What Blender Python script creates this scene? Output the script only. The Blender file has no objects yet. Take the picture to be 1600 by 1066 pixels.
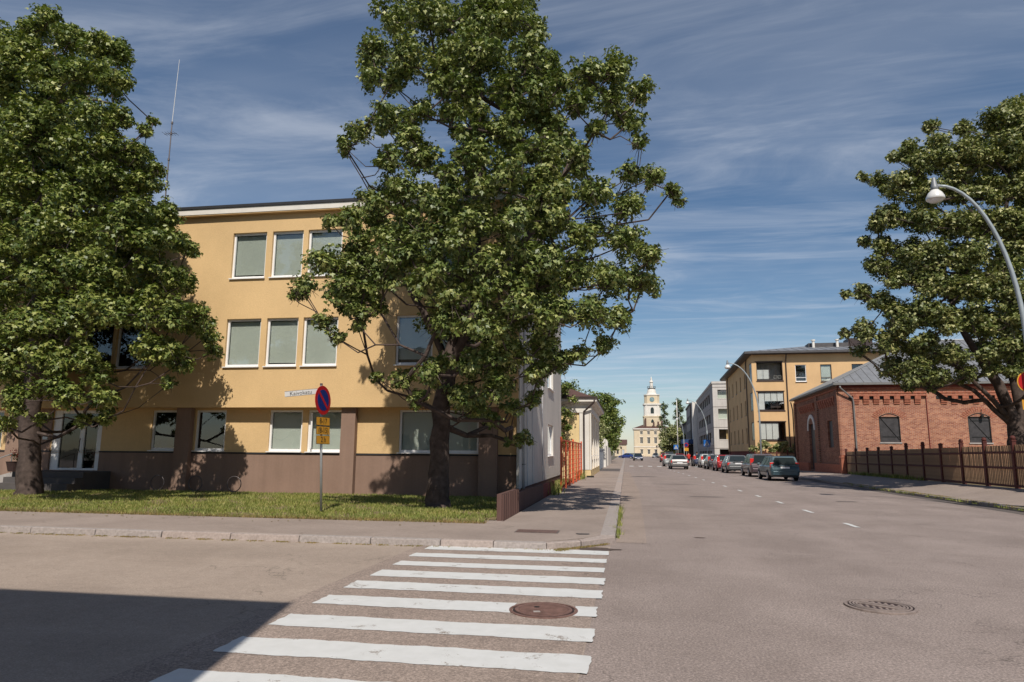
import bpy, bmesh, math, random
import numpy as np
from mathutils import Vector, Matrix
R = math.radians
PI = math.pi
random.seed(11)
rng = np.random.default_rng(11)
S = bpy.context.scene
C = S.collection

# ------------------------------------------------------------------ camera, sky, sun, exposure
cam_d = bpy.data.cameras.new('camera')
cam_d.sensor_width = 36.0
cam_d.lens = 24.0
cam_d.clip_start = 0.05
cam_d.clip_end = 3000
cam = bpy.data.objects.new('camera', cam_d)
C.objects.link(cam)
cam.matrix_world = (Matrix.Translation((0, 0, 1.65)) @ Matrix.Rotation(R(9.43), 4, 'Z')
                    @ Matrix.Rotation(R(90 + 9.18), 4, 'X') @ Matrix.Rotation(R(0.5), 4, 'Z'))
S.camera = cam

SUN_EL, SUN_AZ = 50.0, 12.0          # height, and degrees to the right of straight behind the camera's street axis
sd = Vector((math.sin(R(SUN_AZ)) * math.cos(R(SUN_EL)), -math.cos(R(SUN_AZ)) * math.cos(R(SUN_EL)), math.sin(R(SUN_EL))))
sun_d = bpy.data.lights.new('sun', 'SUN')
sun_d.energy = 5.0
sun_d.angle = R(0.53)
sun_d.color = (1.0, 0.93, 0.83)
sun = bpy.data.objects.new('sun', sun_d)
C.objects.link(sun)
sun.rotation_euler = sd.to_track_quat('Z', 'Y').to_euler()
sun.location = (0, 0, 60)

world = bpy.data.worlds.new('World')
S.world = world
world.use_nodes = True
wn, wl = world.node_tree.nodes, world.node_tree.links
wn.clear()
wo = wn.new('ShaderNodeOutputWorld')
bg = wn.new('ShaderNodeBackground')
bg.inputs['Strength'].default_value = 0.088
sky = wn.new('ShaderNodeTexSky')
sky.sky_type = 'NISHITA'
sky.sun_disc = False
sky.sun_elevation = R(SUN_EL)
sky.sun_rotation = R(180 - SUN_AZ)
sky.air_density = 1.0
sky.dust_density = 0.2
sky.ozone_density = 2.0
tc = wn.new('ShaderNodeTexCoord')
sep = wn.new('ShaderNodeSeparateXYZ')
wl.new(tc.outputs['Generated'], sep.inputs[0])
# project the view direction on a high flat layer so that the cirrus is foreshortened towards the horizon
mz = wn.new('ShaderNodeMath'); mz.operation = 'MAXIMUM'; mz.inputs[1].default_value = 0.06
wl.new(sep.outputs['Z'], mz.inputs[0])
dx = wn.new('ShaderNodeMath'); dx.operation = 'DIVIDE'; wl.new(sep.outputs['X'], dx.inputs[0]); wl.new(mz.outputs[0], dx.inputs[1])
dy = wn.new('ShaderNodeMath'); dy.operation = 'DIVIDE'; wl.new(sep.outputs['Y'], dy.inputs[0]); wl.new(mz.outputs[0], dy.inputs[1])
cmb = wn.new('ShaderNodeCombineXYZ'); wl.new(dx.outputs[0], cmb.inputs[0]); wl.new(dy.outputs[0], cmb.inputs[1])
def cloud_layer(rot, sc, loc, scale, detail, lo, hi, dist):
    mp = wn.new('ShaderNodeMapping'); mp.inputs['Rotation'].default_value = (0, 0, R(rot))
    mp.inputs['Scale'].default_value = sc; mp.inputs['Location'].default_value = loc
    wl.new(cmb.outputs[0], mp.inputs['Vector'])
    n = wn.new('ShaderNodeTexNoise'); n.inputs['Scale'].default_value = scale; n.inputs['Detail'].default_value = detail
    n.inputs['Roughness'].default_value = 0.62; n.inputs['Distortion'].default_value = dist
    wl.new(mp.outputs[0], n.inputs['Vector'])
    r = wn.new('ShaderNodeMapRange'); r.interpolation_type = 'SMOOTHSTEP'
    r.inputs['From Min'].default_value = lo; r.inputs['From Max'].default_value = hi
    wl.new(n.outputs['Fac'], r.inputs['Value'])
    return r.outputs['Result']
def wmath(op, a, b):
    m = wn.new('ShaderNodeMath'); m.operation = op; m.use_clamp = True
    for i, q in enumerate((a, b)):
        if isinstance(q, (int, float)): m.inputs[i].default_value = q
        else: wl.new(q, m.inputs[i])
    return m.outputs[0]
c1 = cloud_layer(28, (0.6, 1.6, 1), (1.3, 0.4, 0), 1.1, 8, 0.42, 0.78, 1.0)
c2 = cloud_layer(-14, (0.8, 1.3, 1), (4.1, 2.2, 0), 0.42, 4, 0.40, 0.66, 0.4)
c3 = cloud_layer(60, (0.7, 3.2, 1), (7.7, 0.1, 0), 3.2, 8, 0.45, 0.85, 0.8)
cc = wmath('ADD', wmath('MULTIPLY', c1, 0.55), wmath('MULTIPLY', c2, 0.27))
cc = wmath('ADD', cc, wmath('MULTIPLY', c3, 0.16))
# cirrus is thin overhead and thicker along slanted sight lines
el = wn.new('ShaderNodeMapRange'); el.inputs['From Min'].default_value = 0.12; el.inputs['From Max'].default_value = 0.85
el.inputs['To Min'].default_value = 0.95; el.inputs['To Max'].default_value = 0.8
wl.new(sep.outputs['Z'], el.inputs['Value'])
cc = wmath('MULTIPLY', cc, el.outputs['Result'])
cc = wmath('MULTIPLY', cc, 0.68)
hs = wn.new('ShaderNodeHueSaturation'); hs.inputs['Saturation'].default_value = 1.10; hs.inputs['Value'].default_value = 1.0
wl.new(sky.outputs['Color'], hs.inputs['Color'])
mx = wn.new('ShaderNodeMix'); mx.data_type = 'RGBA'
wl.new(cc, mx.inputs['Factor'])
wl.new(hs.outputs['Color'], mx.inputs[6])
mx.inputs[7].default_value = (8.2, 8.7, 9.6, 1)
wl.new(mx.outputs[2], bg.inputs['Color'])
wl.new(bg.outputs[0], wo.inputs['Surface'])

S.view_settings.view_transform = 'Standard'
S.view_settings.look = 'None'
S.view_settings.gamma = 1.0
S.view_settings.use_curve_mapping = False
S.view_settings.exposure = -0.10
S.render.engine = 'CYCLES'
S.cycles.max_bounces = 6
S.cycles.transparent_max_bounces = 12

# ------------------------------------------------------------------ materials
MATS = {}
def nodes_of(name, rough=0.8, spec=0.3, metal=0.0):
    m = bpy.data.materials.new(name)
    m.use_nodes = True
    nt = m.node_tree
    b = nt.nodes['Principled BSDF']
    b.inputs['Roughness'].default_value = rough
    b.inputs['Specular IOR Level'].default_value = spec
    b.inputs['Metallic'].default_value = metal
    MATS[name] = m
    return m, nt.nodes, nt.links, b
def coords(n, l, scale=(1, 1, 1), rot=(0, 0, 0), kind='Object'):
    t = n.new('ShaderNodeTexCoord'); mp = n.new('ShaderNodeMapping')
    mp.inputs['Scale'].default_value = scale; mp.inputs['Rotation'].default_value = rot
    l.new(t.outputs[kind], mp.inputs['Vector'])
    return mp.outputs[0]
def noise(n, l, vec, scale, detail=4, rough=0.6, dist=0.0):
    t = n.new('ShaderNodeTexNoise'); t.inputs['Scale'].default_value = scale; t.inputs['Detail'].default_value = detail
    t.inputs['Roughness'].default_value = rough; t.inputs['Distortion'].default_value = dist
    l.new(vec, t.inputs['Vector'])
    return t.outputs['Fac']
def ramp(n, l, fac, stops):
    r = n.new('ShaderNodeValToRGB')
    e = r.color_ramp.elements
    while len(e) < len(stops): e.new(0.5)
    for i, (p, c) in enumerate(stops):
        e[i].position = p; e[i].color = (*c, 1) if len(c) == 3 else c
    l.new(fac, r.inputs[0])
    return r.outputs[0]
def mixc(n, l, fac, a, b, mode='MIX'):
    m = n.new('ShaderNodeMix'); m.data_type = 'RGBA'; m.blend_type = mode
    for i, q in ((0, fac), (6, a), (7, b)):
        if isinstance(q, (int, float)): m.inputs[i].default_value = q
        elif isinstance(q, tuple): m.inputs[i].default_value = (*q, 1)
        else: l.new(q, m.inputs[i])
    return m.outputs[2]
def bump(n, l, b, h, strength=0.3, dist=0.01):
    t = n.new('ShaderNodeBump'); t.inputs['Strength'].default_value = strength; t.inputs['Distance'].default_value = dist
    l.new(h, t.inputs['Height']); l.new(t.outputs[0], b.inputs['Normal'])
def sc(c, k): return tuple(min(1, x * k) for x in c)
def plain(name, col, rough=0.7, spec=0.3, metal=0.0, var=0.12, vscale=3.0, bumps=0.0, bscale=80):
    m, n, l, b = nodes_of(name, rough, spec, metal)
    v = coords(n, l)
    f = noise(n, l, v, vscale, 5)
    l.new(ramp(n, l, f, [(0.3, sc(col, 1 - var)), (0.7, sc(col, 1 + var))]), b.inputs['Base Color'])
    if bumps: bump(n, l, b, noise(n, l, v, bscale, 3), bumps, 0.01)
    return m
def plaster(name, col, streak=0.10, bs=45, bumps=0.35):
    m, n, l, b = nodes_of(name, 0.9, 0.15)
    v = coords(n, l)
    big = noise(n, l, v, 0.5, 5, 0.6)
    fine = noise(n, l, v, 14, 5, 0.7)
    st = noise(n, l, coords(n, l, (2.2, 2.2, 0.12)), 1.6, 5, 0.6)
    c = ramp(n, l, big, [(0.3, sc(col, 0.88)), (0.7, sc(col, 1.06))])
    c = mixc(n, l, 0.5, c, ramp(n, l, fine, [(0.35, (0.86,) * 3), (0.65, (1.0,) * 3)]), 'MULTIPLY')
    c = mixc(n, l, 1.0, c, ramp(n, l, st, [(0.35, (1 - streak,) * 3), (0.6, (1.0,) * 3)]), 'MULTIPLY')
    l.new(c, b.inputs['Base Color'])
    bump(n, l, b, noise(n, l, v, bs, 4, 0.7), bumps, 0.012)
    return m
def asphalt(name, c0, c1, speck=0.5, scale=110, wheel=None):
    m, n, l, b = nodes_of(name, 0.88, 0.25)
    v = coords(n, l)
    fine = noise(n, l, v, scale, 4, 0.8)
    mid = noise(n, l, v, 9, 6, 0.7)
    big = noise(n, l, v, 0.55, 6, 0.65, 0.4)
    c = mixc(n, l, ramp(n, l, big, [(0.32, (0,) * 3), (0.68, (1,) * 3)]), sc(c0, .93), sc(c1, 1.04))
    c = mixc(n, l, 0.55, c, ramp(n, l, mid, [(0.3, (0.8,) * 3), (0.7, (1.12,) * 3)]), 'MULTIPLY')
    c = mixc(n, l, speck, c, ramp(n, l, fine, [(0.34, (0.30,) * 3), (0.5, (0.95,) * 3), (0.66, (2.0,) * 3)]), 'MULTIPLY')
    # fine cracks
    vo = n.new('ShaderNodeTexVoronoi'); vo.feature = 'DISTANCE_TO_EDGE'; vo.inputs['Scale'].default_value = 0.38
    dn = n.new('ShaderNodeTexNoise'); dn.inputs['Scale'].default_value = 2.2; dn.inputs['Detail'].default_value = 6
    l.new(v, dn.inputs['Vector'])
    va = n.new('ShaderNodeMix'); va.data_type = 'RGBA'; va.blend_type = 'LINEAR_LIGHT'; va.inputs[0].default_value = 0.6
    l.new(v, va.inputs[6]); l.new(dn.outputs['Color'], va.inputs[7]); l.new(va.outputs[2], vo.inputs['Vector'])
    cr = ramp(n, l, vo.outputs['Distance'], [(0.0, (0.55,) * 3), (0.006, (1,) * 3)])
    msk = ramp(n, l, noise(n, l, v, 0.35, 3), [(0.52, (0,) * 3), (0.58, (1,) * 3)])
    c = mixc(n, l, msk, c, mixc(n, l, 1.0, c, cr, 'MULTIPLY'))
    if wheel:
        # worn tracks run along one axis
        st = noise(n, l, coords(n, l, wheel), 1.0, 4, 0.5)
        c = mixc(n, l, 0.8, c, ramp(n, l, st, [(0.35, (0.92,) * 3), (0.65, (1.06,) * 3)]), 'MULTIPLY')
    l.new(c, b.inputs['Base Color'])
    bump(n, l, b, fine, 0.5, 0.006)
    return m
def brickmat(name, plane, rowh=0.095, bw=0.27, dark=1.0):
    m, n, l, b = nodes_of(name, 0.9, 0.15)
    t = n.new('ShaderNodeTexCoord'); s = n.new('ShaderNodeSeparateXYZ'); cb = n.new('ShaderNodeCombineXYZ')
    l.new(t.outputs['Object'], s.inputs[0])
    l.new(s.outputs['X' if plane == 'xz' else 'Y'], cb.inputs[0]); l.new(s.outputs['Z'], cb.inputs[1])
    br = n.new('ShaderNodeTexBrick')
    br.inputs['Scale'].default_value = 1.0; br.inputs['Brick Width'].default_value = bw; br.inputs['Row Height'].default_value = rowh
    br.inputs['Mortar Size'].default_value = 0.012; br.inputs['Mortar Smooth'].default_value = 0.3; br.inputs['Bias'].default_value = 0.0
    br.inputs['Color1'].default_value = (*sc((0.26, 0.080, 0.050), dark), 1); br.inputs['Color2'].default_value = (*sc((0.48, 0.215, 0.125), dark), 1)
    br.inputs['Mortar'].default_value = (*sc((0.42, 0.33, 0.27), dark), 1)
    l.new(cb.outputs[0], br.inputs['Vector'])
    big = noise(n, l, t.outputs['Object'], 0.8, 6, 0.7)
    fine = noise(n, l, t.outputs['Object'], 7, 5, 0.7)
    c = mixc(n, l, 0.8, br.outputs['Color'], ramp(n, l, big, [(0.3, (0.72, 0.66, 0.64)), (0.7, (1.15, 1.12, 1.08))]), 'MULTIPLY')
    c = mixc(n, l, ramp(n, l, fine, [(0.58, (0,) * 3), (0.75, (0.5,) * 3)]), c, sc((0.5, 0.36, 0.27), dark))
    l.new(c, b.inputs['Base Color'])
    bump(n, l, b, br.outputs['Fac'], -0.6, 0.012)
    return m
def emis_less_glass(name, tint, refl=1.0, rough=0.02, clear=0.75):
    """window glass: a Fresnel mix of a mirror-like coat and tinted see-through"""
    m = bpy.data.materials.new(name); m.use_nodes = True
    n, l = m.node_tree.nodes, m.node_tree.links
    n.clear()
    o = n.new('ShaderNodeOutputMaterial'); tr = n.new('ShaderNodeBsdfTransparent'); gl = n.new('ShaderNodeBsdfGlossy')
    tr.inputs[0].default_value = (*sc(tint, clear), 1); gl.inputs['Roughness'].default_value = rough
    gl.inputs[0].default_value = (0.9, 0.95, 1.0, 1)
    fr = n.new('ShaderNodeLayerWeight'); fr.inputs['Blend'].default_value = 0.5
    pw = n.new('ShaderNodeMath'); pw.operation = 'POWER'; pw.inputs[1].default_value = 4.0; l.new(fr.outputs['Facing'], pw.inputs[0])
    ad = n.new('ShaderNodeMath'); ad.operation = 'MULTIPLY_ADD'; ad.inputs[1].default_value = 0.8; ad.inputs[2].default_value = 0.07; l.new(pw.outputs[0], ad.inputs[0])
    v = coords(n, l)
    bp = n.new('ShaderNodeBump'); bp.inputs['Strength'].default_value = 0.12; bp.inputs['Distance'].default_value = 0.02
    l.new(noise(n, l, v, 1.3, 2), bp.inputs['Height']); l.new(bp.outputs[0], gl.inputs['Normal'])
    mth = n.new('ShaderNodeMath'); mth.operation = 'MULTIPLY'; mth.inputs[1].default_value = 1.6 * refl; mth.use_clamp = True
    l.new(ad.outputs[0], mth.inputs[0])
    ms = n.new('ShaderNodeMixShader'); l.new(mth.outputs[0], ms.inputs[0]); l.new(tr.outputs[0], ms.inputs[1]); l.new(gl.outputs[0], ms.inputs[2])
    l.new(ms.outputs[0], o.inputs['Surface'])
    MATS[name] = m
    return m
def leafmat(name, c0, c1, c2, gloss=0.35, rough=0.42, scale=1.2):
    m = bpy.data.materials.new(name); m.use_nodes = True
    n, l = m.node_tree.nodes, m.node_tree.links
    b = n['Principled BSDF']
    o = n['Material Output']
    geo = n.new('ShaderNodeNewGeometry')
    col = ramp(n, l, geo.outputs['Random Per Island'], [(0.0, c0), (0.55, c1), (1.0, c2)])
    big = noise(n, l, coords(n, l), scale, 3)
    col = mixc(n, l, 0.7, col, ramp(n, l, big, [(0.35, (0.78, 0.84, 0.8)), (0.65, (1.18, 1.08, 0.95))]), 'MULTIPLY')
    l.new(col, b.inputs['Base Color'])
    b.inputs['Roughness'].default_value = rough; b.inputs['Specular IOR Level'].default_value = gloss
    tl = n.new('ShaderNodeBsdfTranslucent')
    l.new(mixc(n, l, 1.0, col, (1.0, 1.25, 0.45), 'MULTIPLY'), tl.inputs[0])
    ms = n.new('ShaderNodeMixShader'); ms.inputs[0].default_value = 0.12
    l.new(b.outputs[0], ms.inputs[1]); l.new(tl.outputs[0], ms.inputs[2]); l.new(ms.outputs[0], o.inputs['Surface'])
    MATS[name] = m
    return m
def paintmat(name, col, coat=0.6, rough=0.35, metal=0.3):
    m, n, l, b = nodes_of(name, rough, 0.5, metal)
    v = coords(n, l)
    d = noise(n, l, v, 2.5, 4)
    l.new(ramp(n, l, d, [(0.3, sc(col, 0.85)), (0.7, sc(col, 1.1))]), b.inputs['Base Color'])
    b.inputs['Coat Weight'].default_value = coat; b.inputs['Coat Roughness'].default_value = 0.08
    return m

asphalt('asphalt_main', (0.246, 0.198, 0.176), (0.290, 0.237, 0.213), 0.62, 44, (0.9, 0.02, 1))
asphalt('asphalt_side', (0.315, 0.252, 0.207), (0.355, 0.287, 0.238), 0.34, 60, (0.03, 0.8, 1))
asphalt('asphalt_patch', (0.265, 0.208, 0.176), (0.305, 0.243, 0.206), 0.6, 48)
asphalt('asphalt_walk', (0.275, 0.222, 0.192), (0.32, 0.26, 0.226), 0.35, 150)
asphalt('asphalt_dark', (0.10, 0.085, 0.08), (0.13, 0.11, 0.10), 0.35, 150)
plain('granite', (0.32, 0.28, 0.26), 0.85, 0.2, var=0.22, vscale=22, bumps=0.5, bscale=60)
plain('granite_pink', (0.35, 0.29, 0.26), 0.85, 0.2, var=0.2, vscale=22, bumps=0.5, bscale=60)
plain('earth', (0.19, 0.15, 0.085), 0.95, 0.1, var=0.3, vscale=6, bumps=0.6, bscale=30)
plain('far_ground', (0.12, 0.11, 0.085), 0.95, 0.1, var=0.2, vscale=0.2)
plaster('plaster_yellow', (0.70, 0.485, 0.250), 0.015, 22, 0.8)
plaster('plaster_brown', (0.29, 0.195, 0.150), 0.10, 60, 0.25)
plaster('plaster_white', (0.66, 0.62, 0.565), 0.10, 22, 0.9)
plaster('plaster_ochre', (0.70, 0.465, 0.245), 0.02, 60, 0.2)
plaster('plaster_lightyellow', (0.78, 0.60, 0.32), 0.08, 60, 0.2)
plaster('stucco_white', (0.78, 0.74, 0.68), 0.08, 60, 0.15)
plaster('plaster_cream', (0.70, 0.585, 0.42), 0.05, 60, 0.1)
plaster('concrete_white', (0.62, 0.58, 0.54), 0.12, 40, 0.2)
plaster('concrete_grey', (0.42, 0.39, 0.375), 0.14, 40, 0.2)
plaster('plaster_redbrown', (0.20, 0.055, 0.045), 0.12, 60, 0.2)
plaster('plinth_dark', (0.13, 0.075, 0.065), 0.2, 60, 0.2)
plain('white_pvc', (0.80, 0.79, 0.78), 0.45, 0.4, var=0.03)
plain('blind_fabric', (0.60, 0.63, 0.56), 0.7, 0.2, var=0.05, vscale=1)
plain('curtain_white', (0.72, 0.71, 0.69), 0.8, 0.2, var=0.06, vscale=2)
plain('curtain_tan', (0.50, 0.34, 0.16), 0.8, 0.2, var=0.08, vscale=2)
plain('interior_dark', (0.03, 0.026, 0.024), 0.9, 0.1, var=0.3)
plain('frame_brown', (0.055, 0.036, 0.03), 0.5, 0.4)
plain('roof_black', (0.03, 0.03, 0.034), 0.6, 0.3)
plain('fascia_white', (0.70, 0.66, 0.60), 0.5, 0.3, var=0.05)
plain('zinc_roof', (0.235, 0.24, 0.25), 0.5, 0.5, 0.25, var=0.18, vscale=1.4)
plain('zinc_seam', (0.28, 0.28, 0.28), 0.45, 0.5, 0.3, var=0.15)
plain('roof_darkgrey', (0.085, 0.08, 0.082), 0.6, 0.3, var=0.15)
plain('roof_brown', (0.10, 0.055, 0.045), 0.7, 0.3, var=0.15)
plain('shutter_black', (0.050, 0.047, 0.050), 0.5, 0.35, var=0.3, vscale=4, bumps=0.2, bscale=20)
plain('pipe_grey', (0.22, 0.215, 0.21), 0.5, 0.4, 0.3)
plain('pipe_dark', (0.045, 0.03, 0.028), 0.5, 0.4)
plain('pipe_white', (0.50, 0.50, 0.52), 0.5, 0.4)
plain('steel_galv', (0.42, 0.44, 0.45), 0.45, 0.5, 0.5, var=0.12, vscale=5)
plain('lamp_paint', (0.34, 0.38, 0.40), 0.45, 0.4, 0.2, var=0.1)
plain('lamp_cast', (0.26, 0.27, 0.28), 0.5, 0.4, 0.4)
plain('lamp_bowl', (0.72, 0.71, 0.68), 0.25, 0.5, 0.1, var=0.08)
plain('antenna_metal', (0.14, 0.12, 0.12), 0.5, 0.4, 0.5)
plain('whip_white', (0.62, 0.62, 0.62), 0.5, 0.3)
plain('red_fence', (0.66, 0.12, 0.045), 0.5, 0.4, var=0.12)
plain('slat_wood', (0.28, 0.18, 0.11), 0.85, 0.15, var=0.25, vscale=7, bumps=0.3, bscale=25)
plain('post_redbrown', (0.095, 0.026, 0.020), 0.7, 0.3, var=0.25, vscale=5)
plain('gate_grey', (0.42, 0.46, 0.50), 0.6, 0.3)
plain('sign_red', (0.42, 0.012, 0.016), 0.35, 0.5, var=0.03)
plain('sign_blue', (0.008, 0.025, 0.16), 0.35, 0.5, var=0.03)
plain('sign_lightblue', (0.02, 0.14, 0.45), 0.35, 0.5, var=0.03)
plain('sign_yellow', (0.62, 0.30, 0.03), 0.4, 0.5, var=0.03)
plain('sign_white', (0.55, 0.54, 0.52), 0.5, 0.4, var=0.04)
plain('sign_black', (0.015, 0.015, 0.015), 0.5, 0.4)
plain('iron_dark', (0.045, 0.03, 0.03), 0.8, 0.3, 0.2, var=0.2)
plain('iron_light', (0.27, 0.215, 0.19), 0.75, 0.35, 0.2, var=0.25, vscale=9, bumps=0.3, bscale=60)
plain('iron_rust', (0.20, 0.115, 0.095), 0.75, 0.35, 0.35, var=0.3, vscale=9, bumps=0.3, bscale=60)
plain('iron_grey', (0.15, 0.125, 0.115), 0.75, 0.35, 0.35, var=0.3, vscale=9, bumps=0.3, bscale=60)
plain('asphalt_fill', (0.10, 0.075, 0.065), 0.9, 0.1, var=0.2, vscale=20)
plain('tyre', (0.018, 0.017, 0.018), 0.8, 0.3)
plain('rim_metal', (0.42, 0.42, 0.43), 0.35, 0.5, 0.7)
plain('car_plastic', (0.03, 0.03, 0.032), 0.6, 0.3)
plain('tail_red', (0.60, 0.02, 0.015), 0.2, 0.6, var=0.05)
plain('chrome', (0.6, 0.6, 0.6), 0.2, 0.5, 0.9)
plain('head_glass', (0.7, 0.72, 0.74), 0.1, 0.6, 0.2)
plain('plate_white', (0.72, 0.73, 0.74), 0.4, 0.4)
plain('wood_step', (0.10, 0.09, 0.088), 0.8, 0.2)
plain('pot_dark', (0.05, 0.03, 0.028), 0.7, 0.3)
plain('skin', (0.50, 0.28, 0.19), 0.6, 0.3)
plain('cloth_red', (0.50, 0.05, 0.04), 0.9, 0.1)
plain('cloth_white', (0.68, 0.66, 0.64), 0.9, 0.1)
plain('cloth_navy', (0.03, 0.035, 0.07), 0.9, 0.1)
plain('hair_brown', (0.05, 0.03, 0.02), 0.8, 0.2)
plain('awning_blue', (0.03, 0.06, 0.15), 0.7, 0.2)
plain('clock_face', (0.16, 0.26, 0.28), 0.5, 0.3)
plain('bark', (0.080, 0.060, 0.052), 0.95, 0.15, var=0.45, vscale=5, bumps=1.0, bscale=14)
plain('bark_pale', (0.42, 0.40, 0.37), 0.9, 0.15, var=0.3, vscale=4)
brickmat('brick_front', 'xz'); brickmat('brick_side_shaded', 'yz', dark=0.7)  # side copy has the street face's shade put into its brick colour
plain('brick_plain', (0.36, 0.135, 0.085), 0.9, 0.15, var=0.3, vscale=6, bumps=0.4, bscale=20)
plain('brick_red_dark', (0.20, 0.045, 0.035), 0.85, 0.2, var=0.2)
emis_less_glass('glass', (0.94, 0.97, 0.96), 1.0, 0.02, 0.95)
emis_less_glass('glass_dark', (0.30, 0.34, 0.35), 0.7, 0.03, 0.6)
m, n_, l_, b_ = nodes_of('car_glass', 0.05, 0.8); b_.inputs['Base Color'].default_value = (0.02, 0.028, 0.03, 1); b_.inputs['Coat Weight'].default_value = 0.1; b_.inputs['Specular IOR Level'].default_value = 0.5; b_.inputs['Roughness'].default_value = 0.12
leafmat('maple_leaf', (0.064, 0.100, 0.023), (0.150, 0.190, 0.046), (0.37, 0.39, 0.15), 0.45, 0.46)
leafmat('maple_leaf_bright', (0.060, 0.098, 0.018), (0.145, 0.185, 0.036), (0.36, 0.38, 0.12), 0.45, 0.46)
leafmat('maple_leaf_pale', (0.065, 0.090, 0.024), (0.155, 0.180, 0.05), (0.44, 0.43, 0.20), 0.4, 0.46)
leafmat('linden_leaf', (0.07, 0.11, 0.02), (0.12, 0.165, 0.035), (0.22, 0.24, 0.07), 0.3, 0.5)
leafmat('blossom_leaf', (0.12, 0.14, 0.04), (0.22, 0.24, 0.09), (0.50, 0.50, 0.30), 0.3, 0.5)
leafmat('birch_leaf', (0.055, 0.085, 0.03), (0.09, 0.125, 0.045), (0.15, 0.18, 0.07), 0.3, 0.5)
leafmat('grass_blade', (0.12, 0.155, 0.03), (0.20, 0.235, 0.055), (0.44, 0.40, 0.17), 0.2, 0.6, 0.8)
leafmat('grass_dry', (0.20, 0.14, 0.07), (0.30, 0.22, 0.10), (0.16, 0.18, 0.05), 0.2, 0.7)
plain('flower_red', (0.60, 0.02, 0.04), 0.6, 0.3, var=0.2, vscale=30)

def paintstripe():
    m, n, l, b = nodes_of('road_paint', 0.7, 0.3)
    v = coords(n, l)
    a = noise(n, l, v, 2.1, 7, 0.75, 0.6)
    f = noise(n, l, v, 60, 3, 0.8)
    add = n.new('ShaderNodeMath'); add.operation = 'MULTIPLY_ADD'; add.inputs[1].default_value = 0.30
    l.new(f, add.inputs[0]); l.new(a, add.inputs[2])
    fac = ramp(n, l, add.outputs[0], [(0.755, (0,) * 3), (0.80, (1,) * 3)])
    white = ramp(n, l, noise(n, l, v, 5, 5), [(0.3, (0.545, 0.545, 0.53)), (0.7, (0.61, 0.61, 0.60))])
    l.new(mixc(n, l, fac, white, (0.26, 0.22, 0.19)), b.inputs['Base Color'])
    bump(n, l, b, f, 0.3, 0.004)
paintstripe()
M = MATS

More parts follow.
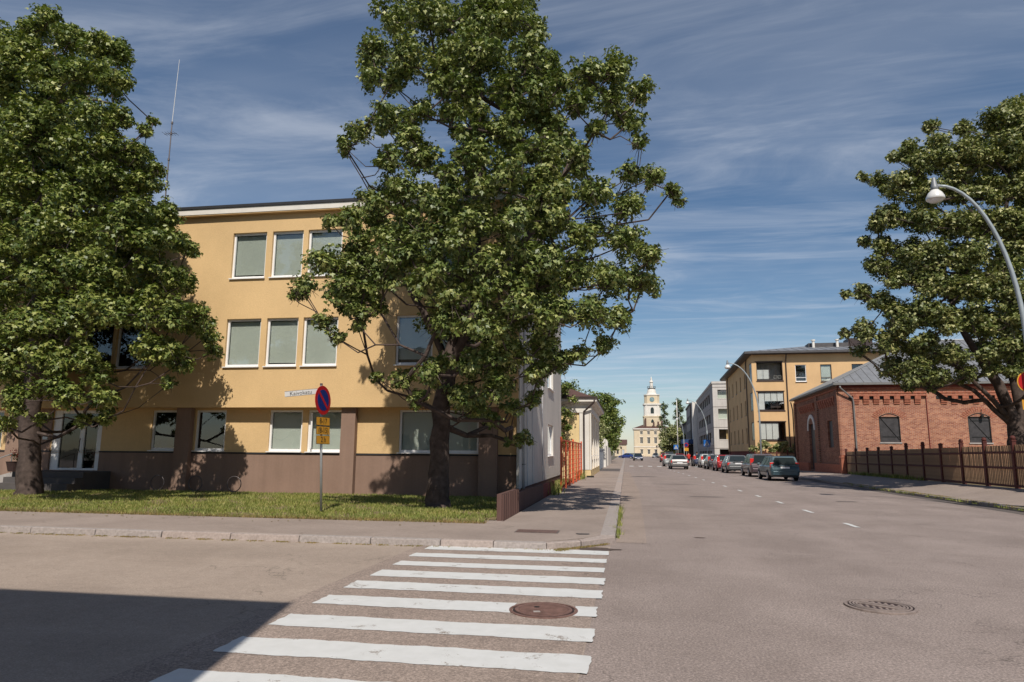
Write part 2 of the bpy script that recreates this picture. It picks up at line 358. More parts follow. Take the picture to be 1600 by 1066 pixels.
# ------------------------------------------------------------------ mesh helpers
class MB:
    def __init__(s): s.v = []; s.f = []
    def add(s, vs, fs):
        o = len(s.v); s.v += [tuple(p) for p in vs]; s.f += [tuple(i + o for i in f) for f in fs]; return s
    def box(s, x0, x1, y0, y1, z0, z1):
        return s.add([(x0, y0, z0), (x1, y0, z0), (x1, y1, z0), (x0, y1, z0), (x0, y0, z1), (x1, y0, z1), (x1, y1, z1), (x0, y1, z1)],
                     [(0, 3, 2, 1), (4, 5, 6, 7), (0, 1, 5, 4), (1, 2, 6, 5), (2, 3, 7, 6), (3, 0, 4, 7)])
    def quad(s, a, b, c, d): return s.add([a, b, c, d], [(0, 1, 2, 3)])
    def poly(s, pts): return s.add(pts, [tuple(range(len(pts)))])
    def prism(s, pts, z0, z1):
        """plan outline pts (x, y), counter-clockwise, from z0 to z1"""
        n = len(pts)
        return s.add([(x, y, z0) for x, y in pts] + [(x, y, z1) for x, y in pts],
                     [tuple(range(n - 1, -1, -1)), tuple(range(n, 2 * n))] + [(i, (i + 1) % n, (i + 1) % n + n, i + n) for i in range(n)])
    def prism_y(s, pts, y0, y1):
        """outline pts (x, z) counter-clockwise seen from -y, extruded in y"""
        n = len(pts)
        return s.add([(x, y0, z) for x, z in pts] + [(x, y1, z) for x, z in pts],
                     [tuple(range(n)), tuple(range(2 * n - 1, n - 1, -1))] + [((i + 1) % n, i, i + n, (i + 1) % n + n) for i in range(n)])
    def prism_x(s, pts, x0, x1):
        n = len(pts)
        return s.add([(x0, y, z) for y, z in pts] + [(x1, y, z) for y, z in pts],
                     [tuple(range(n - 1, -1, -1)), tuple(range(n, 2 * n))] + [(i, (i + 1) % n, (i + 1) % n + n, i + n) for i in range(n)])
    def tube(s, pts, rad, n=8, cap=True):
        pts = [Vector(p) for p in pts]
        if not isinstance(rad, (list, tuple)): rad = [rad] * len(pts)
        up = Vector((0, 0, 1)); o = len(s.v); prev = None
        for i, p in enumerate(pts):
            d = (pts[min(i + 1, len(pts) - 1)] - pts[max(i - 1, 0)]).normalized()
            if prev is None:
                a = d.cross(up if abs(d.z) < 0.9 else Vector((1, 0, 0))).normalized()
            else:
                a = (prev - d * prev.dot(d)).normalized()
            prev = a; b = d.cross(a)
            for k in range(n):
                t = 2 * PI * k / n
                s.v.append(tuple(p + (a * math.cos(t) + b * math.sin(t)) * rad[i]))
        for i in range(len(pts) - 1):
            for k in range(n):
                q = (k + 1) % n
                s.f.append((o + i * n + k, o + i * n + q, o + (i + 1) * n + q, o + (i + 1) * n + k))
        if cap:
            s.f.append(tuple(o + k for k in range(n - 1, -1, -1)))
            e = o + (len(pts) - 1) * n
            s.f.append(tuple(e + k for k in range(n)))
        return s
    def lathe(s, prof, c=(0, 0, 0), n=16):
        """prof: list of (r, z) bottom to top"""
        o = len(s.v)
        for r, z in prof:
            for k in range(n):
                t = 2 * PI * k / n
                s.v.append((c[0] + r * math.cos(t), c[1] + r * math.sin(t), c[2] + z))
        for i in range(len(prof) - 1):
            for k in range(n):
                q = (k + 1) % n
                s.f.append((o + i * n + k, o + i * n + q, o + (i + 1) * n + q, o + (i + 1) * n + k))
        s.f.append(tuple(o + k for k in range(n - 1, -1, -1)))
        e = o + (len(prof) - 1) * n
        s.f.append(tuple(e + k for k in range(n)))
        return s
    def mesh(s, name, mat, smooth=False):
        me = bpy.data.meshes.new(name)
        me.from_pydata(s.v, [], s.f)
        me.materials.append(M[mat])
        if smooth: me.shade_smooth()
        me.update()
        return me
    def build(s, name, mat, parent=None, smooth=False, bevel=0.0, loc=None, rot=None):
        return link(name, s.mesh(name, mat, smooth), parent, loc, rot, bevel)
def link(name, me, parent=None, loc=None, rot=None, bevel=0.0):
    o = bpy.data.objects.new(name, me)
    C.objects.link(o)
    if parent is not None: o.parent = parent
    if loc is not None: o.location = loc
    if rot is not None: o.rotation_euler = rot
    if bevel:
        b = o.modifiers.new('bevel', 'BEVEL'); b.width = bevel; b.segments = 2; b.limit_method = 'ANGLE'
    return o
def tag(o, label=None, cat=None, group=None, kind=None):
    if label: o['label'] = label
    if cat: o['category'] = cat
    if group: o['group'] = group
    if kind: o['kind'] = kind
    return o
def thing(name, label, cat, loc=(0, 0, 0), rz=0.0, group=None, kind=None):
    o = bpy.data.objects.new(name, None)
    o.empty_display_size = 0.3
    C.objects.link(o)
    o.location = loc; o.rotation_euler = (0, 0, rz)
    return tag(o, label, cat, group, kind)
def bx(name, mat, parent, x0, x1, y0, y1, z0, z1, bevel=0.0):
    return MB().box(x0, x1, y0, y1, z0, z1).build(name, mat, parent, bevel=bevel)
def copy_tree(o, parent=None):
    c = o.copy(); C.objects.link(c)
    if parent is not None: c.parent = parent
    for ch in list(o.children): copy_tree(ch, c)
    return c
def text(name, body, size, mat, parent, loc, rot, extrude=0.002, align='CENTER'):
    cu = bpy.data.curves.new(name, 'FONT')
    cu.body = body; cu.size = size; cu.extrude = extrude; cu.align_x = align; cu.align_y = 'CENTER'; cu.resolution_u = 3
    cu.materials.append(M[mat])
    tmp = bpy.data.objects.new(name, cu); C.objects.link(tmp)
    bpy.context.view_layer.update()
    me = bpy.data.meshes.new_from_object(tmp.evaluated_get(bpy.context.evaluated_depsgraph_get()))
    bpy.data.objects.remove(tmp)
    if not me.materials: me.materials.append(M[mat])
    return link(name, me, parent, loc, rot)
def wall_holes(mb, axis, pos, a0, a1, z0, z1, holes, depth, sign=1):
    """wall face with openings. axis 'x': the wall runs along x at y=pos and openings go in +y (sign 1);
    axis 'y': the wall runs along y at x=pos, openings go in +x (sign 1) or -x (sign -1)"""
    xs = sorted({a0, a1, *[h[0] for h in holes], *[h[1] for h in holes]})
    zs = sorted({z0, z1, *[h[2] for h in holes], *[h[3] for h in holes]})
    def pt(a, d, z): return (a, pos + d * sign, z) if axis == 'x' else (pos + d * sign, a, z)
    for i in range(len(xs) - 1):
        for j in range(len(zs) - 1):
            cx, cz = (xs[i] + xs[i + 1]) / 2, (zs[j] + zs[j + 1]) / 2
            if any(h[0] < cx < h[1] and h[2] < cz < h[3] for h in holes): continue
            mb.quad(pt(xs[i], 0, zs[j]), pt(xs[i + 1], 0, zs[j]), pt(xs[i + 1], 0, zs[j + 1]), pt(xs[i], 0, zs[j + 1]))
    for h in holes:
        b, c, d, e = h[:4]
        for (p, q) in (((b, d), (b, e)), ((b, e), (c, e)), ((c, e), (c, d)), ((c, d), (b, d))):
            mb.quad(pt(p[0], 0, p[1]), pt(q[0], 0, q[1]), pt(q[0], depth, q[1]), pt(p[0], depth, p[1]))
    return mb
def framed_window(parent, x0, x1, z0, z1, y, fw=0.075, blind=None, mullions=(), frame='white_pvc', glass='glass', sill=True, axis='x',
                  sign=1, deep=0.5, blind_from=0.0, transom=None, split_frame=False):
    """a window in an opening whose frame stands at y (axis x, looking to -y) ; axis 'y' mirrors it onto a side wall"""
    def Bx(mb, a0, a1, d0, d1, zz0, zz1):
        if axis == 'x': return mb.box(a0, a1, y + min(d0 * sign, d1 * sign), y + max(d0 * sign, d1 * sign), zz0, zz1)
        return mb.box(y + min(d0 * sign, d1 * sign), y + max(d0 * sign, d1 * sign), a0, a1, zz0, zz1)
    f = MB()
    Bx(f, x0, x0 + fw, 0, 0.07, z0, z1); Bx(f, x1 - fw, x1, 0, 0.07, z0, z1)
    Bx(f, x0 + fw, x1 - fw, 0, 0.07, z1 - fw, z1); Bx(f, x0 + fw, x1 - fw, 0, 0.07, z0, z0 + fw * 1.3)
    edges = [x0 + fw] + [m_ for m_ in mullions] + [x1 - fw]
    for m_ in mullions: Bx(f, m_ - fw * 0.6, m_ + fw * 0.6, 0.004, 0.066, z0 + fw * 1.3, z1 - fw)
    if transom: Bx(f, x0 + fw, x1 - fw, 0.008, 0.062, transom - fw * 0.4, transom + fw * 0.4)
    w = f.build('window', frame, parent)
    for i in range(len(edges) - 1):
        g = MB(); a, b = edges[i] + (fw * 0.6 if i else 0), edges[i + 1] - (fw * 0.6 if i < len(edges) - 2 else 0)
        d = 0.035
        if axis == 'x': g.quad((a, y + d * sign, z0 + fw * 1.3), (b, y + d * sign, z0 + fw * 1.3), (b, y + d * sign, z1 - fw), (a, y + d * sign, z1 - fw))
        else: g.quad((y + d * sign, a, z0 + fw * 1.3), (y + d * sign, b, z0 + fw * 1.3), (y + d * sign, b, z1 - fw), (y + d * sign, a, z1 - fw))
        g.build('pane', glass, w)
    if blind:
        bl = MB(); zb = z0 + fw + (z1 - z0) * blind_from; z = z1 - fw - 0.02
        while z > zb:
            # a tilted slat
            o0, o1 = 0.11, 0.13
            if axis == 'x':
                bl.quad((x0 + fw, y + o0 * sign, z - 0.034), (x1 - fw, y + o0 * sign, z - 0.034), (x1 - fw, y + o1 * sign, z), (x0 + fw, y + o1 * sign, z))
            else:
                bl.quad((y + o0 * sign, x0 + fw, z - 0.034), (y + o0 * sign, x1 - fw, z - 0.034), (y + o1 * sign, x1 - fw, z), (y + o1 * sign, x0 + fw, z))
            z -= 0.033
        bl.build('blind', blind, w)
    r = MB()
    a0, a1 = x0 + 0.01, x1 - 0.01
    def pt(a, d, z): return (a, y + d * sign, z) if axis == 'x' else (y + d * sign, a, z)
    zz0, zz1 = z0 + 0.01, z1 - 0.01
    r.quad(pt(a0, deep, zz0), pt(a1, deep, zz0), pt(a1, deep, zz1), pt(a0, deep, zz1))
    r.quad(pt(a0, 0.071, zz0), pt(a0, deep, zz0), pt(a0, deep, zz1), pt(a0, 0.071, zz1))
    r.quad(pt(a1, 0.071, zz0), pt(a1, deep, zz0), pt(a1, deep, zz1), pt(a1, 0.071, zz1))
    r.quad(pt(a0, 0.071, zz0), pt(a1, 0.071, zz0), pt(a1, deep, zz0), pt(a0, deep, zz0))
    r.quad(pt(a0, 0.071, zz1), pt(a1, 0.071, zz1), pt(a1, deep, zz1), pt(a0, deep, zz1))
    r.build('window_recess', 'interior_dark', w)
    if sill:
        s = MB(); Bx(s, x0 - 0.03, x1 + 0.03, -0.17, -0.002, z0 - 0.03, z0 + 0.005)
        s.build('sill', frame if frame == 'white_pvc' else 'pipe_grey', w)
    return w
# ------------------------------------------------------------------ ground, roads, kerbs
def sheet(name, pts, mat, z=0.0, parent=None, kind='structure', label=None):
    o = MB().poly([(p[0], p[1], p[2] if len(p) > 2 else z) for p in pts]).build(name, mat, parent)
    if parent is None: tag(o, label, kind=kind)
    return o
sheet('ground', [(-900, -300), (900, -300), (900, 1500), (-900, 1500)], 'far_ground', -0.03)
sheet('main_street', [(-1.2, -60), (11.7, -60), (11.7, 46), (11.2, 70), (11.0, 330), (-0.3, 330), (-0.3, 16), (-1.2, 13)], 'asphalt_main', 0.0)
sheet('side_street', [(-90, 2.6), (-0.38, 2.6), (-0.36, 11.2), (-0.3, 11.7), (-0.3, 12.6), (-1.3, 12.2), (-90, 12.2)], 'asphalt_side', 0.004)
sheet('square_paving', [(-60, 330), (80, 330), (80, 296), (-60, 296)], 'asphalt_side', 0.005)
sheet('crossing_patch', [(-3.75, 2.6), (-0.42, 2.6), (-0.33, 11.6), (-0.75, 12.0), (-3.6, 11.93)], 'asphalt_patch', 0.008)
# south pavement of the side street, behind the photographer
MB().prism([(-90, -30), (-0.45, -30), (-0.45, 1.6), (-1.4, 2.55), (-90, 2.55)], -0.02, 0.12).build('pavement', 'asphalt_walk')['kind'] = 'structure'
# irregular dark seal beside the crossing and tar at the corner
def blob(name, cx, cy, rx, ry, mat, z, seed, n=22):
    r_ = random.Random(seed)
    pts = []
    for i in range(n):
        t = 2 * PI * i / n; k = r_.uniform(0.75, 1.15)
        pts.append((cx + rx * k * math.cos(t), cy + ry * k * math.sin(t)))
    return sheet(name, pts, mat, z)
blob('tar_patch', -0.52, 12.2, 0.38, 0.20, 'asphalt_fill', 0.010, 2)
for i, (x, y, rx, ry) in enumerate([(2.6, 38, 1.2, 0.22), (3.0, 27.5, 0.75, 0.16), (1.2, 49, 1.0, 0.6), (7.6, 26.2, 0.38, 0.22), (1.4, 14.3, 0.12, 0.08), (4.3, 7.4, 0.05, 0.04), (3.3, 5.6, 0.05, 0.05)]):
    blob('asphalt_patch', x, y, rx, ry, 'asphalt_dark' if i < 4 else 'asphalt_fill', 0.004, 10 + i)
# long narrow repaired strip and a gutter stain along the right kerb
sheet('gutter_strip', [(11.05, 14), (11.55, 14), (11.55, 46), (11.2, 60), (10.75, 60), (11.05, 46)], 'asphalt_dark', 0.004)
sheet('repair_strip', [(-0.2, 13.2), (0.35, 13.2), (0.55, 30), (0.3, 60), (-0.2, 60)], 'asphalt_patch', 0.004)
sheet('pavement_patch', [(-3.35, 14.75), (-2.72, 14.75), (-2.72, 15.6), (-3.35, 15.6)], 'asphalt_walk', 0.1225)
# raised pavements
wp = tag(MB().prism([(-90, 12.09), (-1.42, 12.09), (-0.62, 12.95), (-0.50, 13.35), (-0.50, 330), (-2.7, 330), (-2.7, 15.3), (-2.9, 15.25), (-3.2, 14.95), (-7.7, 14.7), (-15, 14.9), (-90, 14.9)], -0.02, 0.12).build('pavement', 'asphalt_walk'), kind='structure')
for y0, y1, mt in ((31, 35.5, 'concrete_grey'), (57, 66, 'asphalt_dark'), (84, 92, 'concrete_grey')):
    sheet('pavement_patch', [(-2.65, y0), (-0.52, y0), (-0.52, y1), (-2.65, y1)], 'asphalt_walk' if mt == 'concrete_grey' else mt, 0.125)
rp = MB()
EDGE = [(-10, 11.75, 14.0, 0.14), (20.5, 11.75, 13.35, 0.50), (27.9, 11.75, 13.9, 0.49), (40, 11.75, 14.7, 0.38), (53, 11.4, 15.6, 0.28), (69, 11.25, 16.2, 0.14), (110, 11.2, 16.5, 0.12), (330, 11.2, 22, 0.12)]
for i in range(len(EDGE) - 1):
    a, b = EDGE[i], EDGE[i + 1]
    rp.quad((a[1], a[0], 0.12), (a[2], a[0], a[3]), (b[2], b[0], b[3]), (b[1], b[0], 0.12))
tag(rp.build('pavement', 'asphalt_walk'), kind='structure')
yard = MB()
for i in range(len(EDGE) - 1):
    a, b = EDGE[i], EDGE[i + 1]
    yard.quad((a[2], a[0], a[3] - 0.01), (120, a[0], 0.3), (120, b[0], 0.3), (b[2], b[0], b[3] - 0.01))
tag(yard.build('yard_ground', 'earth'), kind='structure')

# kerbs: each stone a piece
kerb = tag(thing('kerb', None, None), kind='structure')
random.seed(5)
x = -1.36
joints = [-1.36, -2.28, -3.22, -4.5, -5.85, -7.2, -8.6, -10.0, -11.4]
while joints[-1] > -34: joints.append(joints[-1] - random.uniform(1.3, 1.5))
def stone(name, mat, parent, x0, x1, y0, y1, h):
    j = lambda: random.uniform(-0.006, 0.006)
    o = MB().add([(x0 + j(), y0 + j(), -0.02), (x1 + j(), y0 + j(), -0.02), (x1, y1, -0.02), (x0, y1, -0.02),
                  (x0 + j(), y0 + 0.02 + j(), h + j()), (x1 + j(), y0 + 0.02 + j(), h + j()), (x1, y1, h + 0.004), (x0, y1, h + 0.004)],
                 [(0, 3, 2, 1), (4, 5, 6, 7), (0, 1, 5, 4), (1, 2, 6, 5), (2, 3, 7, 6), (3, 0, 4, 7)]).build(name, mat, parent, bevel=0.012)
    return o
for i in range(len(joints) - 1):
    stone('kerb_stone', 'granite' if random.random() < 0.7 else 'granite_pink', kerb, joints[i + 1] + 0.008, joints[i] - 0.008, 11.93, 12.10, 0.118)
# corner stones
MB().prism([(-1.35, 11.93), (-0.80, 12.32), (-0.86, 12.52), (-1.40, 12.10)], -0.02, 0.118).build('kerb_stone', 'granite_pink', kerb, bevel=0.012)
MB().prism([(-0.79, 12.33), (-0.22, 13.05), (-0.24, 13.28), (-0.49, 13.33), (-0.85, 12.53)], -0.02, 0.118).build('kerb_stone', 'granite_pink', kerb, bevel=0.012)
y = 13.34
while y < 75:
    ln = random.uniform(1.25, 1.6)
    j = random.uniform(-0.008, 0.008)
    MB().prism([(-0.51, y), (-0.22 + j, y + 0.004), (-0.22 + j, y + ln - 0.012), (-0.51, y + ln - 0.012)], -0.02, 0.12 + random.uniform(-0.004, 0.006)).build('kerb_stone', 'granite' if random.random() < 0.5 else 'granite_pink', kerb, bevel=0.012)
    y += ln
MB().box(-0.51, -0.22, y, 330, -0.02, 0.12).build('kerb_run', 'granite', kerb)
kr = tag(thing('kerb', None, None), kind='structure')
y = 13.0
while y < 62:
    ln = random.uniform(1.3, 1.6)
    xk = 11.56 if y < 44 else 11.56 - (y - 44) * 0.022
    MB().prism([(xk, y), (xk + 0.22, y), (xk + 0.20, y + ln - 0.012), (xk, y + ln - 0.012)], -0.02, 0.115 + random.uniform(-0.01, 0.01)).build('kerb_stone', 'granite', kr, bevel=0.01)
    y += ln
MB().box(11.15, 11.36, y, 330, -0.02, 0.12).build('kerb_run', 'granite', kr)

# zebra crossing: the stripes have ragged worn edges
zebra = tag(thing('zebra_crossing', None, None), kind='structure')
def ragged(x0, x1, y0, y1, z, seed, amp=0.016, step=0.05):
    r_ = random.Random(seed)
    def run(a, b, fixed, horiz):
        n = max(3, int(abs(b - a) / step)); out = []; d = 0
        for i in range(n):
            t = a + (b - a) * i / n
            d = 0.7 * d + r_.uniform(-amp, amp) * 0.7
            out.append((t, fixed + d) if horiz else (fixed + d, t))
        return out
    pts = run(x0, x1, y0, True) + run(y0, y1, x1, False) + run(x1, x0, y1, True) + run(y1, y0, x0, False)
    cx, cy = (x0 + x1) / 2, (y0 + y1) / 2
    # strip triangulation by ngon is fine for a near-rectangle
    return MB().poly([(px, py, z) for px, py in pts])
ys = [11.98, 11.10, 10.26, 9.46, 8.64, 7.74, 6.80, 5.93, 5.0, 4.1, 3.3]
hs_ = [0.46, 0.38, 0.38, 0.47, 0.47, 0.46, 0.46, 0.47, 0.46, 0.46, 0.46]
for i, (yt, h) in enumerate(zip(ys, hs_)):
    x1 = -0.31 + random.uniform(-0.015, 0.015)
    x0 = -3.38 + random.uniform(-0.03, 0.03)
    if i == 5:
        ragged(x0, -1.20, yt - h, yt, 0.012, i).build('stripe', 'road_paint', zebra)
        ragged(-0.56, x1, yt - h, yt - 0.02, 0.012, 50).build('stripe', 'road_paint', zebra)
        ragged(-1.27, -0.50, yt - 0.52, yt + 0.06, 0.0105, 60, 0.02).build('manhole_surround', 'asphalt_patch', zebra)
    else:
        ragged(x0, x1, yt - h, yt, 0.012, i).build('stripe', 'road_paint', zebra)
dash = tag(thing('lane_dashes', None, None), kind='structure')
for y in (17.1, 21.0, 24.6, 28.0, 31.9, 36.0, 40.0, 44.0, 48.0, 52.0, 56, 60, 64, 68):
    xx = 5.19 if y < 23 else 5.19 - (y - 23) * 0.022
    ragged(xx - 0.06, xx + 0.06, y, y + 1.0, 0.008, int(y), 0.01).build('dash', 'road_paint', dash)
far_z = tag(thing('zebra_crossing', None, None), kind='structure')
for xx in (0.4, 1.5, 2.6, 3.7, 4.8, 5.9, 7.0, 8.1):
    MB().box(xx, xx + 0.5, 84, 87, 0.003, 0.008).build('stripe', 'road_paint', far_z)

# manhole covers
def manhole(name, label, x, y, rz, mat, kind):
    t = thing(name, label, 'manhole cover', (x, y, 0.012), rz, 'cast iron manhole covers in the roadway')
    MB().lathe([(0.36, -0.01), (0.36, 0.006), (0.33, 0.008), (0.33, -0.004)], n=48).build('rim', mat, t)
    MB().lathe([(0.322, -0.01), (0.322, 0.004)], n=48).build('cover', 'iron_dark', t)
    ring = MB()
    for r0 in ((0.29, 0.27) if kind == 'ribs' else (0.30, 0.265, 0.235)):
        o_ = len(ring.v); n = 48
        for k in range(n):
            a = 2 * PI * k / n
            for rr, zz in ((r0 + 0.010, 0.004), (r0 + 0.010, 0.011), (r0 - 0.010, 0.011), (r0 - 0.010, 0.004)):
                ring.v.append((rr * math.cos(a), rr * math.sin(a), zz))
        for k in range(n):
            q = (k + 1) % n
            for e in range(3): ring.f.append((o_ + 4 * k + e, o_ + 4 * k + e + 1, o_ + 4 * q + e + 1, o_ + 4 * q + e))
    ring.build('ring', mat, t)
    if kind == 'ribs':
        for i in range(-8, 9):
            u = i * 0.029; w = math.sqrt(max(0, 0.255 ** 2 - u * u))
            if w > 0.03: MB().box(-w, w, u - 0.009, u + 0.009, 0.003, 0.013).build('rib', mat, t)
        MB().box(-0.12, -0.05, -0.15, -0.09, 0.012, 0.016).build('lifting_plate', 'granite', t)
        MB().lathe([(0.03, 0.012), (0.03, 0.0155)], (-0.06, 0.09, 0), 10).build('lifting_hole', 'sign_black', t)
    else:
        MB().box(-0.235, 0.235, -0.065, -0.018, 0.003, 0.013).build('rib', mat, t)
        MB().box(-0.235, 0.235, 0.018, 0.065, 0.003, 0.013).build('rib', mat, t)
        for s_ in (-1, 1):
            for i in range(6):
                for k in range(2):
                    u = -0.17 + i * 0.068 + (k * 0.034); v = s_ * (0.10 + k * 0.055)
                    if u * u + v * v < 0.05:
                        MB().add([(u - 0.026, v, 0.003), (u, v - 0.026, 0.003), (u + 0.026, v, 0.003), (u, v + 0.026, 0.003), (u, v, 0.012)],
                                 [(0, 1, 4), (1, 2, 4), (2, 3, 4), (3, 0, 4)]).build('stud', mat, t)
    return t
manhole('manhole_cover', 'round rusty ribbed manhole cover breaking a white zebra stripe', -0.88, 7.46, R(14), 'iron_rust', 'ribs')
manhole('manhole_cover', 'round grey manhole cover with cross bars alone in the main road', 2.72, 8.40, R(-38), 'iron_light', 'studs')
dg = thing('drain_grate', 'rectangular slotted iron grate set in the corner pavement', 'drain grate', (-1.72, 13.55, 0.122), 0)
MB().box(-0.42, 0.42, -0.24, 0.24, 0.0, 0.004).build('frame', 'iron_grey', dg)
for i in range(16): MB().box(-0.38 + i * 0.049, -0.355 + i * 0.049, -0.21, 0.21, 0.003, 0.012).build('bar', 'iron_rust', dg)
vc = thing('valve_cover', 'small dark oval valve cover near the pavement corner', 'valve cover', (-0.83, 13.35, 0.121), 0.3)
MB().lathe([(0.10, 0), (0.10, 0.006)], n=16).build('lid', 'iron_grey', vc)
MB().lathe([(0.13, 0), (0.13, 0.003)], n=16).build('collar', 'sign_black', vc)

# lawn
lawn = MB()
N = 60; fr = []
random.seed(3)
for i in range(N + 1):
    x = -45 + (45 - 3.12) * i / N
    f = 14.72 + 0.25 * abs((x + 8) / 10) ** 1.0 * (1 if x < -8 else 1.6) * 0.5 + random.uniform(-0.06, 0.06)
    fr.append((x, f))
for i in range(N):
    (xa, fa), (xb, fb) = fr[i], fr[i + 1]
    lawn.quad((xa, fa, 0.124), (xb, fb, 0.124), (xb, 15.4, 0.15), (xa, 15.4, 0.15))
    lawn.quad((xa, 15.4, 0.15), (xb, 15.4, 0.15), (xb, 20, 0.13), (xa, 20, 0.13))
    lawn.quad((xa, 20, 0.13), (xb, 20, 0.13), (xb, 24.4, 0.06), (xa, 24.4, 0.06))
lawn.quad((-3.9, 15.4, 0.14), (-2.9, 15.4, 0.14), (-2.9, 41, 0.10), (-3.9, 41, 0.10))
tag(lawn.build('lawn_soil', 'earth'), kind='structure')
def zlawn(y): return np.where(y < 15.4, 0.13, np.where(y < 20, 0.15 - (y - 15.4) / 4.6 * 0.02, 0.13 - (y - 20) / 4.4 * 0.07))
def blades(name, label, mat, xs, ys_, zs, hmin, hmax, w, lean=0.5, seed=1):
    g = np.random.default_rng(seed); n = len(xs)
    a = g.uniform(0, 2 * PI, n); h = g.uniform(hmin, hmax, n) ; ww = w * g.uniform(0.7, 1.3, n)
    la = g.uniform(0, 2 * PI, n); ll = h * lean * g.uniform(0, 1, n)
    V = np.zeros((n, 3, 3), np.float32)
    V[:, 0] = np.stack([xs - ww * np.cos(a), ys_ - ww * np.sin(a), zs], 1)
    V[:, 1] = np.stack([xs + ww * np.cos(a), ys_ + ww * np.sin(a), zs], 1)
    V[:, 2] = np.stack([xs + ll * np.cos(la), ys_ + ll * np.sin(la), zs + h], 1)
    return tag(fast_mesh(name, V.reshape(-1, 3), np.arange(3 * n).reshape(n, 3), mat), label, kind='stuff')
def fast_mesh(name, V, F, mat, parent=None):
    me = bpy.data.meshes.new(name)
    k = F.shape[1]
    me.vertices.add(len(V)); me.vertices.foreach_set('co', V.astype(np.float32).ravel())
    me.loops.add(F.size); me.loops.foreach_set('vertex_index', F.astype(np.int32).ravel())
    me.polygons.add(len(F)); me.polygons.foreach_set('loop_start', np.arange(0, F.size, k, dtype=np.int32))
    me.materials.append(M[mat]); me.update(calc_edges=True); me.validate()
    return link(name, me, parent)
g = np.random.default_rng(4)
n = 190000
gx = -31 + 27.95 * g.random(n) ** 0.8; gy = 14.80 + 9.0 * g.random(n) ** 1.35
clump = np.sin(gx * 1.7 + 2 * np.sin(gy)) * np.sin(gy * 2.1 + gx * 0.6) + 0.6 * np.sin(gx * 5.1 + gy * 3.3)
keep = g.random(n) < np.clip(0.68 + 0.45 * clump, 0.16, 1) * np.clip((gy - 14.75) / 0.4, 0.2, 1)
gx, gy = gx[keep], gy[keep]
hh = 1 + 0.5 * np.sin(gx * 0.9 + 1) * np.sin(gy * 1.3)
o = blades('grass', 'mown green lawn in front of the yellow building', 'grass_blade', gx, gy, zlawn(gy), 0.02, 0.085, 0.010, 1.0, 5)
n = 16000
gx = -31 + 28 * g.random(n); gy = 14.68 + 0.45 * g.random(n) ** 1.5
blades('grass', 'dry grass fringe along the pavement edge of the lawn', 'grass_dry', gx, gy, np.full(n, 0.122), 0.02, 0.07, 0.008, 1.2, 6)
n = 3500
gx = -3.75 + 0.85 * g.random(n); gy = 15.6 + 24 * g.random(n)
blades('grass', 'grass strip between low brown wall and white side wall', 'grass_blade', gx, gy, np.full(n, 0.11), 0.03, 0.12, 0.010, 0.5, 7)
g5 = np.random.default_rng(41)
k = 260
lx = -22 + 19 * g5.random(k); ly = 18.5 - 4.6 * g5.random(k)
LV = np.zeros((k, 4, 3)); an_ = g5.uniform(0, 2 * PI, k); sz = g5.uniform(.015, .035, k); lz = np.where(ly < 14.8, .128, .2) + g5.uniform(0, .01, k)
for j_, (p_, q_) in enumerate(((-1, -.6), (1, -.6), (1, .6), (-1, .6))):
    LV[:, j_, 0] = lx + sz * (p_ * np.cos(an_) - q_ * np.sin(an_)); LV[:, j_, 1] = ly + sz * (p_ * np.sin(an_) + q_ * np.cos(an_)); LV[:, j_, 2] = lz + (.012 if j_ % 2 else 0)
tag(fast_mesh('fallen_leaves', LV.reshape(-1, 3), np.arange(4 * k).reshape(k, 4), 'grass_dry'), 'dry fallen leaves scattered on lawn and pavement', kind='stuff')
# weeds along kerbs: thin lines of tufts
def tufts(name, label, spots, nper, h0, h1, spread, mat='grass_blade', seed=2, w=0.010):
    g_ = np.random.default_rng(seed); X = []; Y = []; Z = []
    for (x_, y_, z_) in spots:
        k = int(nper * g_.uniform(0.4, 1.6)); X.append(x_ + g_.normal(0, spread, k)); Y.append(y_ + g_.normal(0, spread * 1.6, k)); Z.append(np.full(k, z_))
    X = np.concatenate(X); Y = np.concatenate(Y); Z = np.concatenate(Z)
    return blades(name, label, mat, X, Y, Z, h0, h1, w, 0.6, seed)
random.seed(8)
tufts('weeds', 'weeds sprouting along the corner kerb of the main street', [(-0.20 + random.uniform(-.03, .03), 13.6 + 7.5 * random.random() ** 1.4, 0.0) for _ in range(26)], 20, 0.03, 0.20, 0.035)
tufts('weeds', 'dry litter and weeds in the gutter of the side street', [(-1.2 - 22 * random.random(), 11.90, 0.004) for _ in range(220)], 26, 0.004, 0.025, 0.03, 'grass_dry', 3, 0.012)
tufts('weeds', 'dry leaves gathered at the pavement corner gutter', [(-0.35 - 0.8 * t, 13.0 - 1.05 * t - 0.08, 0.012) for t in [random.random() for _ in range(60)]], 26, 0.004, 0.03, 0.035, 'grass_dry', 5, 0.014)
tufts('weeds', 'green and yellow weeds growing along the right hand kerb', [(11.62 + random.uniform(-.12, .14), 15 + 24 * random.random(), 0.05) for _ in range(150)], 20, 0.02, 0.11, 0.06, 'grass_blade', 9, 0.016)
tufts('weeds', 'dry grass edging on top of the right hand kerb', [(11.74 + random.uniform(-.12, .10), 15 + 26 * random.random(), 0.10) for _ in range(260)], 26, 0.01, 0.05, 0.06, 'grass_dry', 10, 0.016)
tufts('weeds', 'tall weeds beside the low brown wall and red fence', [(-2.58 + random.uniform(-.05, .05), y_, 0.12) for y_ in (24.9, 26.1, 38.4, 39.3, 39.8, 40.3, 41.2)], 30, 0.12, 0.6, 0.12, 'grass_blade', 12, 0.02)
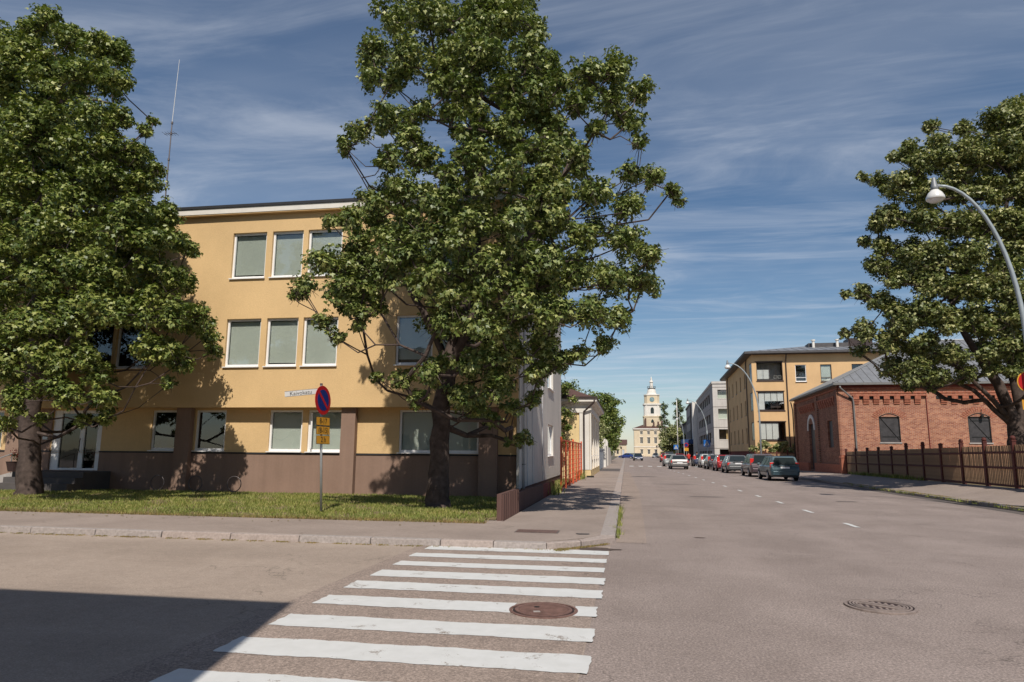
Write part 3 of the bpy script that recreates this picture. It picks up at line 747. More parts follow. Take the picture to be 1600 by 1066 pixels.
tufts('weeds', 'weeds at the foot of the brown slat fence', [(13.95 + (y_ - 27.9) * 0.0652 - 0.12, y_, 0.48 - (y_ - 27.9) * 0.008) for y_ in [37 + 15 * random.random() for _ in range(70)]], 22, 0.05, 0.28, 0.12, 'grass_blade', 13, 0.02)

# ------------------------------------------------------------------ yellow corner building
YF, YG, XC = 23.5, 23.95, -3.65
yb = thing('apartment_building', 'three storey yellow building with white windows and brown base on the corner', 'building', (0, 0, 0))
XL = -46.0
top_w = [(-14.94, -13.53), (-13.29, -12.02), (-11.82, -10.44), (-8.2, -6.8), (-6.6, -5.2), (-22.75, -21.35), (-21.1, -19.75), (-19.6, -18.2), (-28.3, -26.9), (-26.65, -25.3), (-25.1, -23.75), (-33, -31.6), (-31.3, -29.9)]
holes = [(a, b, 8.12, 9.95) for a, b in top_w] + [(a, b, 4.70, 6.54) for a, b in top_w]
w = MB(); wall_holes(w, 'x', YF, XL, XC, 3.18, 10.71, holes, 0.16)
w.quad((XL, YF, 3.18), (XC, YF, 3.18), (XC, YG + 0.01, 3.18), (XL, YG + 0.01, 3.18))
w.build('upper_wall', 'plaster_yellow', yb)
for i, (a, b) in enumerate(top_w):
    framed_window(yb, a, b, 8.12, 9.95, YF + 0.10, blind='blind_fabric', blind_from=random.choice([0, 0, 0.06, 0.14]))
    framed_window(yb, a, b, 4.70, 6.54, YF + 0.10, blind=None if i in (5, 6, 7) else 'blind_fabric', blind_from=[0, .05, 0, .1, .03, 0, 0, 0][i % 8])
gw = [(-18.05, -16.95, None), (-16.2, -14.95, None), (-13.17, -11.85, 'blind_fabric'), (-11.63, -10.28, 'blind_fabric'), (-8.1, -5.15, 'blind_fabric'), (-27.5, -26.2, None), (-26.0, -24.7, None)]
gh = [(a, b, 1.57, 3.10) for a, b, _ in gw] + [(-22.4, -20.2, 0.78, 3.10)]
w = MB(); wall_holes(w, 'x', YG, XL, XC, 1.53, 3.18, [h if h[2] > 1 else (h[0], h[1], 1.53, 3.10) for h in gh], 0.12)
w.build('ground_floor_wall', 'plaster_yellow', yb)
w = MB(); wall_holes(w, 'x', YG - 0.03, XL, XC, -0.1, 1.47, [(-22.4, -20.2, 0.78, 1.47)], 0.12)
w.quad((XL, YG - 0.03, 1.47), (XC, YG - 0.03, 1.47), (XC, YG, 1.47), (XL, YG, 1.47))
w.build('base_wall', 'plaster_brown', yb)
bx('drip_strip', 'roof_black', yb, XL, -22.4, YG - 0.055, YG - 0.001, 1.472, 1.528)
bx('drip_strip', 'roof_black', yb, -20.2, XC - 0.02, YG - 0.055, YG - 0.001, 1.472, 1.528)
for a, b, bl in gw:
    wd = framed_window(yb, a, b, 1.57, 3.10, YG + 0.06, blind=bl, mullions=((a + b) / 2,) if b - a > 2 else ())
# the tilted open sash by the pillar
sash = MB(); sash.box(-11.50, -11.44, YG - 0.05, YG - 0.01, 1.68, 3.0); sash.build('open_sash', 'white_pvc', yb)
for a, b in ((-16.85, -16.25), (-10.22, -9.68), (-5.09, -4.43), (-24.2, -23.6), (-29.5, -28.9)):
    bx('pillar', 'plaster_brown', yb, a, b, YG - 0.27, YG - 0.04, -0.1, 3.176)
bx('fascia', 'fascia_white', yb, XL, XC + 0.18, YF - 0.22, YF + 0.3, 10.70, 10.92)
bx('soffit_board', 'plaster_yellow', yb, XL, XC, YF - 0.20, YF - 0.002, 10.66, 10.698)
bx('roof', 'roof_black', yb, XL, XC + 0.22, YF - 0.26, 39.6, 10.922, 11.03)
# grey-white street side wall
sh = [(32.6, 35.1, 1.45, 2.95), (32.6, 35.1, 4.7, 6.5), (32.6, 35.1, 8.1, 9.9), (27.5, 28.6, 4.7, 6.5), (27.5, 28.6, 8.1, 9.9)]
w = MB(); wall_holes(w, 'y', XC, YF, 39.5, 0.38, 10.71, sh, 0.15, -1)
w.build('side_wall', 'plaster_white', yb)
bx('side_plinth', 'plinth_dark', yb, XC - 0.3, XC - 0.02, YF + 0.5, 39.5, -0.1, 0.378)
for a, b, z0, z1 in sh:
    framed_window(yb, a, b, z0, z1, XC - 0.09, axis='y', sign=-1, blind='blind_fabric' if z0 > 3 else None)
bx('side_fascia', 'fascia_white', yb, XC - 0.3, XC + 0.18, YF + 0.3, 39.6, 10.70, 10.92)
# pale flat pilaster at the corner, rain pipe and wall cables
bx('corner_board', 'plaster_white', yb, XC - 0.06, XC + 0.04, YF + 0.02, YF + 0.35, 0.36, 10.69)
MB().tube([(XC + 0.10, YF + 0.62, 0.35), (XC + 0.10, YF + 0.62, 10.6)], 0.055).build('downpipe', 'pipe_white', yb, smooth=True)
for z in (1.2, 3.6, 6.0, 8.4): MB().lathe([(0.065, -0.02), (0.065, 0.02)], (XC + 0.10, YF + 0.62, z), 10).build('pipe_clamp', 'pipe_grey', yb)
for yy, rr in ((25.6, 0.02), (27.1, 0.015), (30.4, 0.022)):
    MB().tube([(XC + 0.03, yy, 0.4), (XC + 0.035, yy - 0.25, 4), (XC + 0.03, yy, 10.6)], rr, 6).build('wall_cable', 'pipe_white', yb)
# rear and interior closing walls so that no light leaks through
bx('back_wall', 'plaster_yellow', yb, XL, XC - 0.7, 38.9, 39.4, -0.1, 10.69)
bx('floor_slab', 'interior_dark', yb, XL, XC - 0.75, YG + 0.7, 38.8, 3.3, 3.5)
# entrance
dr = MB()
for a, b in ((-22.4, -22.05), (-21.18, -20.98), (-20.42, -20.2)): dr.box(a, b, YG + 0.04, YG + 0.14, 0.78, 3.10)
dr.box(-22.05, -20.42, YG + 0.045, YG + 0.135, 2.98, 3.10); dr.box(-22.05, -20.42, YG + 0.045, YG + 0.135, 0.78, 0.86)
door = dr.build('door', 'white_pvc', yb)
for a, b in ((-22.05, -21.18), (-20.98, -20.42)):
    MB().quad((a, YG + 0.09, 0.86), (b, YG + 0.09, 0.86), (b, YG + 0.09, 2.98), (a, YG + 0.09, 2.98)).build('pane', 'glass_dark', door)
MB().tube([(-21.08, YG - 0.02, 1.5), (-21.08, YG - 0.06, 1.55), (-21.08, YG - 0.06, 1.95), (-21.08, YG - 0.02, 2.0)], 0.018, 6).build('handle', 'frame_brown', door)
bx('door_recess', 'interior_dark', yb, -22.38, -20.22, YG + 0.6, YG + 0.7, 0.78, 3.1)
bx('intercom', 'steel_galv', yb, -22.75, -22.53, YG - 0.07, YG - 0.034, 1.95, 2.25)
bx('entrance_pier', 'plaster_brown', yb, -23.0, -22.42, YG - 0.034, YG - 0.001, 0.1, 3.17)
st = thing('entrance_steps', 'dark stepped landing before the glass entrance door', 'steps', (0, 0, 0))
for i, (yy, zz) in enumerate(((22.55, 0.76), (22.2, 0.56), (21.85, 0.36))):
    bx('step', 'wood_step', st, -22.6 - 0.0 * i, -19.6, yy, YG - 0.04 if i == 0 else yy + 0.345, 0.0, zz)
MB().prism_y([(-24.2, 0.1), (-22.62, 0.1), (-22.62, 0.74), (-24.2, 0.34)], 22.6, 23.6).build('ramp', 'concrete_grey', st)
MB().tube([(-24.1, 22.55, 0.34), (-24.1, 22.55, 0.95), (-22.7, 22.55, 1.4), (-22.7, 22.55, 0.76)], 0.022, 6).build('handrail', 'steel_galv', st)
# satellite-free roof mast
an = thing('antenna_mast', 'tall thin radio mast with white whip on the yellow building roof', 'antenna', (-19.35, 25.2, 11.03))
MB().tube([(0, 0, 0), (-0.02, 0, 4.75)], [0.032, 0.022], 6).build('mast', 'antenna_metal', an)
MB().tube([(-0.02, 0.0, 4.75), (0.05, 0, 7.7)], [0.016, 0.010], 6).build('whip', 'whip_white', an)
MB().tube([(-0.35, 0, 4.2), (0.25, 0, 4.2)], 0.012, 5).build('boom', 'antenna_metal', an)
for i in range(5):
    MB().tube([(-0.32 + i * 0.13, -0.2, 4.2), (-0.32 + i * 0.13, 0.2, 4.2)], 0.008, 4).build('element', 'antenna_metal', an)
for z in (3.0, 4.2, 4.7): MB().lathe([(0.045, -0.05), (0.045, 0.05)], (-0.015, 0, z), 8).build('coupling', 'antenna_metal', an)
# hoops for bicycles by the wall
for k, xx in enumerate((-17.2, -15.65, -14.1)):
    h = thing('bike_hoop', ['round metal bike hoop in the shade left of the brown pillar', 'round metal bike hoop right behind the brown pillar in shade',
                            'round metal bike hoop at the right edge of the tree shadow'][k], 'bike rack', (xx, 23.4, 0.06), 0, 'bike hoops along the brown base wall')
    MB().tube([(0.27 * math.cos(t), 0, 0.33 + 0.27 * math.sin(t)) for t in np.linspace(-PI / 2, 1.5 * PI, 25)], 0.018, 6, False).build('ring', 'antenna_metal', h, smooth=True)
    bx('foot', 'antenna_metal', h, -0.12, 0.12, -0.03, 0.03, -0.02, 0.06)

# flower pot with red flowers
def leafcloud(name, mat, parent, pts_r, per_m2, size, seed, flat=0.8, kind=None, shell=2.2):
    g_ = np.random.default_rng(seed)
    P = []; O = []
    for (x_, y_, z_, r_) in pts_r:
        k = max(6, int(per_m2 * r_ * r_))
        d = g_.normal(size=(k, 3)); d /= np.linalg.norm(d, axis=1)[:, None]
        rr = g_.random(k) ** (1 / shell)
        # each clump is several tufts, so that its outline is ragged
        ns = 14
        sc_ = g_.normal(size=(ns, 3)); sc_ /= np.linalg.norm(sc_, axis=1)[:, None]
        sc_ *= (r_ * g_.uniform(0.15, 0.86, ns))[:, None]; sr_ = r_ * g_.uniform(0.26, 0.52, ns)
        pick = g_.choice(ns, k, p=sr_ ** 2 / (sr_ ** 2).sum())
        p = sc_[pick] + d * (rr * sr_[pick])[:, None] * np.array([1.1, 1.1, 0.9]); p[:, 2] *= flat
        ln = np.linalg.norm(p, axis=1)[:, None]
        P.append(p + np.array([x_, y_, z_])); O.append(0.6 * d + 0.6 * p / np.maximum(ln, 1e-3))
    P = np.concatenate(P); O = np.concatenate(O); k = len(P)
    nrm = O * 0.55 + np.array([0, 0, 0.6]) + g_.normal(0, 0.5, (k, 3))
    nrm /= np.linalg.norm(nrm, axis=1)[:, None]
    t = g_.normal(size=(k, 3)) + O * 0.8 + np.array([0, 0, -0.5]); t -= nrm * (t * nrm).sum(1)[:, None]; t /= np.linalg.norm(t, axis=1)[:, None]
    b = np.cross(nrm, t)
    s = size * g_.uniform(0.65, 1.25, k)
    shape = np.array([(0, -0.38, 0), (0.52, -0.02, -0.13), (0.19, 0.12, -0.02), (0.0, 0.62, -0.16), (-0.19, 0.12, -0.02), (-0.52, -0.02, -0.13)])
    V = P[:, None, :] + s[:, None, None] * (shape[None, :, 0:1] * b[:, None, :] + shape[None, :, 1:2] * t[:, None, :] + shape[None, :, 2:3] * nrm[:, None, :])
    tri = np.array([(0, 1, 2), (0, 2, 3), (0, 3, 4), (0, 4, 5)])
    F = (np.arange(k) * 6)[:, None, None] + tri[None]
    o_ = fast_mesh(name, V.reshape(-1, 3), F.reshape(-1, 3), mat, parent)
    if kind: o_['kind'] = kind
    return o_
fp = thing('flower_pot', 'dark pot of red flowers beside the entrance door', 'flower pot', (-22.3, 22.3, 0.76))
MB().lathe([(0.18, 0), (0.26, 0.32), (0.28, 0.36)], n=14).build('pot', 'pot_dark', fp)
leafcloud('foliage', 'maple_leaf', fp, [(0, 0, 0.55, 0.32), (0.2, 0, 0.5, 0.2)], 900, 0.07, 3)
leafcloud('flower', 'flower_red', fp, [(0.05, -0.12, 0.66, 0.28), (0.35, -0.1, 0.6, 0.15)], 500, 0.06, 4)

# ------------------------------------------------------------------ low brown wall on the corner
lw = thing('low_wall', 'low dark brown ribbed wall between lawn and street pavement', 'low wall', (0, 0, 0))
MB().prism([(-2.86, 15.35), (-2.75, 15.35), (-2.75, 17.9), (-2.86, 17.9)], 0.0, 0.70).build('end_block', 'plinth_dark', lw)
for i in range(9):
    y_ = 15.42 + i * 0.27
    bx('rib', 'plinth_dark', lw, -2.749, -2.715, y_, y_ + 0.12, 0.02, 0.69)
bx('wall_panel', 'plinth_dark', lw, -2.88, -2.77, 17.92, 20.9, 0.0, 0.60)
bx('wall_panel', 'plinth_dark', lw, -2.90, -2.79, 20.92, 23.6, 0.0, 0.56)
bx('wall_panel', 'plaster_redbrown', lw, -2.92, -2.80, 23.62, 27.5, 0.0, 0.52)

# ------------------------------------------------------------------ red fence
rf = thing('red_fence', 'tall orange red grid fence beside the left pavement', 'fence', (-2.55, 27.6, 0))
FL = 12.6
for i in range(7): bx('post', 'red_fence', rf, -0.04, 0.04, i * FL / 6 - 0.04, i * FL / 6 + 0.04, 0.1, 2.15 if i % 3 else 2.25)
bm_ = MB().box(-0.012, 0.012, -0.012, 0.012, 0.22, 2.1).mesh('bar', 'red_fence')
y_ = 0.17
while y_ < FL:
    link('bar', bm_, rf, (0, y_, 0)); y_ += 0.78
for k in range(9): bx('rail', 'red_fence', rf, 0.013, 0.028, 0, FL, 0.22 + k * 0.215 - 0.011, 0.22 + k * 0.215 + 0.011)
bx('top_rail', 'red_fence', rf, -0.03, 0.035, 0.0, FL, 2.09, 2.15)

# ------------------------------------------------------------------ classical yellow house
ch = thing('classical_house', 'pale yellow classical house with white pilasters and dark hipped roof', 'house', (-2.2, 43.0, 0.12))
W_, D_ = 9.0, 14.0
hsd = [(1.8 + i * 3.1, 2.9 + i * 3.1, 1.3, 3.2) for i in range(4)]
w = MB(); wall_holes(w, 'y', 0, 0, D_, 0.45, 3.95, hsd, 0.15, -1); wall_holes(w, 'x', 0, -W_, 0, 0.45, 3.95, [], 0.15); w.quad((-W_, 0, .45), (-W_, D_, .45), (-W_, D_, 3.95), (-W_, 0, 3.95)); w.quad((-W_, D_, .45), (0, D_, .45), (0, D_, 3.95), (-W_, D_, 3.95))
w.build('wall', 'plaster_lightyellow', ch)
for a, b, z0, z1 in hsd: framed_window(ch, a, b, z0, z1, -0.08, axis='y', sign=-1, transom=2.5, mullions=((a + b) / 2,))
MB().prism([(-W_ - .05, -.06), (.06, -.06), (.06, D_ + .06), (-W_ - .05, D_ + .06)], -0.1, 0.45).build('plinth', 'plaster_lightyellow', ch)
for a, b in ((-.62, .0),):
    bx('pilaster', 'stucco_white', ch, a, -0.02, -0.09, -0.002, 0.452, 3.95)
bx('pilaster', 'stucco_white', ch, 0.002, 0.10, -0.09, 0.55, 0.452, 3.95)
for i in range(4):
    y_ = 3.15 + i * 3.1
    bx('pilaster', 'stucco_white', ch, 0.002, 0.10, y_, y_ + 0.6, 0.452, 3.95)
for z0, z1, e in ((3.952, 4.25, 0.12), (4.252, 4.50, 0.06), (4.502, 4.62, 0.28), (4.622, 4.82, 0.46)):
    MB().prism([(-W_ - e, -e), (e, -e), (e, D_ + e), (-W_ - e, D_ + e)], z0, z1).build('cornice', 'stucco_white', ch)
bx('fascia_board', 'pipe_dark', ch, -W_ - .5, .52, -.53, -.47, 4.80, 4.93)
r_ = MB(); e = 0.52
A_, B_, C_, D2 = (-W_ - e, -e, 4.83), (e, -e, 4.83), (e, D_ + e, 4.83), (-W_ - e, D_ + e, 4.83)
R1, R2 = (-W_ / 2, 4.5, 6.9), (-W_ / 2, D_ - 4.5, 6.9)
r_.add([A_, B_, C_, D2, R1, R2], [(0, 1, 4), (1, 2, 5, 4), (2, 3, 5), (3, 0, 4, 5), (3, 2, 1, 0)])
r_.build('roof', 'roof_brown', ch)
MB().tube([(0.35, -0.5, 4.75), (0.3, -0.5, 4.55), (-0.34, -0.2, 4.0), (-0.34, -0.17, 3.7), (-0.34, -0.17, 0.12), (-0.30, -0.35, 0.02)], 0.055, 8).build('downpipe', 'pipe_dark', ch, smooth=True)
bx('boot_scraper', 'sign_black', ch, -0.2, 0.25, -0.35, -0.2, -0.02, 0.1)

# ------------------------------------------------------------------ further along the left side
gg = thing('yard_gate', 'grey blue vertical board gate beyond the classical house', 'gate', (-2.25, 59.0, 0.12))
for i in range(22): bx('board', 'gate_grey', gg, -0.02, 0.02, i * 0.52, i * 0.52 + 0.5, 0.05, 1.75)
bx('rail', 'gate_grey', gg, -0.06, -0.022, 0, 11.4, 1.2, 1.3); bx('cap_rail', 'gate_grey', gg, -0.06, 0.06, 0, 11.5, 1.752, 1.85)
ww = thing('yard_wall', 'white plastered yard wall with gate posts on left side', 'wall', (-2.3, 72.0, 0.12))
for i, (a, b, h) in enumerate(((0, 0.9, 2.9), (1.0, 5.0, 2.2), (5.1, 6.0, 2.9), (9.0, 9.8, 2.8), (9.9, 26, 2.1), (26.1, 27, 2.7))):
    bx('wall_piece' if b - a > 1 else 'gate_post', 'stucco_white', ww, -0.25, 0.25, a, b, -0.05, h)
bx('gate_leaf', 'pipe_dark', ww, -0.05, 0.05, 6.05, 8.95, 0.05, 2.0)
h2 = thing('hipped_house', 'small house with dark blue hipped roof behind the left bushes', 'house', (-3.3, 76, 0.1))
w = MB(); w.box(-9, 0, 0, 13, 0, 4.7); w.build('wall', 'stucco_white', h2)
MB().add([(-9.5, -.5, 4.7), (.5, -.5, 4.7), (.5, 13.5, 4.7), (-9.5, 13.5, 4.7), (-4.5, 4.5, 6.6), (-4.5, 8.5, 6.6)], [(0, 1, 4), (1, 2, 5, 4), (2, 3, 5), (3, 0, 4, 5), (3, 2, 1, 0)]).build('roof', 'roof_darkgrey', h2)
for i in range(4): bx('window', 'shutter_black', h2, 0.001, 0.03, 1.5 + i * 3, 2.6 + i * 3, 1.4, 3.0)
bx('chimney', 'stucco_white', h2, -4.2, -3.5, 5, 5.7, 6.0, 7.6)
h3 = thing('corner_house', 'pale little house facing down the street at its far left end', 'house', (-4.3, 276, 0.1))
w = MB(); wall_holes(w, 'x', 0, 0, 4.6, 0, 4.6, [(0.7, 1.5, 0.9, 2.6), (2.9, 3.7, 0.1, 2.6)], 0.2); w.box(0.01, 4.59, 0.35, 9, 0, 4.6); w.build('wall', 'plaster_cream', h3)
bx('window', 'shutter_black', h3, 0.7, 1.5, 0.12, 0.18, 0.9, 2.6); bx('door', 'gate_grey', h3, 2.9, 3.7, 0.12, 0.18, 0.1, 2.6)
MB().prism_x([(-0.4, 4.6), (9.3, 4.6), (4.5, 6.6)], -0.3, 4.9).build('roof', 'roof_brown', h3)
h4 = thing('white_townhouse', 'white two storey town house behind trees on the left', 'house', (-3.0, 120, 0.1))
w = MB(); w.box(-9, 0, 0, 30, 0, 5.2); w.build('wall', 'stucco_white', h4)
MB().add([(-9.4, -.4, 5.2), (.4, -.4, 5.2), (.4, 30.4, 5.2), (-9.4, 30.4, 5.2), (-4.5, 4, 7.4), (-4.5, 26, 7.4)], [(0, 1, 4), (1, 2, 5, 4), (2, 3, 5), (3, 0, 4, 5), (3, 2, 1, 0)]).build('roof', 'roof_brown', h4)
for i in range(7): bx('window', 'shutter_black', h4, 0.001, 0.04, 1.5 + i * 4, 2.7 + i * 4, 1.3, 3.2)

# ------------------------------------------------------------------ town hall with its clock tower
th = thing('town_hall', 'cream town hall with white clock tower closing the street', 'town hall', (3.6, 300.0, 0))
w = MB(); W2 = 15.6
thw = []
for cx_ in (3.1, 6.1, 9.0, 11.9, 14.3):
    thw += [(cx_ - 0.55, cx_ + 0.55, 9.2, 10.6), (cx_ - 0.6, cx_ + 0.6, 5.4, 8.0), (cx_ - 0.55, cx_ + 0.55, 0.9, 2.9)]
wall_holes(w, 'x', 0, 0, W2, 0.0, 11.4, thw, 0.35)
w.quad((0, 0, 0), (0, 14, 0), (0, 14, 11.4), (0, 0, 11.4)); w.quad((W2, 0, 0), (W2, 14, 0), (W2, 14, 11.4), (W2, 0, 11.4)); w.quad((0, 14, 0), (W2, 14, 0), (W2, 14, 11.4), (0, 14, 11.4))
w.build('wall', 'plaster_cream', th)
for a, b, z0, z1 in thw:
    wf = MB(); wf.box(a, a + .12, .2, .3, z0, z1); wf.box(b - .12, b, .2, .3, z0, z1); wf.box(a + .12, b - .12, .2, .3, z1 - .12, z1); wf.box(a + .12, b - .12, .2, .3, z0, z0 + .12)
    wf.box((a + b) / 2 - .05, (a + b) / 2 + .05, .21, .29, z0 + .12, z1 - .12)
    f_ = wf.build('window', 'stucco_white', th)
    MB().quad((a, .33, z0), (b, .33, z0), (b, .33, z1), (a, .33, z1)).build('pane', 'car_glass', f_)
    bx('window_hood', 'stucco_white', th, a - .2, b + .2, -.14, -.003, z1 + .1, z1 + .28)
bx('string_course', 'stucco_white', th, -.1, W2 + .1, -.12, -.004, 3.9, 4.2)
bx('cornice', 'stucco_white', th, -.4, W2 + .4, -.45, 14.4, 11.402, 11.9)
MB().add([(-.5, -.5, 11.9), (W2 + .5, -.5, 11.9), (W2 + .5, 14.5, 11.9), (-.5, 14.5, 11.9), (4, 5, 13.6), (W2 - 4, 5, 13.6), (W2 - 4, 9, 13.6), (4, 9, 13.6)],
         [(0, 1, 5, 4), (1, 2, 6, 5), (2, 3, 7, 6), (3, 0, 4, 7), (4, 5, 6, 7), (3, 2, 1, 0)]).build('roof', 'roof_brown', th)
for xx, yy, z0, z1 in ((5.0, 2.0, 12, 16.3), (12.0, 2.0, 12, 15.2), (8.4, 1.2, 12, 14.6), (10.3, 1.2, 12, 14.8)):
    bx('chimney', 'roof_brown', th, xx - .35, xx + .35, yy - .35, yy + .35, z0, z1)
def oct_(r, ch): return [(-r + ch, -r), (r - ch, -r), (r, -r + ch), (r, r - ch), (r - ch, r), (-r + ch, r), (-r, r - ch), (-r, -r + ch)]
def tpart(name, mat, r, ch, z0, z1):
    return MB().prism([(8.0 + x_, 6.5 + y_) for x_, y_ in oct_(r, ch)], z0, z1).build(name, mat, th)
tpart('tower_base', 'plaster_cream', 3.8, .3, 12.2, 16.9)
tpart('tower_cornice', 'plaster_cream', 4.0, .3, 16.902, 17.3)
tpart('tower_shaft', 'stucco_white', 3.5, .5, 17.302, 22.1)
tpart('tower_cornice', 'stucco_white', 3.85, .5, 22.102, 22.7)
tpart('clock_stage', 'plaster_cream', 3.2, 1.1, 22.702, 26.3)
tpart('tower_cornice', 'stucco_white', 3.4, 1.1, 26.302, 26.7)
for z0, z1, r0, r1 in ((26.7, 27.2, 2.4, 2.2), (27.2, 28.6, 2.1, 1.8), (28.6, 29.5, 1.8, 1.4)):
    MB().lathe([(r0, z0), (r1, z1)], (8.0, 6.5, 0), 16).build('tower_dome', 'stucco_white', th, smooth=False)
MB().lathe([(1.8, 29.5), (1.8, 29.65)], (8.0, 6.5, 0), 16).build('gallery', 'roof_darkgrey', th)
for k in range(12):
    a = 2 * PI * k / 12
    MB().tube([(8 + 1.75 * math.cos(a), 6.5 + 1.75 * math.sin(a), 29.6), (8 + 1.75 * math.cos(a), 6.5 + 1.75 * math.sin(a), 30.4)], .05, 4).build('gallery_post', 'roof_darkgrey', th)
MB().tube([(8 + 1.75 * math.cos(a), 6.5 + 1.75 * math.sin(a), 30.4) for a in np.linspace(0, 2 * PI, 17)], .05, 4).build('gallery_rail', 'roof_darkgrey', th)
MB().lathe([(.75, 29.65), (.65, 32.2), (.9, 32.3), (.9, 32.5), (.5, 32.9), (.3, 33.6), (.38, 33.9), (.1, 34.5), (.05, 35.2)], (8.0, 6.5, 0), 12).build('lantern', 'stucco_white', th)
MB().lathe([(1.0, 0), (1.0, .12)], (0, 0, 0), 20).build('clock', 'clock_face', th, loc=(8.0, 3.29, 24.5), rot=(R(90), 0, 0))
bx('clock_hand', 'stucco_white', th, 7.94, 8.06, 3.12, 3.14, 24.5, 25.3); bx('clock_hand', 'stucco_white', th, 8.0, 8.6, 3.12, 3.14, 24.45, 24.55)
MB().prism_y([(7.3, 18.4), (8.7, 18.4), (8.7, 20.2), (8.5, 20.8), (8.0, 21.1), (7.5, 20.8), (7.3, 20.2)], 2.92, 2.998).build('tower_window', 'car_glass', th)
MB().prism_y([(7.4, 14.4), (8.6, 14.4), (8.6, 15.2), (8.0, 16.0), (7.4, 15.2)], 2.62, 2.698).build('tower_window', 'car_glass', th)
for s_ in (-1, 1): bx('tower_pilaster', 'stucco_white', th, 8 + s_ * 2.4 - .3, 8 + s_ * 2.4 + .3, 2.88, 2.998, 17.4, 22.1)

# neighbour behind the camera whose roof corner throws the shadow on the side street
nb = thing('neighbour_building', 'corner building behind the photographer shading the side street', 'building', (-2.03, -0.08, 0))
w = MB(); nh = [(-3.0 - i * 2.6 - 1.3, -3.0 - i * 2.6, z0, z0 + 1.6) for i in range(8) for z0 in (1.2, 4.4)]
wall_holes(w, 'x', 0, -26, 0, 0, 8.8, nh, -0.14); w.quad((0, 0, 0), (0, -16, 0), (0, -16, 8.8), (0, 0, 8.8)); w.quad((-26, 0, 0), (-26, -16, 0), (-26, -16, 8.8), (-26, 0, 8.8)); w.quad((0, -16, 0), (-26, -16, 0), (-26, -16, 8.8), (0, -16, 8.8))
w.build('wall', 'plaster_cream', nb)
for h in nh: bx('window', 'glass_dark', nb, h[0], h[1], -0.13, -0.12, h[2], h[3])
bx('roof', 'roof_darkgrey', nb, -26, 0, -16, 0, 8.802, 9.0)
# ------------------------------------------------------------------ red brick hall on the right
ROT = -R(2.3)
bk = thing('brick_hall', 'old red brick hall with zinc hipped roof and black window shutters', 'brick building', (16.66, 57.5, 0.1), ROT)
BW, BD, BH = 34.0, 17.4, 6.95
bwin = [(2.82, 4.30, 2.5, 4.45), (9.05, 10.57, 2.5, 4.45), (15.3, 16.8, 2.5, 4.45), (21.5, 23.0, 2.5, 4.45)]
w = MB(); wall_holes(w, 'x', 0, 0, BW, -0.2, BH, bwin, 0.22)
w.build('front_wall', 'brick_front', bk)
swin = [(2.4, 4.1, 2.1, 4.3), (8.9, 11.3, 0.1, 4.3)]
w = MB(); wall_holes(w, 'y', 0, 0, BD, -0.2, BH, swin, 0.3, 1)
w.build('side_wall', 'brick_side_shaded', bk)
bx('back_wall', 'brick_plain', bk, 0.4, BW, BD - 0.3, BD, -0.2, BH)
for i, (a, b, z0, z1) in enumerate(bwin):
    # arched shutter with rails and diagonal brace
    n = 9; pts = [(a, z0), (b, z0), (b, z1)] + [(b - (b - a) * k / n, z1 + 0.28 * math.sin(PI * k / n)) for k in range(1, n)] + [(a, z1)]
    sh_ = MB().prism_y(pts, 0.10, 0.16).build('shutter', 'shutter_black', bk)
    ft = MB(); ft.box(a, a + .05, .02, .10, z0, z1 + .03); ft.box(b - .05, b, .02, .10, z0, z1 + .03)
    ft.v = ft.v[:8]; ft.f = ft.f[:6]; ft.build('shutter_frame', 'sign_black', sh_); bx('shutter_frame', 'sign_black', sh_, b - .05, b, .02, .10, z0, z1 + .03)
    ar = MB()
    for k in range(n):
        p, q = k / n, (k + 1) / n
        xa, xb = b - (b - a) * p, b - (b - a) * q; za, zb = z1 + .28 * math.sin(PI * p), z1 + .28 * math.sin(PI * q)
        ar.add([(xa, -.012, za), (xb, -.012, zb), (xb, .10, zb), (xa, .10, za), (xa, -.012, za - .07), (xb, -.012, zb - .07), (xb, .10, zb - .07), (xa, .10, za - .07)],
               [(0, 1, 2, 3), (4, 7, 6, 5), (0, 4, 5, 1)])
    ar.build('arch_shadow_frame', 'sign_black', sh_)
    for zz in (z0 + .42, z1 - .3):
        if i == 1 or zz < z1 - 1: bx('strap_hinge', 'sign_black', sh_, a + .2, b - .02, .075, .099, zz - .025, zz + .025)
    MB().tube([(a + .08, .085, z1), (b - .1, .085, z0 + .2)], .022, 5).build('brace', 'sign_black', sh_)
    bx('brick_infill', 'brick_front', bk, a - .001, b + .001, 0.162, 0.21, z1, z1 + .3)
    bx('sill', 'concrete_grey', bk, a - .05, b + .05, -.06, .10, z0 - .1, z0 - .002)
    # voussoirs fan over the arch
    for k in range(17):
        t = PI * (0.16 + 0.68 * k / 16); cx_, cz_ = (a + b) / 2, z1 - 0.55
        r0_, r1_ = 0.98, 1.42
        vs = []
        for rr, dt in ((r0_, -.032), (r1_, -.028), (r1_, .028), (r0_, .032)): vs.append((cx_ + rr * math.cos(t + dt), cz_ + rr * .92 * math.sin(t + dt)))
        MB().prism_y(vs[::1], -.022, -.002).build('brick', 'brick_plain', bk)
MB().lathe([(.11, 0), (.13, .18), (.04, .25)], (10.0, -.12, 4.35), 10).build('wall_lantern', 'sign_black', bk)
MB().tube([(10.0, -.02, 4.95), (10.0, -.12, 5.0), (10.0, -.12, 4.6)], .02, 5).build('lantern_bracket', 'sign_black', bk)
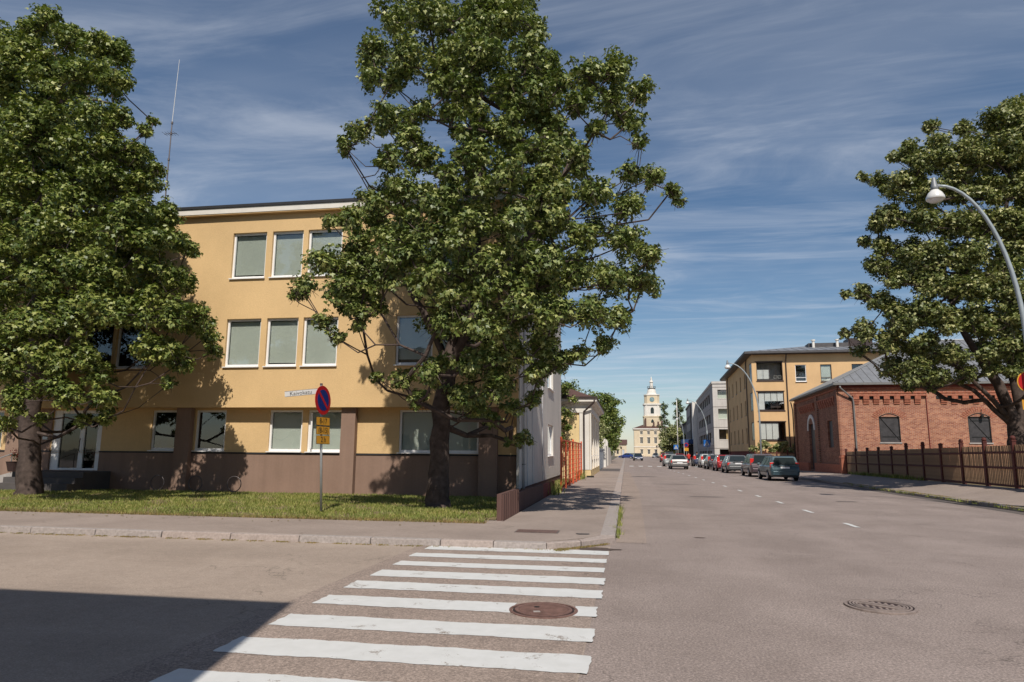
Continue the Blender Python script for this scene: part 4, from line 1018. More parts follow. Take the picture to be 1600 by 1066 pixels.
# courses under the eaves
bx('cornice', 'brick_plain', bk, -.10, BW, -.12, -.002, 6.62, 6.74)
bx('cornice', 'brick_red_dark', bk, -.06, BW, -.07, -.003, 6.742, 6.93)
bx('cornice', 'brick_plain', bk, -.10, -.002, -.12, BD, 6.62, 6.74)
bx('brick_band', 'brick_plain', bk, 0.9, 6.35, -.045, -.003, 6.28, 6.36)
bx('brick_band', 'brick_plain', bk, 7.2, 12.6, -.045, -.003, 6.28, 6.36)
def corbels(x0, n, side=False):
    for i in range(n):
        a = x0 + i * 0.735
        for k in range(3):
            z0 = 5.42 + k * .13
            if not side: bx('corbel', 'brick_plain', bk, a, a + .42, -.06 - k * .045, -.003, z0 + .012, z0 + .115)
            else: bx('corbel', 'brick_plain', bk, -.06 - k * .045, -.003, a, a + .40, z0 + .012, z0 + .115)
        if not side:
            bx('corbel_block', 'brick_plain', bk, a, a + .42, -.19, -.003, 5.81, 6.06)
            bx('corbel_gap_shade', 'sign_black', bk, a - .30, a - .015, -.03, -.004, 5.82, 6.05)  # flat black square painted as the shadow between corbels
        else: bx('corbel_block', 'brick_plain', bk, -.19, -.003, a, a + .40, 5.81, 6.06)
corbels(1.05, 7); corbels(7.3, 7); corbels(13.6, 7); corbels(0.9, 8, True); corbels(8.4, 9, True)
for a, b in ((1.0, 6.3), (7.2, 12.5), (13.5, 18.8)): bx('corbel_course', 'brick_plain', bk, a, b, -.20, -.004, 6.062, 6.16)
for a, b in ((.85, 6.9), (8.3, 15.2)): bx('corbel_course', 'brick_plain', bk, -.20, -.004, a, b, 6.062, 6.16)
for y_ in (0.0, 7.0, 16.6): bx('pilaster', 'brick_side_shaded', bk, -.13, -.004, y_ + .02, y_ + .75, -.2, 6.60)
bx('plinth', 'brick_plain', bk, -.20, -.005, 0.02, 8.85, -.2, .75); bx('plinth', 'brick_plain', bk, -.20, -.005, 11.35, BD, -.2, .75)
MB().tube([(6.28, -.05, 6.2), (6.28, -.05, .1)], .035, 6).build('iron_conductor', 'brick_red_dark', bk)
# side door and side window
dpts = [(8.9, .1), (11.3, .1), (11.3, 3.6)] + [(10.1 + 1.2 * math.cos(t), 3.6 + 1.0 * math.sin(t)) for t in np.linspace(.25, PI - .25, 8)] + [(8.9, 3.6)]
bx('door', 'shutter_black', bk, 0.2, 0.28, 8.92, 11.28, 0.1, 4.28)
for s_ in range(9):
    t0_, t1_ = PI * s_ / 9, PI * (s_ + 1) / 9 - .02
    v_ = []
    for rr, tt in ((1.22, t0_), (1.55, t0_), (1.55, t1_), (1.22, t1_)): v_.append((10.1 + rr * math.cos(tt), 3.7 + rr * .95 * math.sin(tt)))
    MB().prism_x(v_, -.08, -.003).build('arch_stone', 'stucco_white', bk)
bx('shutter', 'shutter_black', bk, 0.15, 0.2, 2.42, 4.08, 2.12, 4.28)
# gable shaped gate pillar at the fence
gp = thing('brick_gate_pillar', 'low brick pillar at the corner of the red brick hall', 'pillar', (16.35, 56.75, 0.12), ROT)
bx('shaft', 'brick_plain', gp, 0, .75, 0, .6, -.05, 1.25)
MB().prism_y([(-.03, 1.252), (.78, 1.252), (.70, 1.42), (.05, 1.42)], -.03, .63).build('cap', 'brick_plain', gp)
bk.scale = (.93, .93, .93); bk.location = (15.50, 53.5, .21); gp.scale = (.93, .93, .93); gp.location = (15.20, 52.75, .23)
# zinc hipped roof with standing seams
e = .42; RZ = BH + .16; tanp = .50; hd = BD / 2 + e; rx0 = -e + hd; rx1 = BW + e - hd; ry = BD / 2; rz = RZ + hd * tanp
MB().add([(-e, -e, RZ), (BW + e, -e, RZ), (BW + e, BD + e, RZ), (-e, BD + e, RZ), (rx0, ry, rz), (rx1, ry, rz)],
         [(0, 1, 5, 4), (1, 2, 5), (2, 3, 4, 5), (3, 0, 4)]).build('roof', 'zinc_roof', bk)
MB().prism([(-e, -e), (BW + e, -e), (BW + e, BD + e), (-e, BD + e)], RZ - .17, RZ - .004).build('eaves', 'pipe_grey', bk)
x_ = 0.0
while x_ < BW:
    top = min(hd, x_ + e, BW + e - x_)
    MB().add([(x_ - .02, -e, RZ + .004), (x_ + .02, -e, RZ + .004), (x_ + .02, -e + top, RZ + .004 + top * tanp), (x_ - .02, -e + top, RZ + .004 + top * tanp),
              (x_ - .02, -e, RZ + .05), (x_ + .02, -e, RZ + .05), (x_ + .02, -e + top, RZ + .05 + top * tanp), (x_ - .02, -e + top, RZ + .05 + top * tanp)],
             [(4, 5, 6, 7), (0, 4, 7, 3), (1, 2, 6, 5), (0, 1, 5, 4)]).build('roof_seam', 'zinc_seam', bk)
    x_ += .62
y_ = 0.1
while y_ < BD:
    top = min(y_ + e, BD + e - y_)
    MB().add([(-e, y_ - .02, RZ + .05), (-e, y_ + .02, RZ + .05), (-e + top, y_ + .02, RZ + .05 + top * tanp), (-e + top, y_ - .02, RZ + .05 + top * tanp),
              (-e, y_ - .02, RZ), (-e, y_ + .02, RZ), (-e + top, y_ + .02, RZ + top * tanp), (-e + top, y_ - .02, RZ + top * tanp)],
             [(0, 1, 2, 3), (0, 3, 7, 4), (1, 5, 6, 2)]).build('roof_seam', 'zinc_seam', bk)
    y_ += .62
MB().tube([(-e, -e, RZ + .03), (rx0, ry, rz + .03)], .06, 6).build('hip_cap', 'zinc_seam', bk)
MB().tube([(rx0, ry, rz + .03), (rx1, ry, rz + .03)], .06, 6).build('ridge_cap', 'zinc_seam', bk)
MB().tube([(.05, -.42, 6.85), (.1, -.38, 6.7), (1.0, -.14, 5.9), (1.05, -.12, 5.6), (1.05, -.12, 2.3), (1.05, -.12, .1)], .065, 8).build('downpipe', 'pipe_grey', bk, smooth=True)
MB().tube([(-.3, BD + .3, 6.85), (-.25, BD + .2, 6.5), (-.22, BD - .1, 6.0), (-.22, BD - .1, .1)], .06, 8).build('downpipe', 'pipe_dark', bk, smooth=True)

# ------------------------------------------------------------------ brown slat fence
fc = thing('slat_fence', 'tan slat fence with dark red brown posts along the right pavement', 'fence', (0, 0, 0))
POST = [(16.69, 56.55), (16.5, 53.69), (16.3, 50.64), (16.13, 48.0), (15.95, 45.25), (15.77, 42.53), (15.6, 39.84), (15.43, 37.32), (15.27, 34.82), (15.1, 32.35), (14.94, 29.8), (14.78, 27.3), (14.6, 24.7), (14.45, 22.2)]
def zf(y): return 0.36 - (y - 30) * 0.0085
slat = MB().add([(-.052, -.008, 0), (.052, -.008, 0), (.052, .008, 0), (-.052, .008, 0), (-.052, -.008, 1.60), (.052, -.008, 1.60), (.052, .008, 1.60), (-.052, .008, 1.60)],
                [(0, 3, 2, 1), (4, 5, 6, 7), (0, 1, 5, 4), (1, 2, 6, 5), (2, 3, 7, 6), (3, 0, 4, 7)]).mesh('slat', 'slat_wood')
fc.scale = (.93, .93, .93); fc.location = (0, 0, .1155)
post = MB().box(-.07, .07, -.07, .07, 0, 1.85); post.add([(-.085, -.085, 1.85), (.085, -.085, 1.85), (.085, .085, 1.85), (-.085, .085, 1.85), (-.085, -.085, 1.89), (.085, -.085, 1.89), (.085, .085, 1.89), (-.085, .085, 1.89), (0, 0, 1.95)],
    [(0, 3, 2, 1), (0, 1, 5, 4), (1, 2, 6, 5), (2, 3, 7, 6), (3, 0, 4, 7), (4, 5, 8), (5, 6, 8), (6, 7, 8), (7, 4, 8)])
post_me = post.mesh('post', 'post_redbrown')
cap_me = MB().lathe([(.01, 0), (.085, .02), (.10, .08), (.07, .15), (.02, .17)], n=10).mesh('post_cap', 'post_redbrown', True)
random.seed(21)
for i, (px_, py_) in enumerate(POST):
    p_ = link('post', post_me, fc, (px_, py_, zf(py_)), (0, 0, random.uniform(-.03, .03)))
    if i in (5, 6, 8, 9, 10): link('post_cap', cap_me, p_, (0, 0, 1.90))
    if i == len(POST) - 1: break
    qx, qy = POST[i + 1]
    L_ = math.hypot(qx - px_, qy - py_); ang = math.atan2(qy - py_, qx - px_)
    z0_, z1_ = zf(py_), zf(qy); step_z = (z0_ + z1_) / 2
    for hz in (.12, .82, 1.42):
        o_ = MB().box(.085, L_ - .085, -.05, -.012, hz - .045, hz + .045).build('rail', 'post_redbrown', fc, loc=(px_, py_, step_z), rot=(0, 0, ang + PI * 0))
    n_s = int((L_ - .2) / .135)
    for k in range(n_s):
        d = .13 + (L_ - .26) * k / (n_s - 1)
        link('slat', slat, fc, (px_ + (qx - px_) * d / L_ - .0, py_ + (qy - py_) * d / L_, step_z + .10 + random.uniform(-.006, .006)), (0, random.uniform(-.01, .01), ang))
# planter fence and bush by the apartment block
pf = thing('planter_fence', 'brown wooden panel fence in front of the ochre apartment block', 'fence', (12.4, 70.3, 0.12), R(-1.5))
for i in range(6): bx('post', 'post_redbrown', pf, i * 1.0 - .06, i * 1.0 + .06, -.06, .06, 0, 1.9 if i % 2 else 1.75)
for i in range(5): bx('panel', 'slat_wood', pf, i + .07, i + .93, -.02, .02, .3, 1.55)
bx('rail', 'post_redbrown', pf, 0, 5.05, -.05, -.022, 1.56, 1.64)

# ------------------------------------------------------------------ ochre apartment block
ap = thing('apartment_block', 'ochre four storey apartment block with glazed balconies and grey roof', 'building', (12.95, 73.0, 0), ROT)
AW, AD, AH = 34.0, 26.0, 11.75
balc = [(.45, 3.0, 2.98, 4.83), (.45, 3.0, 5.98, 7.90), (.45, 3.0, 9.02, 10.95)]
smw = [(4.2, 5.25), (6.6, 7.65), (9.55, 10.6), (13.0, 14.1), (16, 17.1), (19, 20.1)]
ah = balc + [(a, b, z, z + 1.72) for a, b in smw for z in (8.88,)] + [(a, b, z, z + 1.72) for a, b in smw[2:] for z in (5.8, 2.7)]
w = MB(); wall_holes(w, 'x', 0, 0, AW, 1.9, AH, ah, .2); w.build('front_wall', 'plaster_ochre', ap)
bs = [(.35, 2.2, z0, z1) for _, _, z0, z1 in balc]
ss = [(a, a + .9, z, z + 1.65) for a in (5.6, 9.4, 13.4, 17.4, 21.5) for z in (8.75, 5.75, 2.75)]
w = MB(); wall_holes(w, 'y', 0, 0, AD, 1.9, AH, bs + ss, .2, 1); w.build('side_wall', 'plaster_ochre', ap)
bx('base', 'plaster_redbrown', ap, .06, AW, .06, AD, -.2, 1.898)
bx('base_front', 'plaster_ochre', ap, 0, 3.4, 0, .3, -.2, 1.899)
bx('back_wall', 'plaster_ochre', ap, .5, AW, AD - .2, AD, 1.9, AH)
for j, (a, b, z0, z1) in enumerate(balc):
    fr_ = MB(); fr_.box(a, b, .02, .10, z0, z0 + .07); fr_.box(a, b, .02, .10, z1 - .07, z1); fr_.box(a, a + .06, .02, .10, z0 + .07, z1 - .07); fr_.box(b - .06, b, .02, .10, z0 + .07, z1 - .07)
    bal = fr_.build('balcony_glazing', 'frame_brown', ap)
    np_ = 4
    for k in range(np_):
        xa, xb = a + .06 + (b - a - .12) * k / np_, a + .06 + (b - a - .12) * (k + 1) / np_
        MB().quad((xa + .008, .05, z0 + .07), (xb - .008, .05, z0 + .07), (xb - .008, .05, z1 - .07), (xa + .008, .05, z1 - .07)).build('pane', 'glass', bal)
        if k: bx('pane_edge', 'frame_brown', bal, xa - .012, xa + .012, .045, .056, z0 + .07, z1 - .07)
    if j == 1:
        for k in range(4): bx('curtain', 'curtain_white', bal, a + .1 + k * .6, a + .67 + k * .6, .12, .15, z0 + (.1 if k == 0 else .95), z1 - .1)
        bx('balcony_table', 'frame_brown', bal, a + 1.3, b - .3, .5, .9, z0 + .3, z0 + .75)
    if j == 0:
        for k in range(3): bx('curtain', 'curtain_white', bal, a + .1 + k * .6, a + .67 + k * .6, .12, .15, z0 + .1, z1 - .1)
    if j == 2:
        bx('curtain', 'curtain_white', bal, a + .1, a + 1.25, .3, .33, z0 + .2, z0 + 1.15)
        for cx_ in (a + 1.7, a + 2.1):
            MB().tube([(cx_, .2, z0 + .25), (cx_ + .3, .2, z0 + .25), (cx_ + .3, .2, z0 + .5), (cx_, .2, z0 + .5), (cx_, .2, z0 + .25)], .02, 4).build('chair_back', 'stucco_white', bal)
    rr = MB(); rr.box(a, b, 1.3, 1.4, z0, z1); rr.box(.25, 3.2, .25, 1.4, z0 - .12, z0 - .01); rr.build('balcony_back', 'concrete_grey' if j == 2 else 'interior_dark', ap)
    bx('balcony_lip', 'frame_brown', ap, a - .12, b + .06, -.05, -.003, z1, z1 + .08)
    bx('balcony_sill', 'frame_brown', ap, a - .05, b + .06, -.05, -.003, z0 - .10, z0)
    f2 = MB(); f2.box(.02, .1, .35, 2.2, z0, z0 + .07); f2.box(.02, .1, .35, 2.2, z1 - .07, z1); f2.box(.02, .1, 1.25, 1.31, z0 + .07, z1 - .07)
    b2 = f2.build('balcony_glazing', 'frame_brown', ap)
    MB().quad((.05, .35, z0 + .07), (.05, 2.2, z0 + .07), (.05, 2.2, z1 - .07), (.05, .35, z1 - .07)).build('pane', 'glass_dark', b2)
for a, b, z0, z1 in ah[3:]:
    framed_window(ap, a, b, z0, z1, .06, fw=.06, frame='white_pvc' if a < 6 else 'frame_brown', transom=z0 + .42, blind='blind_fabric' if a > 6 and a < 8 else None, deep=.45)
for a, b, z0, z1 in ss:
    framed_window(ap, a, b, z0, z1, .08, fw=.06, frame='frame_brown', axis='y', sign=1, transom=z0 + .4, deep=.4, glass='glass_dark')
for y_ in (3.9, 23.3):
    MB().tube([(-.02, y_, AH), (-.10, y_, AH - .5), (-.10, y_, 2.0), (-.12, y_, .2)], .06, 6).build('downpipe', 'pipe_dark', ap)
MB().tube([(3.32, -.62, AH + .12), (3.32, -.5, AH - .2), (3.32, -.09, AH - .8), (3.32, -.09, .2)], .06, 6).build('downpipe', 'pipe_dark', ap)
e = .75
MB().prism([(-e, -e), (AW, -e), (AW, AD + e), (-e, AD + e)], AH + .002, AH + .22).build('eaves', 'roof_darkgrey', ap)
MB().prism([(-e + .1, -e + .1), (AW, -e + .1), (AW, AD + e - .1), (-e + .1, AD + e - .1)], AH - .06, AH).build('soffit', 'frame_brown', ap)
MB().add([(-e, -e, AH + .225), (AW, -e, AH + .225), (AW, AD + e, AH + .225), (-e, AD + e, AH + .225), (13, AD / 2, AH + 3.0), (AW - 10, AD / 2, AH + 3.0)],
         [(0, 1, 5, 4), (1, 2, 5), (2, 3, 4, 5), (3, 0, 4)]).build('roof', 'zinc_roof', ap)
for i in range(30):
    x_ = i * .9; top = min(AD / 2 + e, (x_ + e)) * .98
    MB().tube([(x_, -e + .02, AH + .25), (x_ + 0.0, -e + top * .75, AH + .25 + top * .75 * .203)], .025, 4).build('roof_seam', 'zinc_seam', ap)
for xx in (7.0, 9.4): MB().lathe([(.14, 0), (.14, .8), (.22, .82), (.22, .95)], (xx, 4.2, AH + 1.1), 10).build('roof_vent', 'stucco_white', ap)
bx('roof_box', 'roof_darkgrey', ap, 6.6, 10.6, 4.6, 6.5, AH + 1.1, AH + 1.75)
bx('roof_box', 'pipe_dark', ap, 10.6, 13.0, 4.6, 6.5, AH + 1.1, AH + 2.2)

# ------------------------------------------------------------------ pale concrete office block
of = thing('office_block', 'pale concrete office block with ribbon windows beyond the ochre block', 'building', (13.48, 110.0, 0), ROT)
OW, OD, OH = 20.0, 41.0, 12.35
oh = [(.75, 9.0, 10.0, 11.4), (.75, 9.0, 6.85, 8.45), (.75, 9.0, 3.72, 5.3), (.75, 9.0, .1, 2.26)]
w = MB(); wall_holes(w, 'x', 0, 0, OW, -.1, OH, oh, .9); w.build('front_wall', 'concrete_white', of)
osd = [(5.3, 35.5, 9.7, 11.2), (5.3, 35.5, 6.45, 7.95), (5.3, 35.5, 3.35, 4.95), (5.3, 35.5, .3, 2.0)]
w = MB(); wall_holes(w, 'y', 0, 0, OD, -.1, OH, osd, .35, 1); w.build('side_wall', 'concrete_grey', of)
w = MB(); w.box(1.0, OW, 1.0, OD - .5, 0, OH - .2); w.build('core', 'interior_dark', of)
for j, (a, b, z0, z1) in enumerate(oh[:3]):
    n_p = 5
    for k in range(n_p):
        xa, xb = a + (b - a) * k / n_p, a + (b - a) * (k + 1) / n_p
        MB().quad((xa + .02, .5, z0), (xb - .02, .5, z0), (xb - .02, .5, z1), (xa + .02, .5, z1)).build('pane', 'glass', of)
        bx('mullion', 'frame_brown', of, xb - .02, xb + .02, .47, .53, z0, z1)
    bx('balcony_rail', 'stucco_white', of, a, b, -.04, -.003, z0 - .05, z0 + .04)
    if j == 2: bx('sunblind', 'curtain_tan', of, a + 1.1, b, .55, .6, z0, z1 - .1)
    if j == 0: bx('sunblind', 'blind_fabric', of, a, b, .62, .66, z0 + .1, z1 - .3)
    if j == 1: bx('sunblind', 'blind_fabric', of, a, b, .62, .66, z0, z1)
for j, (a, b, z0, z1) in enumerate(osd):
    n_p = 20
    for k in range(n_p):
        ya, yb_ = a + (b - a) * k / n_p, a + (b - a) * (k + 1) / n_p
        MB().quad((.22, ya + .05, z0), (.22, yb_ - .05, z0), (.22, yb_ - .05, z1), (.22, ya + .05, z1)).build('pane', 'glass_dark', of)
        bx('mullion', 'stucco_white' if k % 3 == 0 else 'frame_brown', of, .1, .24, yb_ - .09, yb_ + .09, z0, z1)
for z in (2.35, 5.55, 8.70, 11.75):
    bx('floor_joint', 'frame_brown', of, -.004, .01, -.004, OD, z, z + .07); bx('floor_joint', 'frame_brown', of, -.003, OW, -.004, .01, z, z + .07)
MB().prism([(-.12, -.12), (OW, -.12), (OW, OD), (-.12, OD)], OH + .002, OH + .35).build('roof_edge', 'concrete_white', of)
bx('meter_box', 'stucco_white', of, -.25, -.003, 1.4, 2.4, 2.9, 4.0)
# tower-like stair block and the next building
sb = thing('stair_tower', 'plain white stair tower beyond the concrete office block', 'building', (14.25, 151.5, 0), ROT)
bx('wall', 'stucco_white', sb, 0, 6, 0, 3.2, -.1, 12.5)
bx('awning', 'awning_blue', sb, -2.4, -.003, .2, 9.5, 3.6, 4.5)
bx('entrance', 'interior_dark', sb, -.9, -.01, .6, 9.2, 0, 3.4)
nx = thing('grey_building', 'long grey three storey building beyond the stair tower', 'building', (14.3, 155.0, 0), ROT)
nh_ = [(2.0 + i * 4, 5.2 + i * 4, z, z + 1.7) for i in range(5) for z in (8.4, 5.0)]
w = MB(); wall_holes(w, 'y', 0, 0, 23, -.1, 12.2, nh_, .3, 1); w.quad((0, 0, 0), (12, 0, 0), (12, 0, 12.2), (0, 0, 12.2)); w.quad((0, 23, 0), (12, 23, 0), (12, 23, 12.2), (0, 23, 12.2)); w.build('wall', 'concrete_grey', nx)
for a, b, z0, z1 in nh_: bx('window', 'blind_fabric' if a < 5 else 'car_glass', nx, .2, .28, a, b, z0, z1)
bx('roof', 'roof_darkgrey', nx, -.2, 12, -.1, 23.2, 12.202, 12.6)
MB().tube([(-.1, .3, 12.2), (-.12, .3, .2)], .1, 6).build('downpipe', 'pipe_dark', nx)
gh_ = thing('gabled_house', 'grey rendered gabled house behind the street lamp far right', 'house', (13.0, 181.0, 0), ROT)
MB().prism_y([(0, 0), (11, 0), (11, 7.6), (5.5, 11.0), (0, 7.6)], 0, 16).build('wall', 'concrete_grey', gh_)
MB().prism_y([(-.6, 7.3), (5.5, 11.1), (11.6, 7.3), (11.6, 7.6), (5.5, 11.5), (-.6, 7.6)], -.5, 16.5).build('roof', 'roof_darkgrey', gh_)
for zz in (1.2, 4.6):
    for xx in (1.0, 4.6, 8.2): bx('window', 'car_glass', gh_, xx, xx + 1.2, -.03, -.003, zz, zz + 1.8)
lh = thing('low_shed', 'low dark shed behind parked cars at the street end', 'shed', (12.0, 200.0, 0))
bx('wall', 'plinth_dark', lh, 0, 12, 0, 8, 0, 3.6); bx('roof', 'roof_darkgrey', lh, -.4, 12.4, -.4, 8.4, 3.602, 3.9)

# ------------------------------------------------------------------ street lamps
def lamp(name, label, y, h=10.1, reach=3.2, x=12.0, s=1.0, drop=0.0):
    t = thing(name, label, 'street lamp', (x, y, 0.12), 0, 'curved street lamps along the right pavement')
    pts = [(0, 0, 0), (0, 0, h * .45)]; rad = [.09 * s, .075 * s]
    n = 14; Rz = 5.0; zt = h - .35
    for i in range(n + 1):
        a = (PI / 2) * i / n
        pts.append((-reach * (1 - math.cos(a)) ** 1.0, 0, zt - Rz + Rz * math.sin(a))); rad.append((.072 - .03 * i / n) * s)
    MB().tube(pts, rad, 10).build('pole', 'lamp_paint', t, smooth=True)
    MB().lathe([(.11, 0), (.11, .9), (.085, .95)], n=10).build('pole_base', 'lamp_paint', t, smooth=False)
    hx = -reach - .10
    hd_ = MB().lathe([(.115, 0), (.105, .12), (.055, .40), (.05, .43)], (0, 0, 0), 16).build('lamp_neck', 'lamp_cast', t, loc=(hx, 0, zt - .16), smooth=True)
    MB().lathe([(.255, -.30), (.27, -.27), (.265, -.20), (.20, -.07), (.13, 0.0), (.11, .03)], (0, 0, 0), 20).build('lamp_shade', 'lamp_bowl', t, loc=(hx, 0, zt - .17), smooth=True)
    MB().lathe([(.05, -.40), (.16, -.37), (.225, -.31), (.235, -.29)], (0, 0, 0), 16).build('lamp_glass', 'head_glass', t, loc=(hx, 0, zt - .17), smooth=True)
    bx('arm_clamp', 'lamp_cast', t, hx + .02, hx + .16, -.04, .04, zt - .04, zt + .04)
    return t
lamp('street_lamp', 'large near street lamp with pale bell head over the right pavement', 22.6, 10.35, 2.05)
lamp('street_lamp', 'second street lamp rising between parked cars and ochre block', 65.0, 10.1, 2.5)
lamp('street_lamp', 'street lamp before the concrete office carrying the crossing sign', 106.0, 9.7, 2.6)
lamp('street_lamp', 'farthest street lamp beside the gabled grey house', 148.0, 9.2, 1.2)
fp_ = thing('flagpole', 'tall thin white flagpole far along the right pavement', 'flagpole', (10.9, 150, 0.12))
MB().tube([(0, 0, 0), (0, 0, 12.6)], [.11, .07], 8).build('pole', 'stucco_white', fp_, smooth=True)
MB().lathe([(.01, 0), (.13, .1), (.01, .22)], (0, 0, 12.6), 8).build('finial', 'stucco_white', fp_)

# ------------------------------------------------------------------ signs
# leaning no-parking sign in the lawn: discs face the main street
sp = thing('no_parking_sign', 'leaning steel post with round blue and red no parking sign in lawn', 'traffic sign', (-7.28, 15.95, 0.12))
MB().tube([(0, 0, -.05), (-.17, 0, 3.12)], .030, 10).build('pole', 'steel_galv', sp, smooth=True)
MB().lathe([(.036, 0), (.036, .05)], (-.17, 0, 3.11), 8).build('pole_cap', 'antenna_metal', sp)
def disc(name, mat, r, d0, d1, parent, n=36, loc=(0, 0, 0), rot=(0, 0, 0)):
    return MB().lathe([(r, d0), (r, d1)], n=n).build(name, mat, parent, loc=loc, rot=rot)
face = (R(90), 0, R(88.0))      # lathe axis turned to point along -y then rotated so that it faces the main street
SZ = R(84)
cs_, sn_ = math.cos(SZ), math.sin(SZ)
def sign_at(name, mb, mat, parent, base, tilt=0.0):
    """mb is drawn in its own x (width), z (height) plane with its face at -y"""
    return mb.build(name, mat, parent, loc=base, rot=(LEAN, 0, SZ))
def flat_disc(r, y0, y1, n=40):
    return MB().prism_y([(r * math.cos(2 * PI * k / n), r * math.sin(2 * PI * k / n)) for k in range(n)], y0, y1)
cz = 2.74
hb = (-.149 + .05, 0, cz); LEAN = -.054
pl_ = sign_at('sign_disc', flat_disc(.36, 0, .012), 'sign_red', sp, hb)
sign_at('blue_field', flat_disc(.262, -.004, -.0005), 'sign_blue', sp, hb)
w_ = .032
bar = MB().prism_y([(-.19 - w_, .17), (-.17, .19 + w_), (.19 + w_, -.17), (.17, -.19 - w_)][::-1], -.008, -.0045)
sign_at('diagonal_bar', bar, 'sign_red', sp, hb)
for k, tx in enumerate(('8-17', '(8-15)', '2 h')):
    zc = 2.22 - k * .225
    b0 = (-.0545 * zc + .05, 0, zc)
    sign_at('plate', MB().box(-.31, .31, 0, .008, -.105, .105), 'sign_black', sp, b0)
    for a, b in ((-.30, -.01), (.01, .30)): sign_at('plate_face', MB().box(a, b, -.004, -.0005, -.095, .095), 'sign_yellow', sp, b0)
    o_ = text('lettering', tx, .19, 'sign_black', sp, (b0[0] + .007, b0[1], b0[2]), (R(90) + LEAN, 0, SZ), .001)
np_s = thing('street_name_sign', 'small white street name plate reading Kaivokatu on the leaning post', 'street sign', (-7.46, 15.93, 3.09), R(157))
np_s.rotation_euler = (0, R(6.5), R(180 + 14))
MB().box(.02, .86, -.008, .008, -.07, .07).build('plate', 'sign_white', np_s)
bx('end_cap', 'antenna_metal', np_s, -.05, .02, -.03, .03, -.07, .10)
for z_ in (-.068, .062): bx('edge_strip', 'antenna_metal', np_s, .02, .86, .0085, .0105, z_, z_ + .006)
text('lettering', 'Kaivokatu', .135, 'sign_black', np_s, (.47, .0095, -.005), (R(90), 0, R(180)), .001)
# no-entry type red sign at the right edge of the frame
rs = thing('red_round_sign', 'round red sign above yellow plate at the right edge of frame', 'traffic sign', (12.02, 22.9, 0.14))
MB().tube([(0, 0, 0), (0, 0, 4.1)], .032, 8).build('pole', 'steel_galv', rs, smooth=True)
flat_disc(.33, -.06, -.048).build('sign_rim', 'sign_yellow', rs, loc=(0.05, 0, 3.72)); flat_disc(.30, -.066, -.0605).build('sign_disc', 'sign_red', rs, loc=(0.05, 0, 3.72))
bx('plate', 'sign_yellow', rs, -.20, .28, -.06, -.05, 2.88, 3.18)
def crossing(label, x, y, z, s, grp='blue pedestrian crossing signs'):
    t = thing('crossing_sign', label, 'traffic sign', (x, y, z), 0, grp)
    bx('panel', 'sign_lightblue', t, -s / 2, s / 2, -.03, 0, -s / 2, s / 2)
    MB().prism_y([(-.4 * s, -.36 * s), (.4 * s, -.36 * s), (0, .40 * s)], -.036, -.031).build('triangle', 'sign_white', t)
    m_ = MB(); m_.prism_y([(-.05 * s, -.05 * s), (.05 * s, -.05 * s), (.04 * s, .12 * s), (-.04 * s, .12 * s)], -.042, -.037)
    m_.prism_y([(-.05 * s, -.05 * s), (-.16 * s, -.3 * s), (-.09 * s, -.3 * s), (.0, -.08 * s), (.1 * s, -.3 * s), (.17 * s, -.3 * s), (.05 * s, -.05 * s)], -.0425, -.0375)
    m_.build('walking_figure', 'sign_black', t)
    MB().lathe([(.045 * s, 0), (.045 * s, .004)], n=10).build('figure_head', 'sign_black', t, loc=(0, -.037, .18 * s), rot=(R(90), 0, 0))
    bx('bracket', 'steel_galv', t, -.03, .03, 0.002, .10, -.15, .15)
    return t
crossing('blue crossing sign mounted on the office side street lamp', 11.9, 105.85, 3.1, .95)
c2_ = crossing('smaller blue crossing sign on its own post near the linden', 9.3, 133, 2.7, .85)
MB().tube([(0, .1, -2.6), (0, .1, .5)], .05, 6).build('pole', 'steel_galv', c2_)
ns = thing('parking_sign', 'round blue red sign with yellow plate far on the right', 'traffic sign', (10.6, 126, 0.12))
MB().tube([(0, 0, 0), (0, 0, 3.2)], .05, 6).build('pole', 'steel_galv', ns)
flat_disc(.40, -.10, -.08, 20).build('sign_disc', 'sign_red', ns, loc=(0, 0, 2.9)); flat_disc(.28, -.115, -.101, 20).build('blue_field', 'sign_blue', ns, loc=(0, 0, 2.9))
bx('plate', 'sign_yellow', ns, -.36, .36, -.10, -.08, 1.85, 2.42)
for xx, yy, hh_, lb in ((-1.2, 182, 3.0, 'thin sign post standing on the far left pavement'), (8.9, 205, 3.6, 'dark post with lantern before the town hall')):
    t = thing('sign_post', lb, 'post', (xx, yy, .1)); MB().tube([(0, 0, 0), (0, 0, hh_)], .06, 6).build('pole', 'pipe_dark', t)
    bx('head', 'pipe_dark', t, -.2, .2, -.05, .05, hh_ - .6, hh_)
